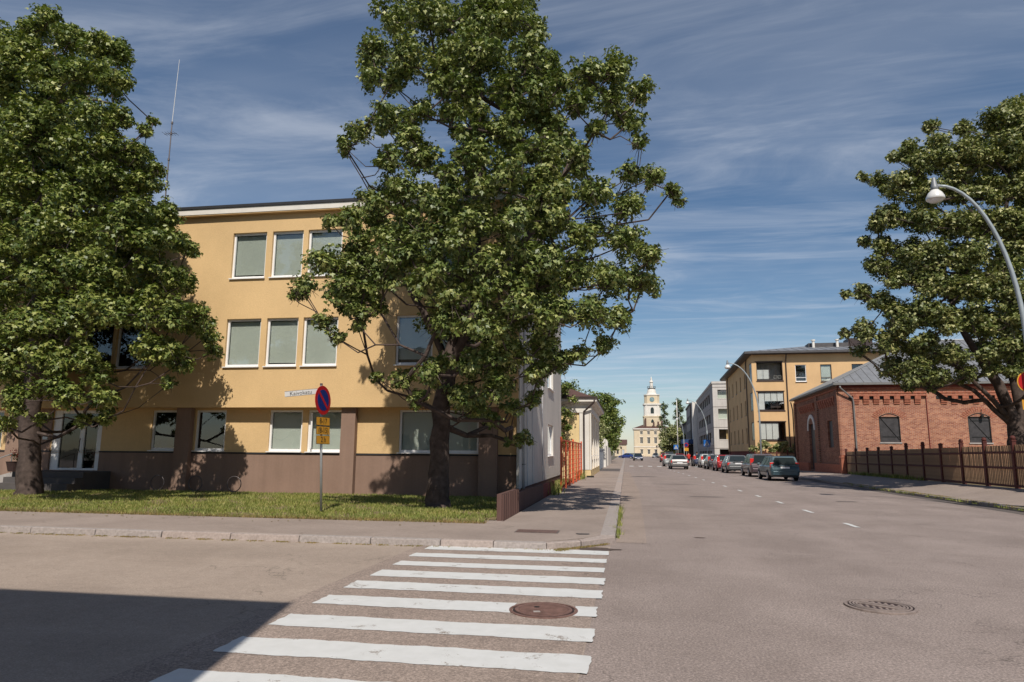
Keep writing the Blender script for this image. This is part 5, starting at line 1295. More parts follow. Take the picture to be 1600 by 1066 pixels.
# ------------------------------------------------------------------ cars
PAL = {'teal': (0.045, 0.085, 0.105), 'plum': (0.075, 0.055, 0.065), 'grey': (0.12, 0.125, 0.13), 'red': (0.30, 0.012, 0.015), 'black': (0.03, 0.03, 0.036),
       'white': (0.50, 0.51, 0.50), 'navy': (0.03, 0.04, 0.08), 'silver': (0.20, 0.19, 0.185), 'silver_pale': (0.33, 0.345, 0.34), 'blue': (0.02, 0.05, 0.25), 'yellow': (0.62, 0.40, 0.10)}
for k_, c_ in PAL.items(): paintmat('paint_' + k_, c_)
def lerp(a, b, t): return tuple(p + (q - p) * t for p, q in zip(a, b))
def make_car(name, label, cat, x, y, paint, style='wagon', L=4.5, W=1.74, H=1.48, rz=0.0, group='cars parked along the right kerb', bumper=None, lights='corner', plate_z=.78):
    t = thing(name, label, cat, (x, y, 0.0), rz, group)
    pm = 'paint_' + paint; hw = W / 2
    belt = .92 if style != 'van' else 1.05
    # lower body stations: y, half width, bottom, top
    if style in ('sedan',):
        st_ = [(-.5 * L, .86, .38, .80), (-.485 * L, .95, .30, .98), (-.40 * L, .99, .26, 1.0), (-.2 * L, 1, .22, belt + .03), (.18 * L, 1, .22, belt), (.25 * L, 1, .24, .90), (.42 * L, .97, .26, .76), (.485 * L, .88, .30, .66), (.5 * L, .78, .36, .55)]
    else:
        st_ = [(-.5 * L, .88, .38, .70), (-.488 * L, .96, .30, .90), (-.45 * L, .99, .26, belt + .02), (-.2 * L, 1, .22, belt + .02), (.18 * L, 1, .22, belt), (.25 * L, 1, .24, .92), (.42 * L, .97, .26, .78), (.485 * L, .88, .30, .68), (.5 * L, .78, .36, .55)]
    mb = MB(); ring = []
    for (yy, k, zb, zt) in st_:
        h_ = hw * k
        prof = [(-h_ * .86, zb), (h_ * .86, zb), (h_ * .97, zb + .10), (h_, zb + (zt - zb) * .5), (h_ * .985, zt - .08), (h_ * .93, zt), (h_ * .4, zt + .012), (-h_ * .4, zt + .012), (-h_ * .93, zt), (-h_ * .985, zt - .08), (-h_, zb + (zt - zb) * .5), (-h_ * .97, zb + .10)]
        ring.append([(px_, yy, pz_) for px_, pz_ in prof])
    n = len(ring[0]); vs = [p for r_ in ring for p in r_]; fs = []
    for i in range(len(ring) - 1):
        for k in range(n):
            q = (k + 1) % n; fs.append((i * n + k, (i + 1) * n + k, (i + 1) * n + q, i * n + q))
    fs.append(tuple(range(n))); fs.append(tuple((len(ring) - 1) * n + k for k in range(n - 1, -1, -1)))
    mb.add(vs, fs)
    # cabin
    yb0, yt0 = {'wagon': (-.485, -.452), 'hatch': (-.47, -.36), 'sedan': (-.33, -.20), 'van': (-.49, -.47)}[style]
    yf1, yf0 = (.06, .24) if style != 'van' else (.2, .36)
    hb, ht = hw * .95, hw * .74 if style != 'van' else hw * .84
    Bv = [(-hb, yb0 * L, belt), (hb, yb0 * L, belt), (hb, yf0 * L, belt - .02), (-hb, yf0 * L, belt - .02)]
    Tv = [(-ht, yt0 * L, H - .05), (ht, yt0 * L, H - .05), (ht, yf1 * L, H - .03), (-ht, yf1 * L, H - .03)]
    Rv = [(-ht * .8, (yt0 + .03) * L, H), (ht * .8, (yt0 + .03) * L, H), (ht * .8, (yf1 - .03) * L, H), (-ht * .8, (yf1 - .03) * L, H)]
    mb.add(Bv + Tv + Rv, [(0, 1, 5, 4), (1, 2, 6, 5), (2, 3, 7, 6), (3, 0, 4, 7), (4, 5, 9, 8), (5, 6, 10, 9), (6, 7, 11, 10), (7, 4, 8, 11), (8, 9, 10, 11)])
    mb.build('body', pm, t, bevel=.025)
    def panel(name, A, B, C_, D, u0, u1, v0, v1, off, mat='car_glass', thick=.012):
        """A,B bottom corners, C,D top corners (C above B)"""
        def P_(u, v): return Vector(lerp(lerp(A, B, u), lerp(D, C_, u), v))
        nrm = (Vector(B) - Vector(A)).cross(Vector(D) - Vector(A)).normalized()
        q = [P_(u0, v0), P_(u1, v0), P_(u1 - .02, v1), P_(u0 + .02, v1)]
        m_ = MB(); f_ = [p + nrm * off for p in q]; g_ = [p + nrm * (off - thick) for p in q]
        m_.add(f_ + g_, [(0, 1, 2, 3), (7, 6, 5, 4), (0, 4, 5, 1), (1, 5, 6, 2), (2, 6, 7, 3), (3, 7, 4, 0)])
        return m_.build(name, mat, t)
    panel('rear_window', Bv[0], Bv[1], Tv[1], Tv[0], .07, .93, .10, .93, .012)
    panel('windscreen', Bv[2], Bv[3], Tv[3], Tv[2], .06, .94, .06, .92, .012)
    cuts = {'wagon': [(.04, .27), (.30, .60), (.63, .95)], 'hatch': [(.06, .16), (.20, .56), (.59, .94)], 'sedan': [(.10, .50), (.54, .93)], 'van': [(.55, .93)]}[style]
    for a, b in cuts:
        panel('side_window', Bv[1], Bv[2], Tv[2], Tv[1], a, b, .08, .90, .010)
        panel('side_window', Bv[3], Bv[0], Tv[0], Tv[3], 1 - b, 1 - a, .08, .90, .010)
    # bumpers, lights, plates
    bm_mat = bumper or pm
    MB().prism([(-hw * .93, -.49 * L), (-hw * .80, -.515 * L), (hw * .80, -.515 * L), (hw * .93, -.49 * L), (hw * .98, -.40 * L), (-hw * .98, -.40 * L)], .36, .60).build('rear_bumper', bm_mat, t, bevel=.02)
    bx('lower_valance', 'car_plastic', t, -hw * .84, hw * .84, -.503 * L, -.42 * L, .24, .358)
    MB().prism([(-hw * .80, .50 * L), (-hw * .90, .44 * L), (hw * .90, .44 * L), (hw * .80, .50 * L), (hw * .6, .513 * L), (-hw * .6, .513 * L)], .28, .52).build('front_bumper', bm_mat, t, bevel=.02)
    bx('grille', 'car_plastic', t, -hw * .45, hw * .45, .495 * L, .506 * L, .53, .64)
    for s_ in (-1, 1):
        xa, xb = sorted((s_ * hw * .70, s_ * hw * .965))
        if lights == 'tall': MB().prism([(xa, -.478 * L), (xb, -.478 * L), (xb, -.455 * L), (xa, -.455 * L)], .74, 1.12).build('tail_light', 'tail_red', t, bevel=.01)
        elif lights == 'high': MB().prism([(xa, -.482 * L), (xb, -.478 * L), (xb, -.44 * L), (xa, -.44 * L)], .85, 1.30).build('tail_light', 'tail_red', t, bevel=.01)
        else: MB().prism([(xa - (0 if s_ > 0 else 0), -.497 * L), (xb, -.492 * L), (xb, -.455 * L), (xa, -.455 * L)], .66, .88).build('tail_light', 'tail_red', t, bevel=.01)
        xa, xb = sorted((s_ * hw * .52, s_ * hw * .86))
        bx('headlight', 'head_glass', t, xa, xb, .47 * L, .498 * L, .55, .69, bevel=.02)
        bx('mirror', 'car_plastic' if bumper else pm, t, *sorted((s_ * (hw + .02), s_ * (hw + .17))), .17 * L, .20 * L, .93, 1.05, bevel=.02)
        bx('side_trim', 'car_plastic', t, *sorted((s_ * (hw * 1.0), s_ * (hw + .012))), -.22 * L, .22 * L, .50, .55)
        for f in (-.30, .31):
            wy = f * L
            arch = MB().prism_x([(wy + .36 * math.cos(a), .32 + .36 * math.sin(a)) for a in np.linspace(-.35, PI + .35, 14)], *sorted((s_ * (hw * .93), s_ * (hw + .006))))
            arch.build('wheel_arch', 'car_plastic', t)
            wh = MB(); o_ = [(.0, -.10), (.26, -.10), (.30, -.085), (.31, 0), (.30, .085), (.26, .10), (0, .10)]
            wheel = MB().lathe([(.001, -.10), (.26, -.10), (.30, -.08), (.312, 0), (.30, .08), (.26, .10), (.001, .10)], n=20).build('wheel', 'tyre', t, loc=(s_ * (hw - .09), wy, .312), rot=(0, R(90), 0), smooth=False)
            rim = MB().lathe([(.205, .10), (.19, .118), (.08, .105), (.05, .125), (.001, .125)], n=16).mesh('rim', 'rim_metal')
            link('rim', rim, wheel, (0, 0, 0), (0, PI if s_ < 0 else 0, 0))
    bx('number_plate', 'plate_white', t, -.26, .26, -.5 * L - .012, -.5 * L + .06, plate_z - .02 if style != 'sedan' else .62, plate_z + .09 if style != 'sedan' else .73)
    bx('number_plate', 'plate_white', t, -.26, .26, .512 * L, .52 * L, .36, .47)
    bx('tailgate_trim', 'car_plastic', t, -.42, .42, -.492 * L - .012, -.46 * L, plate_z + .105, plate_z + .15) if style != 'sedan' else None
    if style in ('wagon',):
        for s_ in (-1, 1): MB().tube([(s_ * ht * .86, (yt0 + .03) * L, H - .01), (s_ * ht * .86, (yt0 + .05) * L, H + .035), (s_ * ht * .86, (yf1 - .05) * L, H + .035), (s_ * ht * .86, (yf1 - .03) * L, H - .01)], .018, 6).build('roof_rail', 'car_plastic', t)
    MB().tube([(.12, -.515 * L, .3), (.12, -.535 * L, .34)], .022, 6).build('tow_bar', 'car_plastic', t)
    if style in ('wagon', 'hatch'): MB().tube([(0.0, yb0 * L - .02, belt + .07), (-.33, lerp((yb0 * L,), (yt0 * L,), .3)[0] - .03, belt + .20)], .012, 4).build('rear_wiper', 'car_plastic', t)
    return t
P1 = 'cars parked along the right kerb'
DX = -0.5
def car_at(y_rear, x0, x1, **k):
    L = k.get('L', 4.5); make_car(x=(x0 + x1) / 2 + DX, y=y_rear + L / 2, **k)
car_at(44.2, 9.12, 10.90, name='parked_car', label='nearest teal estate car parked with red tail lights', cat='car', paint='teal', L=4.5, W=1.76, H=1.5, lights='tall')
car_at(51.0, 9.15, 10.9, name='parked_car', label='dark plum estate car parked in front of the teal one', cat='car', paint='plum', L=4.5, W=1.78, H=1.62, lights='high')
car_at(59.5, 8.75, 10.55, name='parked_car', label='dark grey hatchback parked between plum and red cars', cat='car', paint='grey', style='hatch', L=4.3, W=1.8, H=1.5, bumper=None)
car_at(66.0, 8.75, 10.5, name='parked_car', label='bright red hatchback parked third in the dark row', cat='car', paint='red', style='hatch', L=4.1, W=1.75, H=1.5, lights='high')
car_at(73.0, 8.75, 10.5, name='parked_car', label='black estate car parked between red and white cars', cat='car', paint='black', L=4.5, W=1.78, H=1.5, lights='high')
car_at(80.0, 8.8, 10.5, name='parked_car', label='white hatchback parked among dark cars', cat='car', paint='white', style='hatch', L=4.2, W=1.75, H=1.55, lights='high')
car_at(87.5, 8.7, 10.5, name='parked_car', label='navy car with orange red light at the far end of the parked row', cat='car', paint='navy', style='hatch', L=4.2, W=1.75, H=1.48, lights='high')
P2 = None; DX = 0.0
car_at(71.5, 4.45, 6.20, name='driving_car', label='silver saloon car driving away in the right lane', cat='car', paint='silver', style='sedan', L=4.6, W=1.76, H=1.42, group=P2)
car_at(86.0, 4.55, 6.25, name='driving_car', label='pale silver hatchback driving ahead of the silver saloon', cat='car', paint='silver_pale', style='hatch', L=4.2, W=1.7, H=1.5, lights='high', group=P2)
car_at(118, 8.0, 9.75, name='parked_car', label='red hatchback parked beyond the bicycles', cat='car', paint='red', style='hatch', L=4.2, W=1.75, H=1.5, group=P2, lights='high')
car_at(130, 7.0, 8.8, name='parked_car', label='dark four wheel drive beyond the silver saloon', cat='car', paint='black', L=4.6, W=1.85, H=1.8, group=P2, lights='high')
car_at(122, 5.9, 7.6, name='driving_car', label='red hatchback driving far ahead in the right lane', cat='car', paint='red', style='hatch', L=4.1, W=1.7, H=1.5, group=P2, lights='high')
make_car('oncoming_car', 'dark blue car coming towards the camera in left lane', 'car', 2.4, 144, 'navy', 'wagon', 4.5, 1.8, 1.5, R(183), None)
make_car('crossing_car', 'blue car turning across the far left of the street', 'car', 0.3, 187, 'blue', 'sedan', 4.4, 1.75, 1.45, R(70), None)
make_car('parked_car', 'small silver car parked before the town hall', 'car', 9.2, 222, 'silver_pale', 'hatch', 4.0, 1.75, 1.5, R(172), None)
make_car('parked_van', 'yellow van parked before the town hall', 'van', 11.0, 214, 'yellow', 'van', 4.6, 1.9, 1.95, R(0), None)

# ------------------------------------------------------------------ people and bicycles by the far kerb
def bicycle(label, x, y, rz):
    t = thing('bicycle', label, 'bicycle', (x, y, 0.0), rz, 'bicycles standing at the right kerb')
    for wx in (-.52, .52):
        w_ = MB().tube([(wx + .33 * math.cos(a), 0, .34 + .33 * math.sin(a)) for a in np.linspace(0, 2 * PI, 25)], .018, 5, False).build('wheel', 'tyre', t)
        sp_ = MB()
        for k in range(8):
            a = PI * k / 8; sp_.tube([(wx - .32 * math.cos(a), 0, .34 - .32 * math.sin(a)), (wx + .32 * math.cos(a), 0, .34 + .32 * math.sin(a))], .003, 3)
        sp_.build('spokes', 'chrome', w_)
    fr_ = MB()
    for a, b in (((-.52, 0, .34), (-.08, 0, .32)), ((-.08, 0, .32), (-.22, 0, .82)), ((-.52, 0, .34), (-.2, 0, .75)), ((-.2, 0, .76), (.36, 0, .80)), ((-.08, 0, .32), (.38, 0, .72)), ((.34, 0, .92), (.52, 0, .34))):
        fr_.tube([a, b], .018, 6)
    fr_.build('frame', 'stucco_white', t)
    MB().tube([(.30, -.28, .98), (.36, -.1, 1.0), (.36, .1, 1.0), (.30, .28, .98)], .013, 5).build('handlebar', 'chrome', t)
    MB().prism([(-.36, -.07), (-.10, -.02), (-.10, .02), (-.36, .07)], .86, .91).build('saddle', 'car_plastic', t)
bicycle('bicycle held by the person in red', 8.15, 92.3, R(70)); bicycle('bicycle beside the person in white', 8.9, 88.5, R(20))
def person(label, x, y, rz, shirt, walk=.16):
    t = thing('person', label, 'person', (x, y, 0.0), rz)
    V = [(0, 0, .95), (0, 0, 1.15), (0, .01, 1.38), (0, .0, 1.48), (0, .03, 1.60), (0, .04, 1.70),
         (.10, 0, .90), (.10, walk, .50), (.10, walk * .6, .09), (.10, walk * .6 + .16, .05), (-.10, 0, .90), (-.10, -walk * .3, .50), (-.10, -walk, .09), (-.10, -walk + .16, .05),
         (.19, 0, 1.38), (.25, .06, 1.12), (.22, .28, 1.0), (.21, .35, .99), (-.19, 0, 1.38), (-.26, -.02, 1.12), (-.24, .08, .88), (-.24, .10, .80)]
    E_ = [(0, 1), (1, 2), (2, 3), (3, 4), (4, 5), (0, 6), (6, 7), (7, 8), (8, 9), (0, 10), (10, 11), (11, 12), (12, 13), (2, 14), (14, 15), (15, 16), (16, 17), (2, 18), (18, 19), (19, 20), (20, 21)]
    rd = [.15, .13, .15, .055, .095, .085, .095, .06, .042, .04, .095, .06, .042, .04, .06, .042, .03, .035, .06, .042, .03, .035]
    me = bpy.data.meshes.new('body'); me.from_pydata(V, E_, []); me.materials.append(M['skin'])
    o_ = link('body', me, t)
    md = o_.modifiers.new('skin', 'SKIN'); sv = me.skin_vertices[0].data
    for i, r_ in enumerate(rd): sv[i].radius = (r_, r_ * .8)
    sv[0].use_root = True
    s2 = o_.modifiers.new('sub', 'SUBSURF'); s2.levels = 1; s2.render_levels = 1
    MB().lathe([(.16, .86), (.20, .95), (.165, 1.12), (.21, 1.36), (.16, 1.44), (.07, 1.48)], n=12).build('shirt', shirt, t, smooth=True)
    for s_, a in ((1, walk), (-1, -walk * .3)):
        MB().tube([(.10 * s_, 0, .98), (.10 * s_, a, .50), (.10 * s_, a * .8 if s_ > 0 else -walk * .9, .14)], [.115, .085, .065], 8).build('trouser_leg', 'cloth_navy', t, smooth=True)
    for s_ in (1, -1):
        MB().tube([(.17 * s_, 0, 1.40), (.25 * s_, .05 if s_ > 0 else -.02, 1.16)], [.085, .065], 8).build('sleeve', shirt, t, smooth=True)
    MB().lathe([(.105, 1.64), (.118, 1.70), (.10, 1.78), (.04, 1.81)], (0, .02, 0), 10).build('hair', 'hair_brown', t, smooth=True)
    return t
person('person in a red shirt standing with a bicycle by parked cars', 8.0, 92.0, R(15), 'cloth_red')
person('person in a white top standing beside a white bicycle', 8.75, 89.2, R(-30), 'cloth_white', .08)

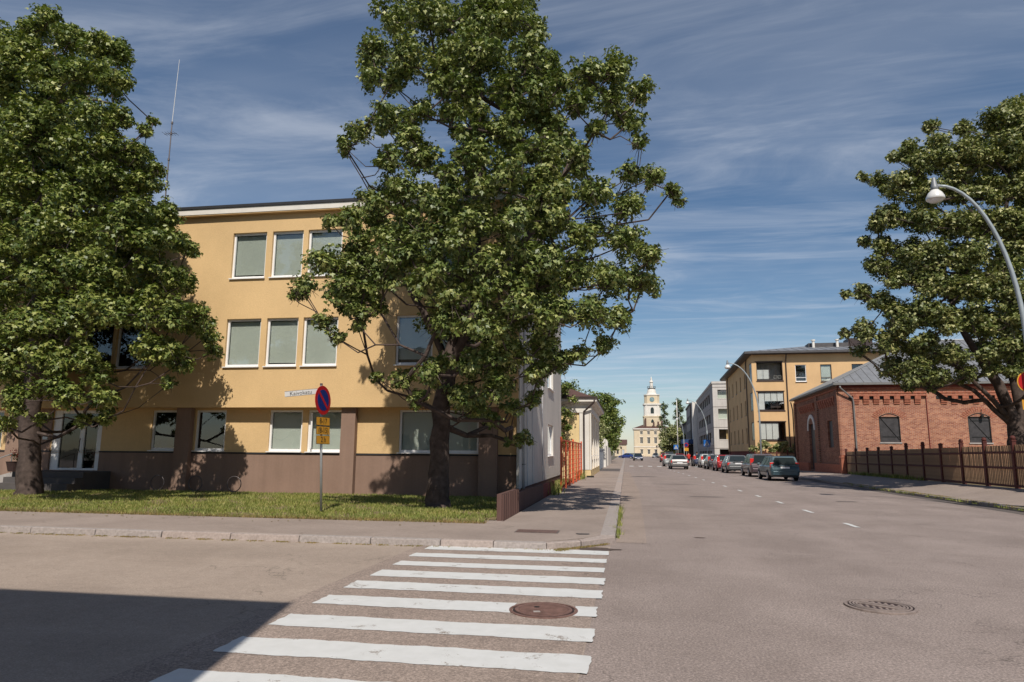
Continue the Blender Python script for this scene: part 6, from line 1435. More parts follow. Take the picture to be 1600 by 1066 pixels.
# ------------------------------------------------------------------ trees
MAIN_CLUMPS = [(-5.63,17.1,15.04,0.7),(-6.66,19.59,16.84,0.9),(-4.55,16.55,15.26,0.74),(-4.87,18.07,16.14,0.81),(-5.43,20.32,18.03,0.94),(-3.4,15.99,14.25,0.75),(-4.16,18.3,15.98,0.9),(-4.67,20.11,17.76,0.9),(-3.1,16.25,13.75,0.66),(-3.26,18.13,15.13,0.75),(-3.71,20.4,17.01,0.85),(-6.22,16.65,13.64,0.64),(-6.98,19.57,15.83,0.77),(-5.03,16.19,13.21,0.71),(-5.34,18.22,14.65,0.84),(-5.95,20.55,16.34,0.95),(-3.78,15.99,13.04,0.72),(-4.26,18.53,14.66,0.89),(-4.77,20.45,15.98,0.97),(-2.87,15.93,12.93,0.58),(-2.99,18.16,14.19,0.67),(-3.45,20.62,16.27,0.85),(-2.16,16.34,12.67,0.45),(-2.48,18.3,14.01,0.47),(-2.74,20.28,15.39,0.54),(-6.58,16.13,12.36,0.54),(-7.45,18.34,13.59,0.63),(-8.35,20.55,15.32,0.63),(-5.33,15.51,11.55,0.7),(-6.33,18.04,13.17,0.79),(-7.36,20.86,15.44,0.93),(-4.27,15.64,11.48,0.66),(-5.24,18.22,13.09,0.82),(-5.76,20.93,14.74,0.91),(-3.31,14.87,11.27,0.62),(-3.95,18.17,13.32,0.85),(-4.53,21.3,15.4,0.93),(-2.15,14.88,11.01,0.55),(-2.54,18.14,13.24,0.74),(-3.18,21.26,14.89,0.81),(-1.68,15.55,11.2,0.38),(-1.98,18.48,13.13,0.41),(-2.34,20.93,14.55,0.48),(-6.47,15.96,11.45,0.36),(-7.4,17.92,12.72,0.4),(-8.52,20.63,14.25,0.52),(-5.82,15.68,11.12,0.36),(-6.67,18.09,12.53,0.43),(-7.88,20.99,14.37,0.49),(-4.3,14.83,10.48,0.48),(-5.08,18.04,12.24,0.6),(-6.14,21.3,14.3,0.74),(-3.71,15.07,10.26,0.54),(-4.32,18.5,12.2,0.59),(-5.06,21.3,13.8,0.75),(-2.68,15.24,10.3,0.54),(-3.4,18.12,12.09,0.63),(-3.81,21.3,13.78,0.81),(-1.91,14.93,10.14,0.5),(-2.39,18.31,12.31,0.63),(-2.99,21.12,13.88,0.73),(-0.76,15.97,11.08,0.5),(-0.79,18.54,12.51,0.59),(-1.09,20.5,13.82,0.66),(-0.2,15.98,11.07,0.51),(-0.04,18.44,12.5,0.57),(-0.12,20.24,13.63,0.67),(0.43,17.37,11.22,0.47),(0.6,19.51,12.44,0.48),(0.18,16.92,10.16,0.46),(0.39,19.34,11.37,0.52),(-0.21,16.32,10.55,0.47),(-0.25,18.13,11.46,0.53),(-0.33,20.28,12.42,0.58),(-0.89,15.41,10.02,0.36),(-1.18,18.4,11.73,0.44),(-1.34,20.89,13.08,0.44),(0.45,16.26,9.21,0.23),(0.53,17.94,10.1,0.26),(0.67,20.61,11.25,0.31),(-5.93,15.59,10.08,0.53),(-7.04,18.54,11.47,0.59),(-7.78,20.65,12.79,0.68),(-6.75,16.08,10.04,0.39),(-7.68,18.08,11.06,0.4),(-8.73,20.33,12.1,0.48),(-7.27,16.26,9.71,0.26),(-8.22,18.34,10.75,0.3),(-9.07,20.34,11.59,0.35),(-5.19,15.28,9.85,0.25),(-6.06,18.14,11.41,0.31),(-7.11,21.22,13.05,0.35),(-3.23,14.57,8.42,0.52),(-4.31,18.0,10.09,0.64),(-4.88,21.3,11.92,0.71),(-2.49,15.08,9.11,0.5),(-3.18,18.32,10.56,0.69),(-3.65,21.3,11.97,0.75),(-1.88,15.38,9.44,0.43),(-2.22,17.93,10.92,0.51),(-2.64,21.28,12.72,0.59),(-1.7,14.67,8.54,0.5),(-1.99,18.21,9.96,0.67),(-2.62,21.3,11.55,0.8),(-2.42,14.38,7.79,0.53),(-2.98,18.06,9.27,0.64),(-3.66,21.3,10.87,0.81),(-3.29,14.68,7.8,0.59),(-4.01,18.38,9.34,0.66),(-4.87,21.3,10.25,0.8),(-3.92,14.55,8.0,0.34),(-4.98,18.08,9.54,0.42),(-5.92,21.3,11.12,0.55),(-4.77,15.03,8.64,0.49),(-5.99,18.66,10.44,0.66),(-6.99,21.3,11.57,0.7),(-5.5,14.95,8.68,0.4),(-6.77,18.02,9.96,0.48),(-8.1,21.3,11.58,0.53),(-5.25,14.84,7.86,0.51),(-6.51,18.27,9.3,0.59),(-7.51,21.28,10.47,0.77),(-4.26,14.55,7.37,0.53),(-5.61,18.31,9.0,0.64),(-6.25,21.3,10.02,0.87),(-1.34,14.85,7.55,0.48),(-1.79,18.02,8.97,0.63),(-1.97,21.3,10.19,0.74),(-0.64,15.17,7.64,0.52),(-0.81,18.15,8.69,0.57),(-0.99,20.95,9.86,0.67),(0.19,16.06,8.48,0.33),(0.31,18.53,9.44,0.39),(0.32,20.6,10.25,0.47),(0.83,16.15,8.35,0.36),(0.92,18.34,9.28,0.39),(0.87,20.02,9.83,0.44),(1.31,17.47,8.52,0.3),(1.53,19.3,9.26,0.32),(1.44,17.7,8.23,0.18),(1.63,18.84,8.62,0.22),(0.15,15.78,7.41,0.46),(0.27,18.32,8.38,0.48),(0.17,20.59,9.35,0.54),(-6.58,15.25,7.26,0.43),(-7.02,16.44,7.73,0.47),(-7.01,15.2,7.21,0.31),(-7.6,16.4,7.63,0.32),(-6.6,15.63,6.58,0.57),(-6.8,16.56,6.72,0.6),(-7.3,15.25,6.25,0.48),(-7.9,16.76,6.7,0.53),(-7.77,15.43,5.6,0.35),(-8.45,16.66,6.01,0.38),(-8.14,15.61,5.46,0.2),(-8.77,16.83,5.8,0.22),(-6.73,15.18,5.54,0.54),(-7.42,16.66,5.99,0.59),(-5.86,15.57,5.99,0.52),(-6.32,16.55,6.21,0.55),(-5.46,15.06,6.68,0.57),(-6.31,18.2,7.88,0.68),(-7.47,21.3,8.87,0.77),(-4.28,14.71,6.56,0.54),(-5.32,18.31,7.84,0.76),(-6.2,21.3,8.88,0.85),(-3.45,14.52,6.76,0.57),(-4.03,17.85,8.06,0.73),(-4.87,21.3,9.32,0.84),(-2.31,14.44,6.65,0.58),(-3.26,18.73,8.16,0.73),(-3.39,21.3,9.42,0.87),(-1.52,14.74,6.83,0.58),(-1.83,17.93,7.95,0.66),(-2.42,21.3,9.1,0.78),(-0.84,15.01,6.51,0.54),(-1.02,18.22,7.6,0.6),(-1.0,21.26,8.76,0.78),(-0.06,15.86,6.59,0.5),(0.14,18.3,7.56,0.61),(0.01,20.81,8.2,0.64),(0.63,15.89,6.29,0.45),(0.68,18.69,6.99,0.5),(0.58,20.1,7.55,0.56),(0.48,16.62,5.78,0.47),(0.49,18.07,6.11,0.47),(0.61,19.99,6.52,0.56),(-0.3,15.74,5.63,0.52),(-0.36,18.2,6.35,0.67),(-0.29,20.84,7.17,0.67),(-1.01,15.16,5.8,0.56),(-1.37,18.45,6.54,0.6),(-1.51,21.2,7.53,0.69),(-1.76,14.76,5.95,0.52),(-2.3,18.06,6.74,0.7),(-2.8,21.3,7.8,0.73),(-2.9,14.69,5.76,0.6),(-3.36,18.45,6.96,0.69),(-4.11,21.3,7.97,0.81),(-3.62,14.92,5.73,0.59),(-4.43,18.39,6.58,0.7),(-5.06,21.3,7.49,0.89),(-4.57,14.75,5.53,0.5),(-5.56,18.07,6.59,0.56),(-6.64,21.3,7.35,0.71),(-7.28,15.57,4.75,0.31),(-7.84,16.71,5.08,0.32),(-6.91,15.61,4.39,0.25),(-7.41,16.81,4.59,0.26),(-6.32,15.47,4.66,0.24),(-6.85,16.65,4.88,0.29),(-5.85,15.58,5.05,0.31),(-6.33,16.45,5.42,0.37),(-4.09,14.95,4.53,0.5),(-4.93,18.18,5.18,0.64),(-6.08,21.3,5.77,0.74),(-3.17,14.64,4.54,0.58),(-4.3,18.28,5.3,0.68),(-4.87,21.3,5.77,0.8),(-2.34,14.6,4.9,0.52),(-2.96,18.37,5.43,0.66),(-3.55,21.3,6.12,0.79),(-1.71,15.18,4.78,0.51),(-1.89,18.07,5.52,0.59),(-2.47,21.3,6.11,0.77),(-0.8,15.3,4.79,0.53),(-0.8,18.17,5.49,0.57),(-0.92,20.93,5.9,0.68),(-0.13,15.77,4.7,0.45),(-0.19,18.21,5.29,0.47),(-0.13,20.83,5.69,0.54),(-0.47,16.33,4.18,0.32),(-0.51,18.33,4.52,0.35),(-0.57,20.36,4.87,0.36),(-1.05,15.68,3.98,0.28),(-1.27,18.43,4.26,0.29),(-1.26,20.55,4.59,0.35),(-1.92,15.55,4.15,0.45),(-2.13,17.88,4.36,0.54),(-2.42,20.95,4.93,0.58),(-2.59,15.39,3.94,0.55),(-3.25,18.37,4.45,0.67),(-3.63,21.3,4.71,0.79),(-3.54,15.19,3.72,0.51),(-4.11,18.34,4.12,0.67),(-4.87,21.08,4.59,0.76),(-4.41,15.49,3.54,0.52),(-5.12,18.35,3.79,0.55),(-6.03,21.17,4.19,0.73),(-5.27,15.77,3.35,0.33),(-6.0,18.13,3.64,0.38),(-7.07,20.94,3.92,0.44),(-6.13,16.28,3.5,0.2),(-6.83,18.02,3.65,0.23),(-7.73,20.53,3.95,0.25),(-4.96,15.94,2.89,0.3),(-5.74,18.42,3.09,0.37),(-6.35,20.6,3.3,0.38),(-3.77,15.82,2.85,0.44),(-4.4,18.11,3.2,0.54),(-4.91,20.63,3.38,0.57),(-2.98,15.49,3.14,0.45),(-3.41,18.13,3.46,0.53),(-3.81,20.86,3.77,0.66),(-2.06,16.01,3.35,0.25),(-2.38,18.2,3.7,0.28),(-2.72,20.84,3.95,0.32),(-3.3,16.91,2.5,0.33),(-3.89,19.76,2.51,0.37),(-2.53,17.11,2.01,0.27),(-2.94,19.58,2.07,0.32),(-3.67,16.28,2.61,0.21),(-4.05,18.11,2.72,0.24),(-4.48,20.09,2.74,0.24),(-2.94,17.43,1.87,0.17),(-3.18,19.03,1.96,0.2),(-2.52,18.47,1.92,0.17),(-4.05,15.04,9.93,0.35),(-5.08,18.37,11.57,0.41),(-5.84,21.3,13.17,0.46),(-3.34,15.02,9.65,0.35),(-4.12,18.21,11.35,0.41),(-4.78,21.3,12.85,0.47),(-2.52,15.11,9.58,0.42),(-2.98,18.29,11.32,0.5),(-3.77,21.25,13.04,0.67),(-2.94,15.15,9.24,0.4),(-3.64,18.46,10.9,0.49),(-4.2,21.25,12.34,0.58),(-3.68,14.78,9.06,0.31),(-4.48,18.04,10.72,0.38),(-5.42,21.28,12.45,0.43),(-1.46,15.47,9.13,0.37),(-1.52,18.19,10.43,0.5),(-2.0,21.15,11.93,0.55),(-0.97,15.06,8.53,0.39),(-1.25,18.44,10.1,0.44),(-1.46,21.3,11.11,0.51),(-5.03,15.02,9.24,0.39),(-6.16,17.92,10.57,0.46),(-7.12,21.3,12.46,0.54),(-2.03,15.41,9.83,0.41),(-2.44,18.03,11.31,0.49),(-2.75,21.01,12.87,0.51),(-1.43,15.16,10.37,0.39),(-1.8,18.38,12.16,0.46),(-1.92,21.12,13.84,0.53),(-1.13,15.66,10.09,0.32),(-1.32,18.8,11.65,0.4),(-1.4,20.97,12.8,0.47),(-0.62,15.83,9.48,0.29),(-0.65,18.46,10.85,0.31),(-0.81,20.69,11.9,0.4),(-4.81,15.34,10.01,0.33),(-5.61,17.91,11.43,0.39),(-6.8,21.3,13.48,0.45),(-0.95,15.16,8.22,0.37),(-1.25,18.21,9.56,0.42),(-1.38,21.3,10.82,0.48),(-1.78,14.62,7.35,0.48),(-2.28,18.47,8.95,0.55),(-2.73,21.3,10.03,0.65),(-6.2,15.41,5.57,0.45),(-6.66,16.54,5.72,0.47),(-6.55,15.32,5.07,0.31),(-7.13,16.85,5.32,0.37),(-5.43,15.1,5.7,0.43),(-6.93,18.7,6.88,0.48),(-7.87,21.12,7.55,0.58),(-1.68,15.0,6.92,0.42),(-2.25,18.22,7.81,0.48),(-2.47,21.3,8.85,0.6),(-1.59,14.61,5.83,0.41),(-2.16,18.04,7.0,0.56),(-2.36,21.3,8.07,0.65),(-1.97,15.19,5.45,0.47),(-2.23,18.61,6.26,0.56),(-2.74,21.3,6.92,0.6),(-1.73,14.82,4.62,0.45),(-1.98,18.05,5.25,0.49),(-2.5,21.3,5.66,0.66),(-1.97,15.43,3.46,0.39),(-2.23,18.15,3.91,0.46),(-2.53,20.96,4.31,0.48),(-1.42,15.7,3.74,0.28),(-1.66,18.38,4.2,0.35),(-1.87,20.69,4.48,0.37),(-2.19,16.23,2.9,0.25),(-2.37,17.92,3.11,0.25),(-2.7,20.33,3.2,0.32),(-2.63,16.25,2.71,0.28),(-2.89,17.96,2.82,0.31),(-3.38,20.05,2.96,0.35),(-3.83,14.73,5.09,0.48),(-4.88,17.93,5.67,0.59),(-5.84,21.3,6.68,0.7),(-2.99,14.59,5.2,0.48),(-3.86,18.21,6.29,0.6),(-4.32,21.3,7.07,0.71),(-4.95,14.94,6.29,0.49),(-6.0,18.49,7.31,0.54),(-7.1,21.3,8.22,0.64),(-5.97,15.41,7.32,0.4),(-6.37,16.71,7.71,0.44),(-4.09,14.72,7.05,0.51),(-4.92,18.23,8.44,0.59),(-5.58,21.3,9.7,0.65),(-3.56,16.05,13.32,0.5),(-3.99,18.0,14.56,0.55),(-4.32,20.58,16.58,0.66),(-2.96,15.72,12.42,0.49),(-3.39,17.84,14.0,0.58),(-4.03,20.73,15.83,0.69),(-3.59,15.58,11.81,0.53),(-4.26,18.51,13.53,0.62),(-4.89,20.99,15.37,0.67),(-3.75,15.22,10.78,0.46),(-4.51,18.49,12.71,0.58),(-5.33,21.3,14.64,0.7),(-1.79,15.27,10.75,0.28),(-1.99,18.4,12.51,0.33),(-2.32,21.3,14.35,0.37),(-2.52,14.95,10.36,0.37),(-3.09,18.28,12.43,0.47),(-3.65,21.24,14.11,0.48),(-2.19,14.72,8.44,0.37),(-2.77,18.4,10.23,0.45),(-3.16,21.3,11.55,0.5),(-1.78,15.3,9.97,0.29),(-2.18,18.61,11.79,0.38),(-2.52,21.16,13.25,0.4),(-2.01,14.77,7.87,0.41),(-2.32,18.1,9.22,0.46),(-2.81,21.3,10.48,0.54),(-3.31,14.53,8.3,0.39),(-4.24,18.64,10.23,0.54),(-4.83,21.3,11.41,0.56),(-3.69,14.78,8.46,0.27),(-4.63,18.49,10.18,0.34),(-5.31,21.3,11.55,0.4),(-6.04,15.19,7.65,0.39),(-7.26,18.42,8.94,0.47),(-8.46,21.21,10.18,0.55),(-3.87,14.61,7.66,0.41),(-4.85,18.41,9.19,0.48),(-5.72,21.3,10.34,0.59),(-1.65,14.69,8.03,0.38),(-2.16,18.4,9.63,0.41),(-2.46,21.3,11.01,0.54),(1.38,17.57,8.35,0.14),(1.49,19.08,8.91,0.15),(-6.35,15.41,6.88,0.3),(-6.77,16.63,7.2,0.35),(-6.78,15.46,6.04,0.35),(-7.52,16.76,6.42,0.41),(-7.73,15.21,5.48,0.14),(-8.57,16.85,5.92,0.14),(-6.53,15.4,6.12,0.4),(-7.01,16.65,6.3,0.43),(-5.08,14.93,7.15,0.36),(-6.03,18.15,8.35,0.49),(-7.19,21.3,9.53,0.54),(-4.4,14.9,5.98,0.4),(-5.31,18.15,7.01,0.49),(-6.3,21.3,7.71,0.62),(-3.59,14.33,6.24,0.42),(-4.67,17.96,7.42,0.48),(-5.4,21.3,8.46,0.6),(-1.88,14.93,7.03,0.41),(-2.37,18.09,8.43,0.54),(-2.77,21.3,9.34,0.62),(0.17,16.27,5.81,0.31),(0.24,18.31,6.47,0.35),(0.22,20.61,6.96,0.39),(-2.17,14.68,5.45,0.39),(-2.77,18.02,6.29,0.47),(-3.4,21.3,7.01,0.55),(-2.2,14.56,6.09,0.42),(-2.75,18.04,6.97,0.47),(-3.03,21.3,8.11,0.59),(-4.28,14.64,5.62,0.41),(-5.51,18.71,6.65,0.54),(-6.2,21.3,7.61,0.63),(-4.93,14.81,6.19,0.35),(-6.01,18.4,7.31,0.43),(-7.11,21.3,8.03,0.49),(-6.23,15.31,4.95,0.17),(-6.83,16.78,5.21,0.19),(-6.16,15.4,4.95,0.23),(-6.61,16.46,5.09,0.25),(-2.73,14.9,4.28,0.38),(-3.6,18.43,4.95,0.51),(-4.05,21.3,5.47,0.59),(-2.9,15.17,3.72,0.36),(-3.55,18.71,4.07,0.44),(-4.13,20.95,4.5,0.52),(-3.56,16.14,2.68,0.34),(-3.97,18.06,2.79,0.36),(-4.55,20.34,2.98,0.43),(-3.67,14.78,9.56,0.22),(-4.6,18.04,11.28,0.28),(-5.31,21.3,13.15,0.36),(-2.62,15.07,9.19,0.3),(-3.07,18.41,10.73,0.36),(-3.62,21.3,12.21,0.37),(-3.39,15.0,9.32,0.23),(-4.11,18.03,10.76,0.26),(-4.8,21.3,12.44,0.32),(-1.5,15.28,9.54,0.27),(-1.7,17.85,10.77,0.32),(-2.03,20.94,12.4,0.41),(-4.88,14.96,8.76,0.26),(-5.91,18.34,10.32,0.31),(-6.85,21.3,11.79,0.4),(-2.37,14.99,9.88,0.26),(-2.87,17.96,11.42,0.33),(-3.34,21.12,13.19,0.39),(-1.53,15.06,9.89,0.26),(-1.84,18.15,11.62,0.32),(-2.26,21.11,13.34,0.39),(-1.04,15.1,8.49,0.27),(-1.33,18.43,10.15,0.29),(-1.42,21.3,11.43,0.35),(-6.52,15.61,5.12,0.32),(-6.96,16.72,5.47,0.35),(-1.42,15.12,5.4,0.31),(-1.66,17.99,6.16,0.4),(-1.88,21.3,6.91,0.45),(-1.26,15.04,4.82,0.33),(-1.53,17.93,5.26,0.35),(-1.79,21.05,6.07,0.46),(-1.52,15.77,3.7,0.26),(-1.83,18.59,4.07,0.31),(-2.02,20.82,4.28,0.38),(-2.63,14.75,5.6,0.32),(-3.26,17.97,6.45,0.44),(-3.73,21.3,7.19,0.52),(-5.32,14.7,6.03,0.32),(-6.64,18.52,7.2,0.42),(-7.79,21.3,7.93,0.44),(-5.73,14.98,7.57,0.29),(-7.0,18.45,8.96,0.36),(-8.15,21.3,10.18,0.44)]
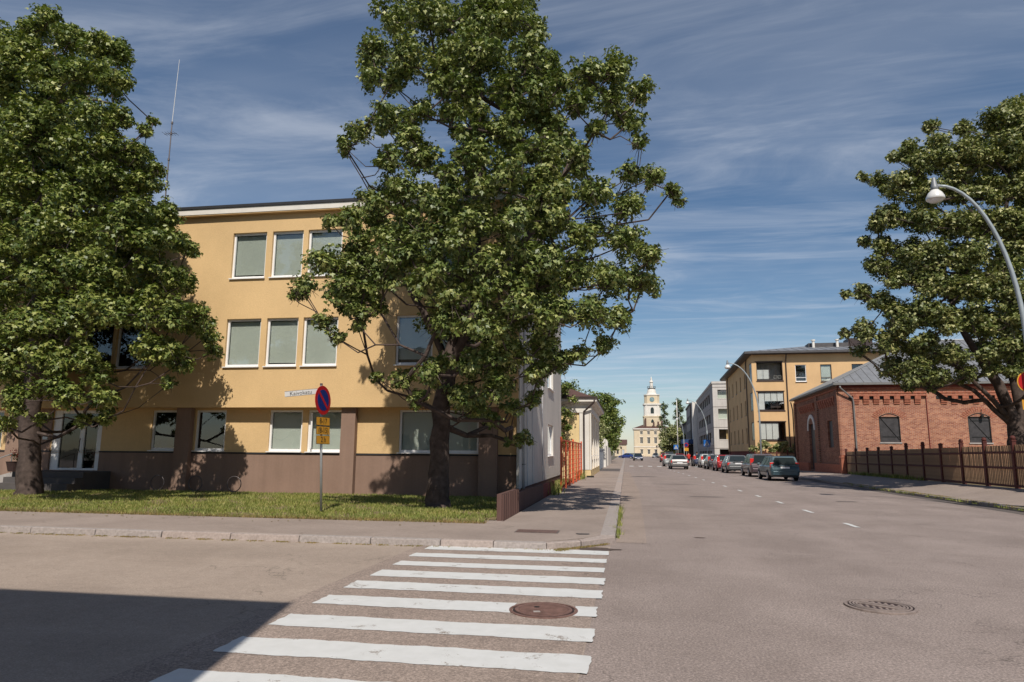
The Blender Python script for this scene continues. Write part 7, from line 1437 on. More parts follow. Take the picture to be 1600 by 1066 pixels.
LEFT_CLUMPS = [(-17.51,16.81,14.96,0.44),(-20.75,19.85,17.33,0.54),(-23.43,22.5,19.3,0.57),(-18.28,17.12,14.82,0.54),(-21.42,20.05,16.82,0.64),(-24.27,22.5,18.89,0.74),(-16.72,16.81,14.03,0.53),(-19.97,20.17,16.64,0.62),(-22.5,22.5,18.4,0.67),(-19.17,17.05,14.14,0.53),(-22.2,19.71,15.87,0.63),(-25.14,22.49,18.08,0.68),(-15.55,16.68,13.68,0.62),(-18.29,19.7,15.84,0.64),(-21.02,22.5,17.7,0.76),(-15.34,17.12,13.64,0.54),(-17.65,19.74,15.62,0.55),(-19.93,22.5,17.49,0.66),(-20.7,17.74,15.01,0.92),(-23.6,20.19,16.92,1.06),(-26.21,22.29,18.49,1.06),(-17.56,16.88,13.28,0.79),(-21.21,20.25,15.52,1.0),(-23.93,22.5,17.08,1.01),(-16.17,16.72,12.83,0.74),(-18.74,19.56,14.57,0.94),(-21.72,22.5,16.44,0.98),(-14.96,16.71,12.65,0.64),(-17.67,19.66,14.4,0.73),(-20.21,22.5,16.36,0.86),(-19.46,17.33,13.23,0.9),(-22.94,20.27,15.22,1.01),(-25.69,22.5,16.9,1.11),(-20.62,17.65,13.36,1.16),(-23.87,19.86,14.94,1.17),(-25.97,21.95,16.27,1.48),(-18.05,16.85,11.52,0.78),(-20.87,19.45,13.38,1.02),(-24.22,22.5,15.16,1.15),(-17.17,17.01,11.61,0.79),(-19.88,19.87,13.2,0.92),(-22.5,22.5,14.7,1.2),(-15.55,16.79,11.5,0.67),(-17.9,19.59,13.03,0.79),(-20.86,22.5,14.78,0.89),(-14.77,17.01,11.46,0.37),(-17.46,20.04,13.2,0.43),(-19.59,22.5,14.73,0.52),(-19.41,17.42,10.88,0.96),(-21.5,19.57,11.89,0.99),(-24.84,22.17,13.3,1.07),(-17.72,17.01,10.64,0.89),(-20.11,19.49,11.57,1.02),(-22.89,22.5,13.59,1.09),(-15.84,16.66,10.33,0.81),(-19.06,19.82,11.61,0.95),(-21.62,22.5,13.24,1.05),(-15.22,17.25,10.57,0.67),(-17.14,19.51,11.83,0.81),(-19.72,22.4,13.12,0.92),(-14.31,17.45,11.26,0.25),(-16.18,19.77,12.46,0.3),(-17.8,21.81,13.55,0.34),(-14.47,17.97,11.81,0.18),(-16.09,19.92,12.89,0.2),(-17.69,21.89,14.09,0.24),(-14.79,17.69,10.37,0.51),(-16.62,19.84,11.59,0.61),(-18.45,22.33,12.84,0.67),(-14.24,17.94,10.15,0.29),(-15.86,20.11,11.26,0.36),(-17.49,22.01,12.15,0.41),(-20.99,17.82,11.24,1.16),(-23.42,19.94,12.42,1.21),(-25.92,21.86,13.22,1.38),(-19.19,17.32,9.64,1.03),(-21.87,19.93,10.62,1.17),(-24.55,22.18,11.47,1.23),(-17.42,17.24,9.54,0.86),(-20.5,20.26,10.88,0.97),(-23.15,22.47,11.78,1.19),(-15.9,16.86,8.9,0.86),(-18.68,19.85,10.28,1.02),(-20.98,22.39,11.62,1.11),(-15.09,17.31,9.64,0.75),(-17.45,19.86,10.75,0.94),(-19.31,22.15,11.75,1.06),(-14.74,18.14,9.78,0.59),(-16.24,20.04,10.75,0.62),(-17.41,21.66,11.39,0.67),(-13.94,16.98,8.43,0.69),(-16.11,19.93,9.55,0.75),(-18.51,22.5,10.86,0.89),(-13.4,17.6,8.71,0.36),(-15.31,19.96,9.72,0.46),(-16.87,22.02,10.45,0.48),(-18.13,16.79,7.7,0.92),(-21.26,19.68,8.84,1.14),(-24.71,22.5,10.09,1.17),(-16.23,16.22,7.52,0.77),(-19.79,19.75,8.84,0.93),(-22.72,22.5,9.79,1.23),(-15.28,16.31,7.71,0.74),(-19.13,20.37,9.35,0.97),(-20.77,22.5,9.98,1.11),(-14.15,16.67,7.86,0.84),(-16.93,19.51,9.28,0.94),(-19.35,22.5,10.21,1.09),(-13.36,17.25,7.73,0.61),(-15.64,19.99,8.76,0.76),(-17.45,22.16,9.37,0.81),(-13.55,18.59,7.97,0.48),(-15.62,21.25,9.02,0.57),(-13.3,18.77,7.82,0.3),(-14.64,20.72,8.41,0.32),(-19.28,16.88,8.07,1.14),(-22.92,19.63,9.16,1.3),(-25.97,22.5,9.87,1.37),(-17.57,16.18,6.19,0.84),(-21.81,20.18,7.55,1.14),(-24.15,22.5,8.27,1.33),(-15.86,16.03,6.19,0.76),(-19.89,19.87,7.43,0.92),(-22.7,22.5,8.3,1.12),(-14.95,16.31,6.73,0.86),(-18.48,20.26,7.77,0.97),(-20.64,22.5,8.46,1.18),(-14.41,17.01,6.74,0.76),(-16.85,19.71,7.39,0.99),(-18.91,22.5,8.65,1.09),(-13.47,17.4,6.78,0.64),(-15.45,19.78,7.23,0.71),(-17.58,22.5,8.29,0.86),(-12.89,17.89,6.56,0.43),(-14.5,19.94,7.08,0.49),(-15.91,21.97,7.7,0.59),(-17.19,16.14,4.84,0.85),(-21.11,19.69,5.88,1.03),(-23.89,22.5,6.25,1.05),(-15.85,15.84,5.11,0.73),(-19.82,19.65,6.05,0.91),(-22.47,22.5,6.3,1.01),(-14.82,16.03,5.18,0.76),(-18.74,20.02,6.26,0.92),(-20.85,22.5,6.81,1.18),(-13.63,16.01,5.3,0.68),(-16.96,19.73,6.23,0.87),(-19.16,22.5,6.83,0.97),(-12.98,16.51,5.45,0.67),(-15.95,20.04,6.24,0.73),(-17.78,22.5,6.77,0.84),(-12.52,17.0,5.26,0.6),(-14.59,19.86,6.02,0.68),(-16.42,22.5,6.55,0.71),(-12.52,17.95,5.24,0.45),(-13.67,19.94,5.65,0.54),(-14.9,21.69,5.93,0.6),(-12.54,19.03,4.64,0.32),(-13.74,20.92,4.96,0.36),(-12.24,18.47,4.95,0.3),(-14.16,21.13,5.53,0.36),(-12.93,17.01,4.34,0.52),(-15.2,20.04,4.83,0.67),(-17.23,22.5,5.43,0.72),(-12.44,17.36,4.1,0.42),(-14.42,19.8,4.62,0.54),(-16.05,22.29,4.9,0.57),(-12.68,17.33,3.5,0.21),(-14.4,19.7,3.73,0.27),(-16.53,22.5,4.0,0.28),(-16.44,15.78,3.88,0.71),(-20.86,19.91,4.24,0.92),(-23.42,22.5,4.76,1.14),(-15.33,15.66,4.13,0.65),(-19.88,20.32,4.55,0.85),(-22.21,22.5,4.97,1.03),(-14.66,16.12,4.16,0.6),(-18.26,19.89,4.64,0.78),(-20.61,22.5,5.27,0.9),(-13.96,16.08,3.65,0.45),(-17.54,20.31,4.29,0.61),(-19.35,22.5,4.52,0.7),(-14.74,15.67,3.21,0.42),(-18.8,19.84,3.85,0.56),(-21.29,22.5,4.07,0.67),(-15.78,15.79,2.94,0.48),(-20.16,20.01,3.21,0.61),(-22.73,22.5,3.63,0.67),(-14.48,15.86,2.97,0.4),(-18.04,19.91,3.38,0.46),(-20.5,22.5,3.55,0.57),(-13.63,16.04,3.04,0.4),(-16.93,19.68,3.34,0.49),(-19.11,22.5,3.58,0.55),(-14.62,17.4,2.51,0.31),(-16.53,19.7,2.67,0.37),(-18.89,22.5,2.85,0.41),(-17.03,16.64,2.27,0.3),(-20.11,19.69,2.34,0.33),(-23.1,22.5,2.49,0.36),(-15.03,17.07,2.41,0.22),(-17.54,19.96,2.52,0.29),(-19.76,22.5,2.71,0.34),(-16.04,16.68,2.44,0.27),(-19.27,19.99,2.57,0.35),(-21.77,22.5,2.72,0.35),(-17.09,16.91,14.54,0.31),(-20.23,19.94,16.8,0.39),(-22.86,22.5,18.79,0.44),(-18.24,17.08,14.01,0.4),(-21.87,20.33,16.41,0.48),(-24.19,22.5,18.16,0.52),(-18.95,16.95,13.49,0.4),(-22.21,20.0,15.54,0.48),(-24.78,22.33,17.17,0.48),(-16.32,16.61,13.95,0.42),(-19.49,19.84,16.24,0.47),(-21.93,22.5,18.33,0.55),(-19.48,17.29,13.77,0.64),(-22.33,19.75,15.52,0.65),(-25.3,22.5,17.74,0.82),(-18.68,16.97,13.74,0.57),(-21.97,20.13,15.9,0.76),(-24.6,22.5,17.88,0.79),(-18.73,17.1,13.63,0.59),(-21.73,19.72,15.54,0.66),(-24.74,22.5,17.43,0.76),(-22.09,18.3,14.76,0.9),(-25.47,21.29,16.77,1.01),(-17.48,16.76,10.95,0.6),(-20.48,19.7,12.76,0.65),(-23.07,22.5,14.33,0.73),(-17.1,16.93,12.55,0.57),(-20.05,19.62,14.18,0.7),(-22.66,22.5,15.99,0.81),(-15.02,16.89,11.23,0.27),(-17.48,19.55,12.68,0.33),(-19.92,22.5,14.42,0.38),(-18.84,17.25,11.18,0.61),(-21.89,20.13,12.77,0.79),(-24.42,22.5,14.06,0.89),(-15.34,16.91,9.54,0.59),(-18.07,19.71,11.09,0.73),(-20.66,22.5,12.28,0.74),(-14.55,17.51,10.42,0.48),(-16.33,19.66,11.68,0.54),(-18.39,22.14,12.74,0.59),(-14.49,17.56,9.73,0.37),(-16.31,19.8,10.74,0.4),(-18.02,22.03,11.8,0.47),(-19.69,17.32,10.05,0.66),(-22.35,19.4,11.02,0.76),(-25.29,22.22,12.5,0.96),(-17.94,16.79,9.64,0.67),(-21.35,19.8,10.83,0.7),(-24.3,22.5,12.09,0.89),(-15.59,17.18,9.73,0.6),(-17.83,19.66,10.91,0.64),(-20.36,22.41,12.41,0.77),(-13.83,16.9,8.68,0.38),(-16.32,19.86,10.06,0.45),(-18.23,22.31,11.0,0.49),(-14.85,17.78,9.53,0.48),(-16.68,19.94,10.47,0.56),(-18.66,22.3,11.56,0.58),(-18.49,16.84,8.75,0.67),(-21.96,20.07,9.93,0.84),(-24.5,22.5,10.96,0.94),(-17.13,16.72,8.44,0.58),(-20.73,20.23,9.93,0.71),(-23.12,22.5,11.01,0.77),(-13.83,17.17,7.58,0.61),(-16.55,20.44,8.88,0.67),(-18.53,22.5,9.64,0.81),(-13.57,17.65,8.43,0.5),(-15.43,19.81,9.29,0.52),(-17.22,22.21,10.3,0.64),(-13.51,18.83,8.01,0.2),(-15.11,21.09,8.77,0.22),(-16.4,16.63,7.25,0.59),(-19.67,20.02,8.33,0.71),(-21.86,22.5,9.03,0.74),(-14.54,16.4,6.16,0.61),(-17.31,19.69,6.93,0.7),(-19.92,22.5,7.91,0.73),(-16.94,15.76,4.21,0.61),(-21.34,19.91,4.8,0.68),(-24.12,22.5,5.34,0.83),(-16.05,15.66,4.59,0.58),(-20.34,19.8,5.41,0.74),(-23.18,22.5,5.9,0.74),(-14.22,15.87,5.51,0.49),(-18.08,19.98,6.66,0.65),(-20.15,22.5,7.13,0.65),(-13.3,16.9,5.87,0.45),(-15.53,19.72,6.62,0.52),(-17.61,22.5,7.52,0.59),(-12.26,17.61,5.51,0.39),(-13.76,19.63,5.93,0.47),(-15.28,21.99,6.52,0.53),(-12.41,16.94,4.34,0.37),(-14.61,19.85,4.8,0.44),(-16.37,22.3,5.11,0.46),(-14.9,15.84,3.79,0.43),(-18.58,19.68,4.31,0.61),(-21.22,22.5,4.83,0.7),(-14.06,15.82,4.06,0.32),(-17.43,19.63,4.59,0.44),(-20.1,22.5,5.05,0.47)]
RIGHT_CLUMPS = [(14.06,32.13,16.66,0.41),(14.99,34.27,17.54,0.4),(15.72,35.85,18.31,0.44),(13.85,31.1,15.35,0.52),(15.1,33.9,16.58,0.56),(16.34,36.86,17.81,0.62),(15.29,31.77,16.24,0.45),(16.44,34.16,17.27,0.44),(17.64,36.4,18.42,0.46),(14.91,30.57,14.95,0.62),(16.52,33.65,16.11,0.7),(18.19,36.94,17.7,0.72),(16.5,31.53,16.37,0.84),(17.92,33.84,17.33,0.86),(19.4,36.51,18.74,0.95),(17.91,31.96,16.59,1.0),(18.88,33.9,17.89,1.01),(20.18,36.18,18.95,0.99),(19.24,32.23,17.23,1.44),(21.11,35.55,18.95,1.64),(12.77,31.37,15.27,0.43),(13.71,33.78,16.38,0.44),(14.66,36.23,17.31,0.52),(12.32,31.87,15.09,0.36),(13.34,34.39,16.24,0.38),(14.0,36.21,16.87,0.41),(13.14,31.06,14.48,0.73),(14.59,34.33,15.81,0.74),(15.5,36.66,16.81,0.8),(14.07,31.04,14.54,0.77),(15.49,33.78,15.76,0.88),(16.64,36.71,16.73,0.95),(15.14,30.64,14.14,0.85),(16.8,34.07,15.49,1.03),(18.62,37.13,16.71,1.04),(16.5,30.54,14.69,0.89),(18.22,34.14,15.83,1.14),(19.82,37.02,17.45,1.17),(18.22,31.06,14.6,1.41),(19.71,33.7,15.91,1.57),(21.51,36.95,17.42,1.78),(11.4,33.12,14.67,0.31),(11.92,34.76,15.39,0.31),(12.08,32.8,14.35,0.54),(12.84,35.3,15.34,0.61),(12.37,31.43,13.68,0.83),(13.22,33.74,14.29,0.78),(14.05,36.03,15.41,0.89),(13.35,31.05,13.05,0.79),(14.24,33.61,13.78,0.82),(15.66,36.5,14.84,1.01),(14.41,30.95,12.94,0.91),(15.96,34.39,14.32,1.05),(17.32,36.72,15.09,1.01),(15.66,31.01,13.02,0.88),(17.33,33.82,14.27,0.93),(18.97,37.01,15.2,1.09),(17.07,30.84,12.83,0.95),(19.0,34.33,14.42,1.07),(20.25,36.96,15.35,1.1),(18.49,30.97,12.46,1.57),(20.55,34.12,13.6,1.79),(22.13,36.93,14.59,1.73),(12.05,31.77,12.3,0.67),(12.99,34.09,12.97,0.78),(13.82,36.45,13.72,0.82),(12.96,30.91,11.66,0.79),(14.21,34.01,12.57,0.93),(15.12,36.55,13.63,0.89),(14.02,30.94,11.66,0.82),(15.31,33.84,12.43,0.95),(17.14,37.17,13.55,1.08),(15.5,30.81,11.45,0.94),(16.86,34.02,12.37,1.04),(18.6,37.2,13.44,1.14),(16.54,30.54,11.04,1.0),(18.48,33.64,12.41,1.08),(20.31,37.16,13.34,1.11),(11.53,32.27,12.12,0.46),(12.24,34.34,12.64,0.5),(12.77,35.73,13.13,0.52),(11.17,32.95,11.44,0.39),(11.79,34.83,12.0,0.43),(11.56,32.16,10.84,0.63),(12.49,34.17,11.58,0.71),(12.81,35.72,12.0,0.74),(12.55,31.4,10.38,0.76),(13.68,34.34,11.25,0.9),(14.27,36.33,11.82,0.94),(13.21,30.48,9.88,0.89),(14.55,33.62,10.82,0.9),(16.36,37.13,11.91,1.06),(14.64,30.59,10.03,0.92),(16.16,34.36,10.78,0.98),(17.47,37.1,11.58,1.09),(16.14,30.46,9.91,1.0),(17.62,33.85,10.92,1.05),(19.54,37.45,11.91,1.13),(17.54,30.6,10.58,1.48),(19.62,33.79,11.29,1.75),(21.03,37.1,12.17,1.7),(11.14,31.71,10.07,0.48),(11.7,33.71,10.53,0.52),(12.65,36.08,11.19,0.52),(11.7,31.03,9.17,0.75),(12.75,34.1,10.07,0.86),(14.04,36.85,10.91,0.89),(12.82,30.66,8.83,0.92),(14.2,34.2,9.73,0.9),(15.7,37.38,10.56,1.02),(13.93,30.25,8.56,0.87),(15.65,34.21,9.41,0.95),(17.09,37.41,9.99,1.03),(15.05,30.1,8.42,0.78),(16.9,33.85,9.41,0.94),(18.42,37.37,10.26,1.05),(15.89,29.93,8.0,0.98),(18.35,34.04,8.95,1.15),(20.17,37.42,9.73,1.13),(10.16,33.06,8.93,0.3),(10.82,34.81,9.44,0.28),(10.62,32.22,9.01,0.41),(11.05,33.55,9.19,0.49),(11.84,35.71,9.73,0.47),(11.39,31.55,8.25,0.64),(11.91,33.68,8.82,0.75),(12.96,36.31,9.26,0.72),(11.96,30.86,7.45,0.81),(13.19,34.09,8.03,0.93),(14.48,37.19,8.96,0.91),(13.02,30.17,7.18,0.85),(14.62,33.87,8.02,0.98),(16.12,37.41,8.68,1.13),(14.09,30.24,7.19,0.78),(16.21,34.46,7.79,0.96),(17.78,37.84,8.6,1.05),(15.28,29.9,7.06,0.84),(17.21,34.28,7.67,1.04),(19.13,37.52,8.39,1.17),(16.88,30.34,7.48,1.23),(18.83,33.84,8.1,1.44),(21.1,37.76,8.94,1.66),(10.09,33.17,7.17,0.31),(10.67,34.74,7.39,0.36),(10.63,32.1,7.16,0.62),(11.31,33.99,7.48,0.59),(11.76,36.06,7.77,0.62),(11.19,31.35,6.53,0.78),(12.37,33.9,7.16,0.86),(13.26,36.4,7.2,0.86),(12.42,30.79,6.25,0.85),(13.42,33.82,6.52,0.82),(14.83,36.97,7.17,0.91),(13.33,30.47,5.73,0.71),(15.07,34.19,6.2,0.87),(16.51,37.52,6.69,0.9),(14.58,30.29,5.88,0.66),(16.51,34.23,6.35,0.83),(18.04,37.47,6.95,0.84),(15.61,30.05,6.1,0.78),(17.64,33.81,6.54,0.84),(19.61,37.9,6.98,1.07),(10.53,32.7,6.22,0.4),(11.27,35.08,6.64,0.43),(11.67,31.72,5.4,0.67),(12.49,34.1,5.54,0.69),(13.32,36.28,5.96,0.76),(12.12,30.79,5.02,0.64),(13.52,34.29,5.31,0.77),(14.81,36.91,5.53,0.83),(12.27,32.28,4.57,0.31),(13.37,35.32,4.93,0.37),(12.81,30.51,4.93,0.52),(14.43,34.0,5.28,0.58),(15.57,37.06,5.43,0.59),(13.99,30.68,5.02,0.46),(15.18,33.63,5.29,0.49),(17.09,37.51,5.57,0.55),(14.8,30.48,5.13,0.47),(16.28,33.67,5.53,0.46),(18.24,37.46,5.97,0.54),(15.63,30.27,5.13,0.53),(17.47,34.0,5.36,0.62),(19.36,37.63,5.95,0.71),(16.78,30.49,5.2,1.38),(18.77,33.88,5.45,1.48),(20.47,37.27,6.37,1.56),(12.94,31.61,4.43,0.2),(13.89,33.96,4.66,0.2),(14.94,36.42,4.86,0.21),(17.19,31.9,16.95,0.69),(18.04,33.55,17.69,0.66),(19.55,36.26,18.91,0.73),(12.76,31.52,14.92,0.48),(13.78,33.82,16.08,0.52),(15.02,36.5,17.17,0.58),(14.44,30.85,13.78,0.53),(15.69,33.62,14.71,0.65),(17.13,36.71,16.07,0.64),(15.97,30.91,14.42,0.68),(17.53,33.98,15.84,0.67),(19.33,37.15,17.12,0.84),(17.49,31.66,15.72,0.67),(19.06,34.17,16.81,0.8),(20.23,36.28,17.78,0.89),(19.77,31.85,15.64,1.15),(20.88,33.53,16.45,1.12),(22.23,35.77,17.83,1.18),(12.99,31.63,13.9,0.59),(14.2,34.41,14.95,0.63),(15.16,36.69,16.08,0.66),(17.38,30.92,12.34,0.68),(19.0,33.79,13.36,0.77),(20.66,36.92,14.45,0.82),(14.75,30.81,11.42,0.68),(16.29,34.13,12.46,0.69),(17.9,37.24,13.38,0.8),(15.83,30.51,11.36,0.72),(17.66,34.09,12.55,0.8),(19.46,37.29,13.42,0.87),(12.5,30.57,9.68,0.62),(14.09,33.82,10.57,0.65),(15.19,37.08,11.44,0.77),(15.34,30.03,8.96,0.72),(17.53,34.1,10.03,0.76),(19.34,37.53,10.97,0.8),(11.36,31.52,9.86,0.38),(12.31,34.22,10.58,0.38),(13.19,36.31,11.18,0.4),(13.22,30.19,8.68,0.57),(14.9,33.79,9.52,0.71),(16.33,37.42,10.48,0.78),(14.43,30.07,8.6,0.55),(16.22,33.92,9.66,0.61),(17.92,37.47,10.41,0.72),(16.39,29.99,7.53,0.73),(18.54,33.64,8.28,0.82),(20.57,37.56,9.01,0.8),(11.42,31.03,7.7,0.52),(12.42,33.96,8.34,0.54),(13.57,36.83,8.82,0.56),(12.54,30.47,7.75,0.66),(13.74,33.56,8.44,0.62),(15.04,37.01,9.09,0.74),(14.69,30.21,6.76,0.56),(16.48,33.88,7.55,0.69),(18.35,37.51,8.19,0.71),(11.5,30.89,6.93,0.56),(12.76,33.85,7.56,0.61),(13.91,36.74,8.12,0.67),(12.09,30.68,5.44,0.59),(13.43,33.89,5.96,0.66),(14.8,37.06,6.31,0.71),(16.19,30.3,5.62,0.58),(17.97,33.82,6.21,0.66),(20.09,37.8,6.61,0.68),(12.03,31.17,4.73,0.21),(13.08,33.79,5.03,0.23),(14.21,36.76,5.27,0.27),(12.67,30.85,4.97,0.37),(13.8,33.77,5.21,0.41),(15.08,37.01,5.62,0.4),(12.9,31.82,4.51,0.13),(13.98,34.45,4.8,0.16),(14.68,36.13,4.91,0.16)]

def grow(name, label, cat, loc, trunks, radii, clumps, leaf, size, per_m2, seed, bark='bark', group=None, flat=.8, twig=True, rscale=1.0):
    """trunk chains (world points), then branches that reach every leaf clump by the nearest lower limb; leaf clumps from the list"""
    t = thing(name, label, cat, loc, 0, group)
    L0 = Vector(loc); r_ = random.Random(seed)
    nodes = []; parent_of = []; load = []; fixed = []
    tr = MB()
    for chain, rr in zip(trunks, radii):
        pts = [Vector(p) - L0 for p in chain]
        fine = []; fr2 = []
        for i in range(len(pts) - 1):
            for k in range(4):
                u = k / 4; p = pts[i].lerp(pts[i + 1], u)
                p += Vector((r_.uniform(-.03, .03), r_.uniform(-.03, .03), 0)) * (1 if i or k else 0)
                fine.append(p); fr2.append(rr[i] + (rr[i + 1] - rr[i]) * u)
        fine.append(pts[-1]); fr2.append(rr[-1])
        o0 = len(tr.v); tr.tube(fine, fr2, 14)
        for i in range(o0, len(tr.v)):      # gnarled surface
            v = tr.v[i]; k_ = 1 + .07 * math.sin(v[2] * 7 + v[0] * 25) + r_.uniform(-.03, .03)
            c_ = min(fine, key=lambda q: abs(q.z - v[2])); tr.v[i] = (c_.x + (v[0] - c_.x) * k_, c_.y + (v[1] - c_.y) * k_, v[2])
        # root flare
        base = len(nodes)
        for i, p in enumerate(fine):
            if i and p.z > 2.0:
                nodes.append(p); parent_of.append(-1); load.append(0); fixed.append(fr2[i])
    cl = [(Vector((c[0], c[1], c[2])) - L0, c[3]) for c in clumps]
    axis = nodes[:]
    cl.sort(key=lambda c: min((c[0] - a).length for a in axis))
    ends = []
    for p, rad in cl:
        tgt = p + Vector((0, 0, -.25 * rad))
        best = min(range(len(nodes)), key=lambda i: (nodes[i] - tgt).length + 2.2 * max(0, nodes[i].z - tgt.z + .25 * (nodes[i] - tgt).length) + (.0 if parent_of[i] == -1 else .15) + .8 * max(0, tgt.z - nodes[i].z - 1.1 * math.hypot(nodes[i].x - tgt.x, nodes[i].y - tgt.y)) + 1.2 * max(0, math.hypot(nodes[i].x, nodes[i].y) - math.hypot(tgt.x, tgt.y)))
        a = nodes[best]; d = tgt - a
        prev = best
        steps = max(2, int(d.length / .8))
        for k in range(1, steps + 1):
            u = k / steps
            q = a + d * u + Vector((0, 0, -.16 * d.length * math.sin(PI * u))) * (1 if d.z > 0 else -1) * .6 + Vector((r_.uniform(-1, 1), r_.uniform(-1, 1), r_.uniform(-1, 1))) * .15 * (1 if k < steps else 0)
            nodes.append(q); parent_of.append(prev); load.append(0); fixed.append(None); prev = len(nodes) - 1
        ends.append((prev, rad))
    for e_, rad in ends:
        k = e_
        while k != -1 and fixed[k] is None: load[k] += rad * rad; k = parent_of[k]
    br = MB()
    def rad_of(i):
        if fixed[i] is not None: return fixed[i]
        return rscale * min(.10, .008 + .014 * math.sqrt(load[i]))
    for i in range(len(nodes)):
        if parent_of[i] >= 0:
            a = nodes[parent_of[i]]; ra = min(rad_of(parent_of[i]), rad_of(i) * 1.35)
            br.tube([a, nodes[i]], [ra, rad_of(i)], 6, False)
    if twig:
        for (e_, rad) in ends:
            p = nodes[e_]
            for k in range(7):
                d = Vector((r_.gauss(0, 1), r_.gauss(0, 1), r_.gauss(.35, .7))).normalized()
                m_ = p + d * rad * .5 + Vector((0, 0, .05)); br.tube([p, m_, p + d * rad * r_.uniform(.8, 1.0) + Vector((r_.uniform(-.1, .1), 0, r_.uniform(-.15, .05)))], [.012 * rscale, .008, .004], 3, False)
    tr.build('trunk', bark, t, smooth=True)
    br.build('branches', bark, t)['kind'] = 'stuff'
    c_ = [(c[0].x, c[0].y, c[0].z, c[1]) for c in cl]
    leafcloud('crown', leaf, t, c_, per_m2, size, seed, flat, 'stuff')
    return t

grow('maple_tree', 'tall central maple tree on the lawn in front of the yellow building', 'tree', (-5.04, 18.3, .10),
     [[(-5.04, 18.3, 0.0), (-5.04, 18.3, .35), (-5.03, 18.3, 1.04), (-4.99, 18.3, 2.77), (-4.75, 18.3, 4.19), (-4.36, 18.35, 5.82), (-4.13, 18.3, 7.49), (-4.05, 18.2, 9.21), (-4.0, 18.3, 10.97), (-4.12, 18.4, 13.01), (-4.31, 18.3, 15.0)],
      [(-4.75, 18.3, 4.0), (-4.1, 17.9, 5.2), (-3.2, 17.6, 6.5), (-2.3, 17.5, 7.6), (-1.4, 17.4, 9.3)],
      [(-4.8, 18.3, 3.9), (-5.5, 18.5, 5.3), (-6.3, 18.6, 6.6), (-6.8, 18.6, 8.2)]],
     [[.42, .33, .28, .25, .23, .19, .155, .13, .10, .06, .02], [.13, .12, .10, .08, .03], [.11, .10, .075, .03]], MAIN_CLUMPS, 'maple_leaf', .125, 1500, 1, flat=.92, group='maple trees on the lawn')
grow('maple_tree', 'left maple tree shading the entrance of the yellow building', 'tree', (-19.2, 19.9, .10),
     [[(-19.22, 19.9, 0.0), (-19.24, 19.9, .35), (-19.42, 19.9, 1.63), (-19.55, 19.9, 3.74), (-19.71, 19.9, 6.37), (-19.78, 19.9, 9.11), (-19.82, 19.9, 11.94), (-19.88, 19.9, 14.39), (-20.4, 19.9, 16.2)],
      [(-19.5, 19.9, 3.2), (-18.4, 19.6, 4.7), (-17.2, 19.5, 6.0), (-16.2, 19.4, 7.4)], [(-19.6, 19.9, 4.3), (-20.8, 19.8, 6.0), (-21.8, 19.9, 8.0)]],
     [[.45, .37, .31, .28, .24, .18, .13, .08, .03], [.14, .12, .09, .03], [.13, .10, .03]], LEFT_CLUMPS, 'maple_leaf_bright', .135, 1600, 2, flat=.92, group='maple trees on the lawn')
grow('maple_tree', 'right maple tree standing behind the slat fence by the brick hall', 'tree', (17.3, 34.0, .30),
     [[(17.2, 34, 0.2), (17.22, 34.0, .7), (17.25, 34.0, 2.0), (17.18, 34.0, 3.13), (16.7, 34.0, 4.86), (16.01, 34.0, 6.04), (15.23, 34.0, 7.84), (14.81, 34.0, 10.92)],
      [(17.3, 34, 1.6), (17.47, 34.0, 3.7), (17.39, 34.1, 6.6), (17.53, 34.0, 10.82), (18.03, 34.0, 14.55), (18.6, 34.0, 16.6)],
      [(17.4, 34, 1.5), (17.7, 34.0, 4.27), (19.08, 34.2, 7.75), (19.82, 34.0, 12.26), (20.3, 34.0, 16.0)],
      [(17.0, 34, 3.3), (16.22, 33.9, 4.3), (15.16, 33.8, 5.46), (14.0, 33.7, 6.3), (12.6, 33.6, 7.0)],
      [(17.2, 34, 2.8), (15.8, 34.3, 4.6), (14.6, 34.5, 5.2), (13.6, 34.6, 5.6)]],
     [[.55, .46, .42, .28, .22, .16, .12, .05], [.30, .22, .17, .12, .07, .02], [.30, .22, .16, .10, .03], [.13, .10, .08, .06, .03], [.12, .09, .06, .03]], RIGHT_CLUMPS, 'maple_leaf_pale', .165, 1150, 3, flat=.92, rscale=1.3)
def simple_tree(name, label, cat, x, y, z0, h, rx, leaf, size, per, seed, n=30, crown0=.3, group=None, bark='bark', shape='round', tr=.2, cr=1.0):
    r_ = random.Random(seed); cl = []
    for i in range(n):
        u = (i + .5) / n; zz = crown0 + (1 - crown0) * u
        if shape == 'round': w_ = math.sin(PI * min(1, max(0, .08 + .86 * u))) ** .6
        elif shape == 'birch': w_ = (1 - u) ** .6 * .9 + .12
        else: w_ = 1 - .5 * u
        a = r_.uniform(0, 2 * PI); d = rx * w_ * math.sqrt(r_.uniform(.15, 1)) * .8
        cl.append((x + d * math.cos(a), y + d * math.sin(a), z0 + h * zz - (.3 * cr if u > .9 else 0), cr * rx * r_.uniform(.26, .42)))
    return grow(name, label, cat, (x, y, z0), [[(x, y, z0), (x, y, z0 + .35 * h), (x + .05 * rx, y, z0 + .65 * h), (x, y, z0 + .93 * h)]], [[tr, tr * .8, tr * .5, tr * .12]], cl, leaf, size, per, seed, bark, group, .85, False)
LG = 'street trees behind the left yards'
simple_tree('linden_tree', 'small light green tree behind the grey side wall', 'tree', -4.0, 42.2, .1, 6.0, 1.3, 'linden_leaf', .16, 420, 31, 26, .35, LG, tr=.1)
simple_tree('linden_tree', 'large dense green tree behind the left gate', 'tree', -3.6, 96, .1, 9.8, 3.6, 'linden_leaf', .34, 90, 32, 44, .22, LG)
simple_tree('linden_tree', 'dark tree rising behind the classical house roof', 'tree', -9.0, 108, .1, 12.0, 4.2, 'maple_leaf', .38, 80, 33, 40, .3, LG)
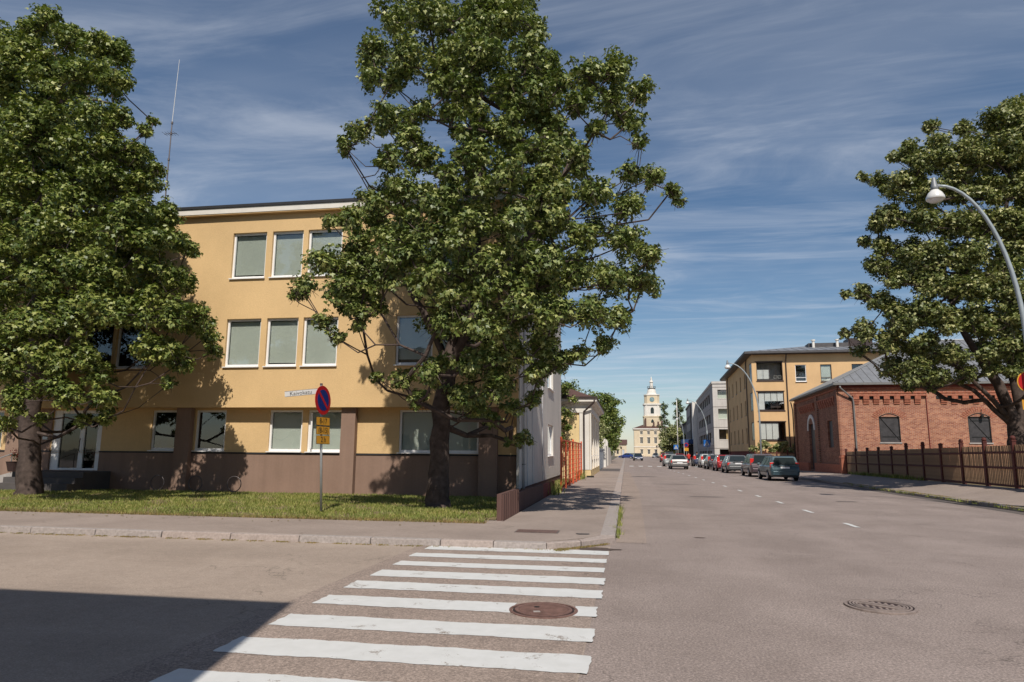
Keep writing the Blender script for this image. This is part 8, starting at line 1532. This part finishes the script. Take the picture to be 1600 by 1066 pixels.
simple_tree('linden_tree', 'full green tree nearest the town hall on the left', 'tree', -3.0, 112, .1, 9.4, 3.6, 'linden_leaf', .36, 85, 34, 40, .22, LG)
simple_tree('linden_tree', 'tree with low crown far down the left pavement', 'tree', -3.4, 138, .1, 8.4, 3.2, 'maple_leaf_bright', .40, 80, 35, 30, .2, LG)
simple_tree('flowering_shrub', 'pale flowering shrub leaning over the grey yard gate', 'shrub', -3.3, 70.0, .1, 5.4, 1.7, 'blossom_leaf', .20, 230, 36, 26, .35, tr=.08)
simple_tree('flowering_shrub', 'yellow green shrub over the white yard wall', 'shrub', -3.6, 80.0, .1, 5.6, 1.9, 'blossom_leaf', .24, 180, 37, 26, .3, tr=.08)
simple_tree('birch_tree', 'tall slim birch right of the town hall tower', 'tree', 11.8, 215, .1, 17, 2.6, 'birch_leaf', .42, 70, 41, 40, .15, None, 'bark_pale', 'birch')
simple_tree('birch_tree', 'taller birch behind the flagpole and gabled house', 'tree', 16.2, 215, .1, 18, 3.2, 'birch_leaf', .42, 70, 42, 40, .15, None, 'bark_pale', 'birch')
simple_tree('linden_tree', 'light green leaning linden in front of the town hall', 'tree', 10.6, 162, .1, 7.6, 3.2, 'blossom_leaf', .42, 95, 43, 40, .25, None)
simple_tree('linden_tree', 'dark green tree behind crossing sign on the right', 'tree', 12.8, 175, .1, 7.0, 2.6, 'maple_leaf', .40, 80, 44, 26, .1, None)
pb = thing('planter_bush', 'wide yellow green bush growing behind the planter fence', 'bush', (15.0, 71.6, .12))
leafcloud('foliage', 'blossom_leaf', pb, [(-2.4 + i * .55 + .1 * (i % 2), .1 * (i % 3), 1.9 + .28 * ((i * 7) % 3), .55) for i in range(10)] + [(-2.4 + i * .6, 0, 1.0, .6) for i in range(9)], 1300, .20, 51, .9, 'stuff')
MB().tube([(0, 0, 0), (0, 0, 1.4)], .05, 5).build('stem', 'bark', pb)
for i, (x_, y_, h_, r_) in enumerate([(40, 70, 14, 6), (52, 60, 16, 7), (-60, 60, 15, 7), (-30, 70, 13, 6)]):
    simple_tree('garden_tree', ['broad tree in the yard behind the brick hall', 'tallest broad tree far right behind the brick hall', 'broad tree far left beyond the yellow building', 'broad tree behind the yellow building roof'][i], 'tree', x_, y_, 0, h_, r_, 'maple_leaf', .6, 30, 60 + i, 26, .3, None)
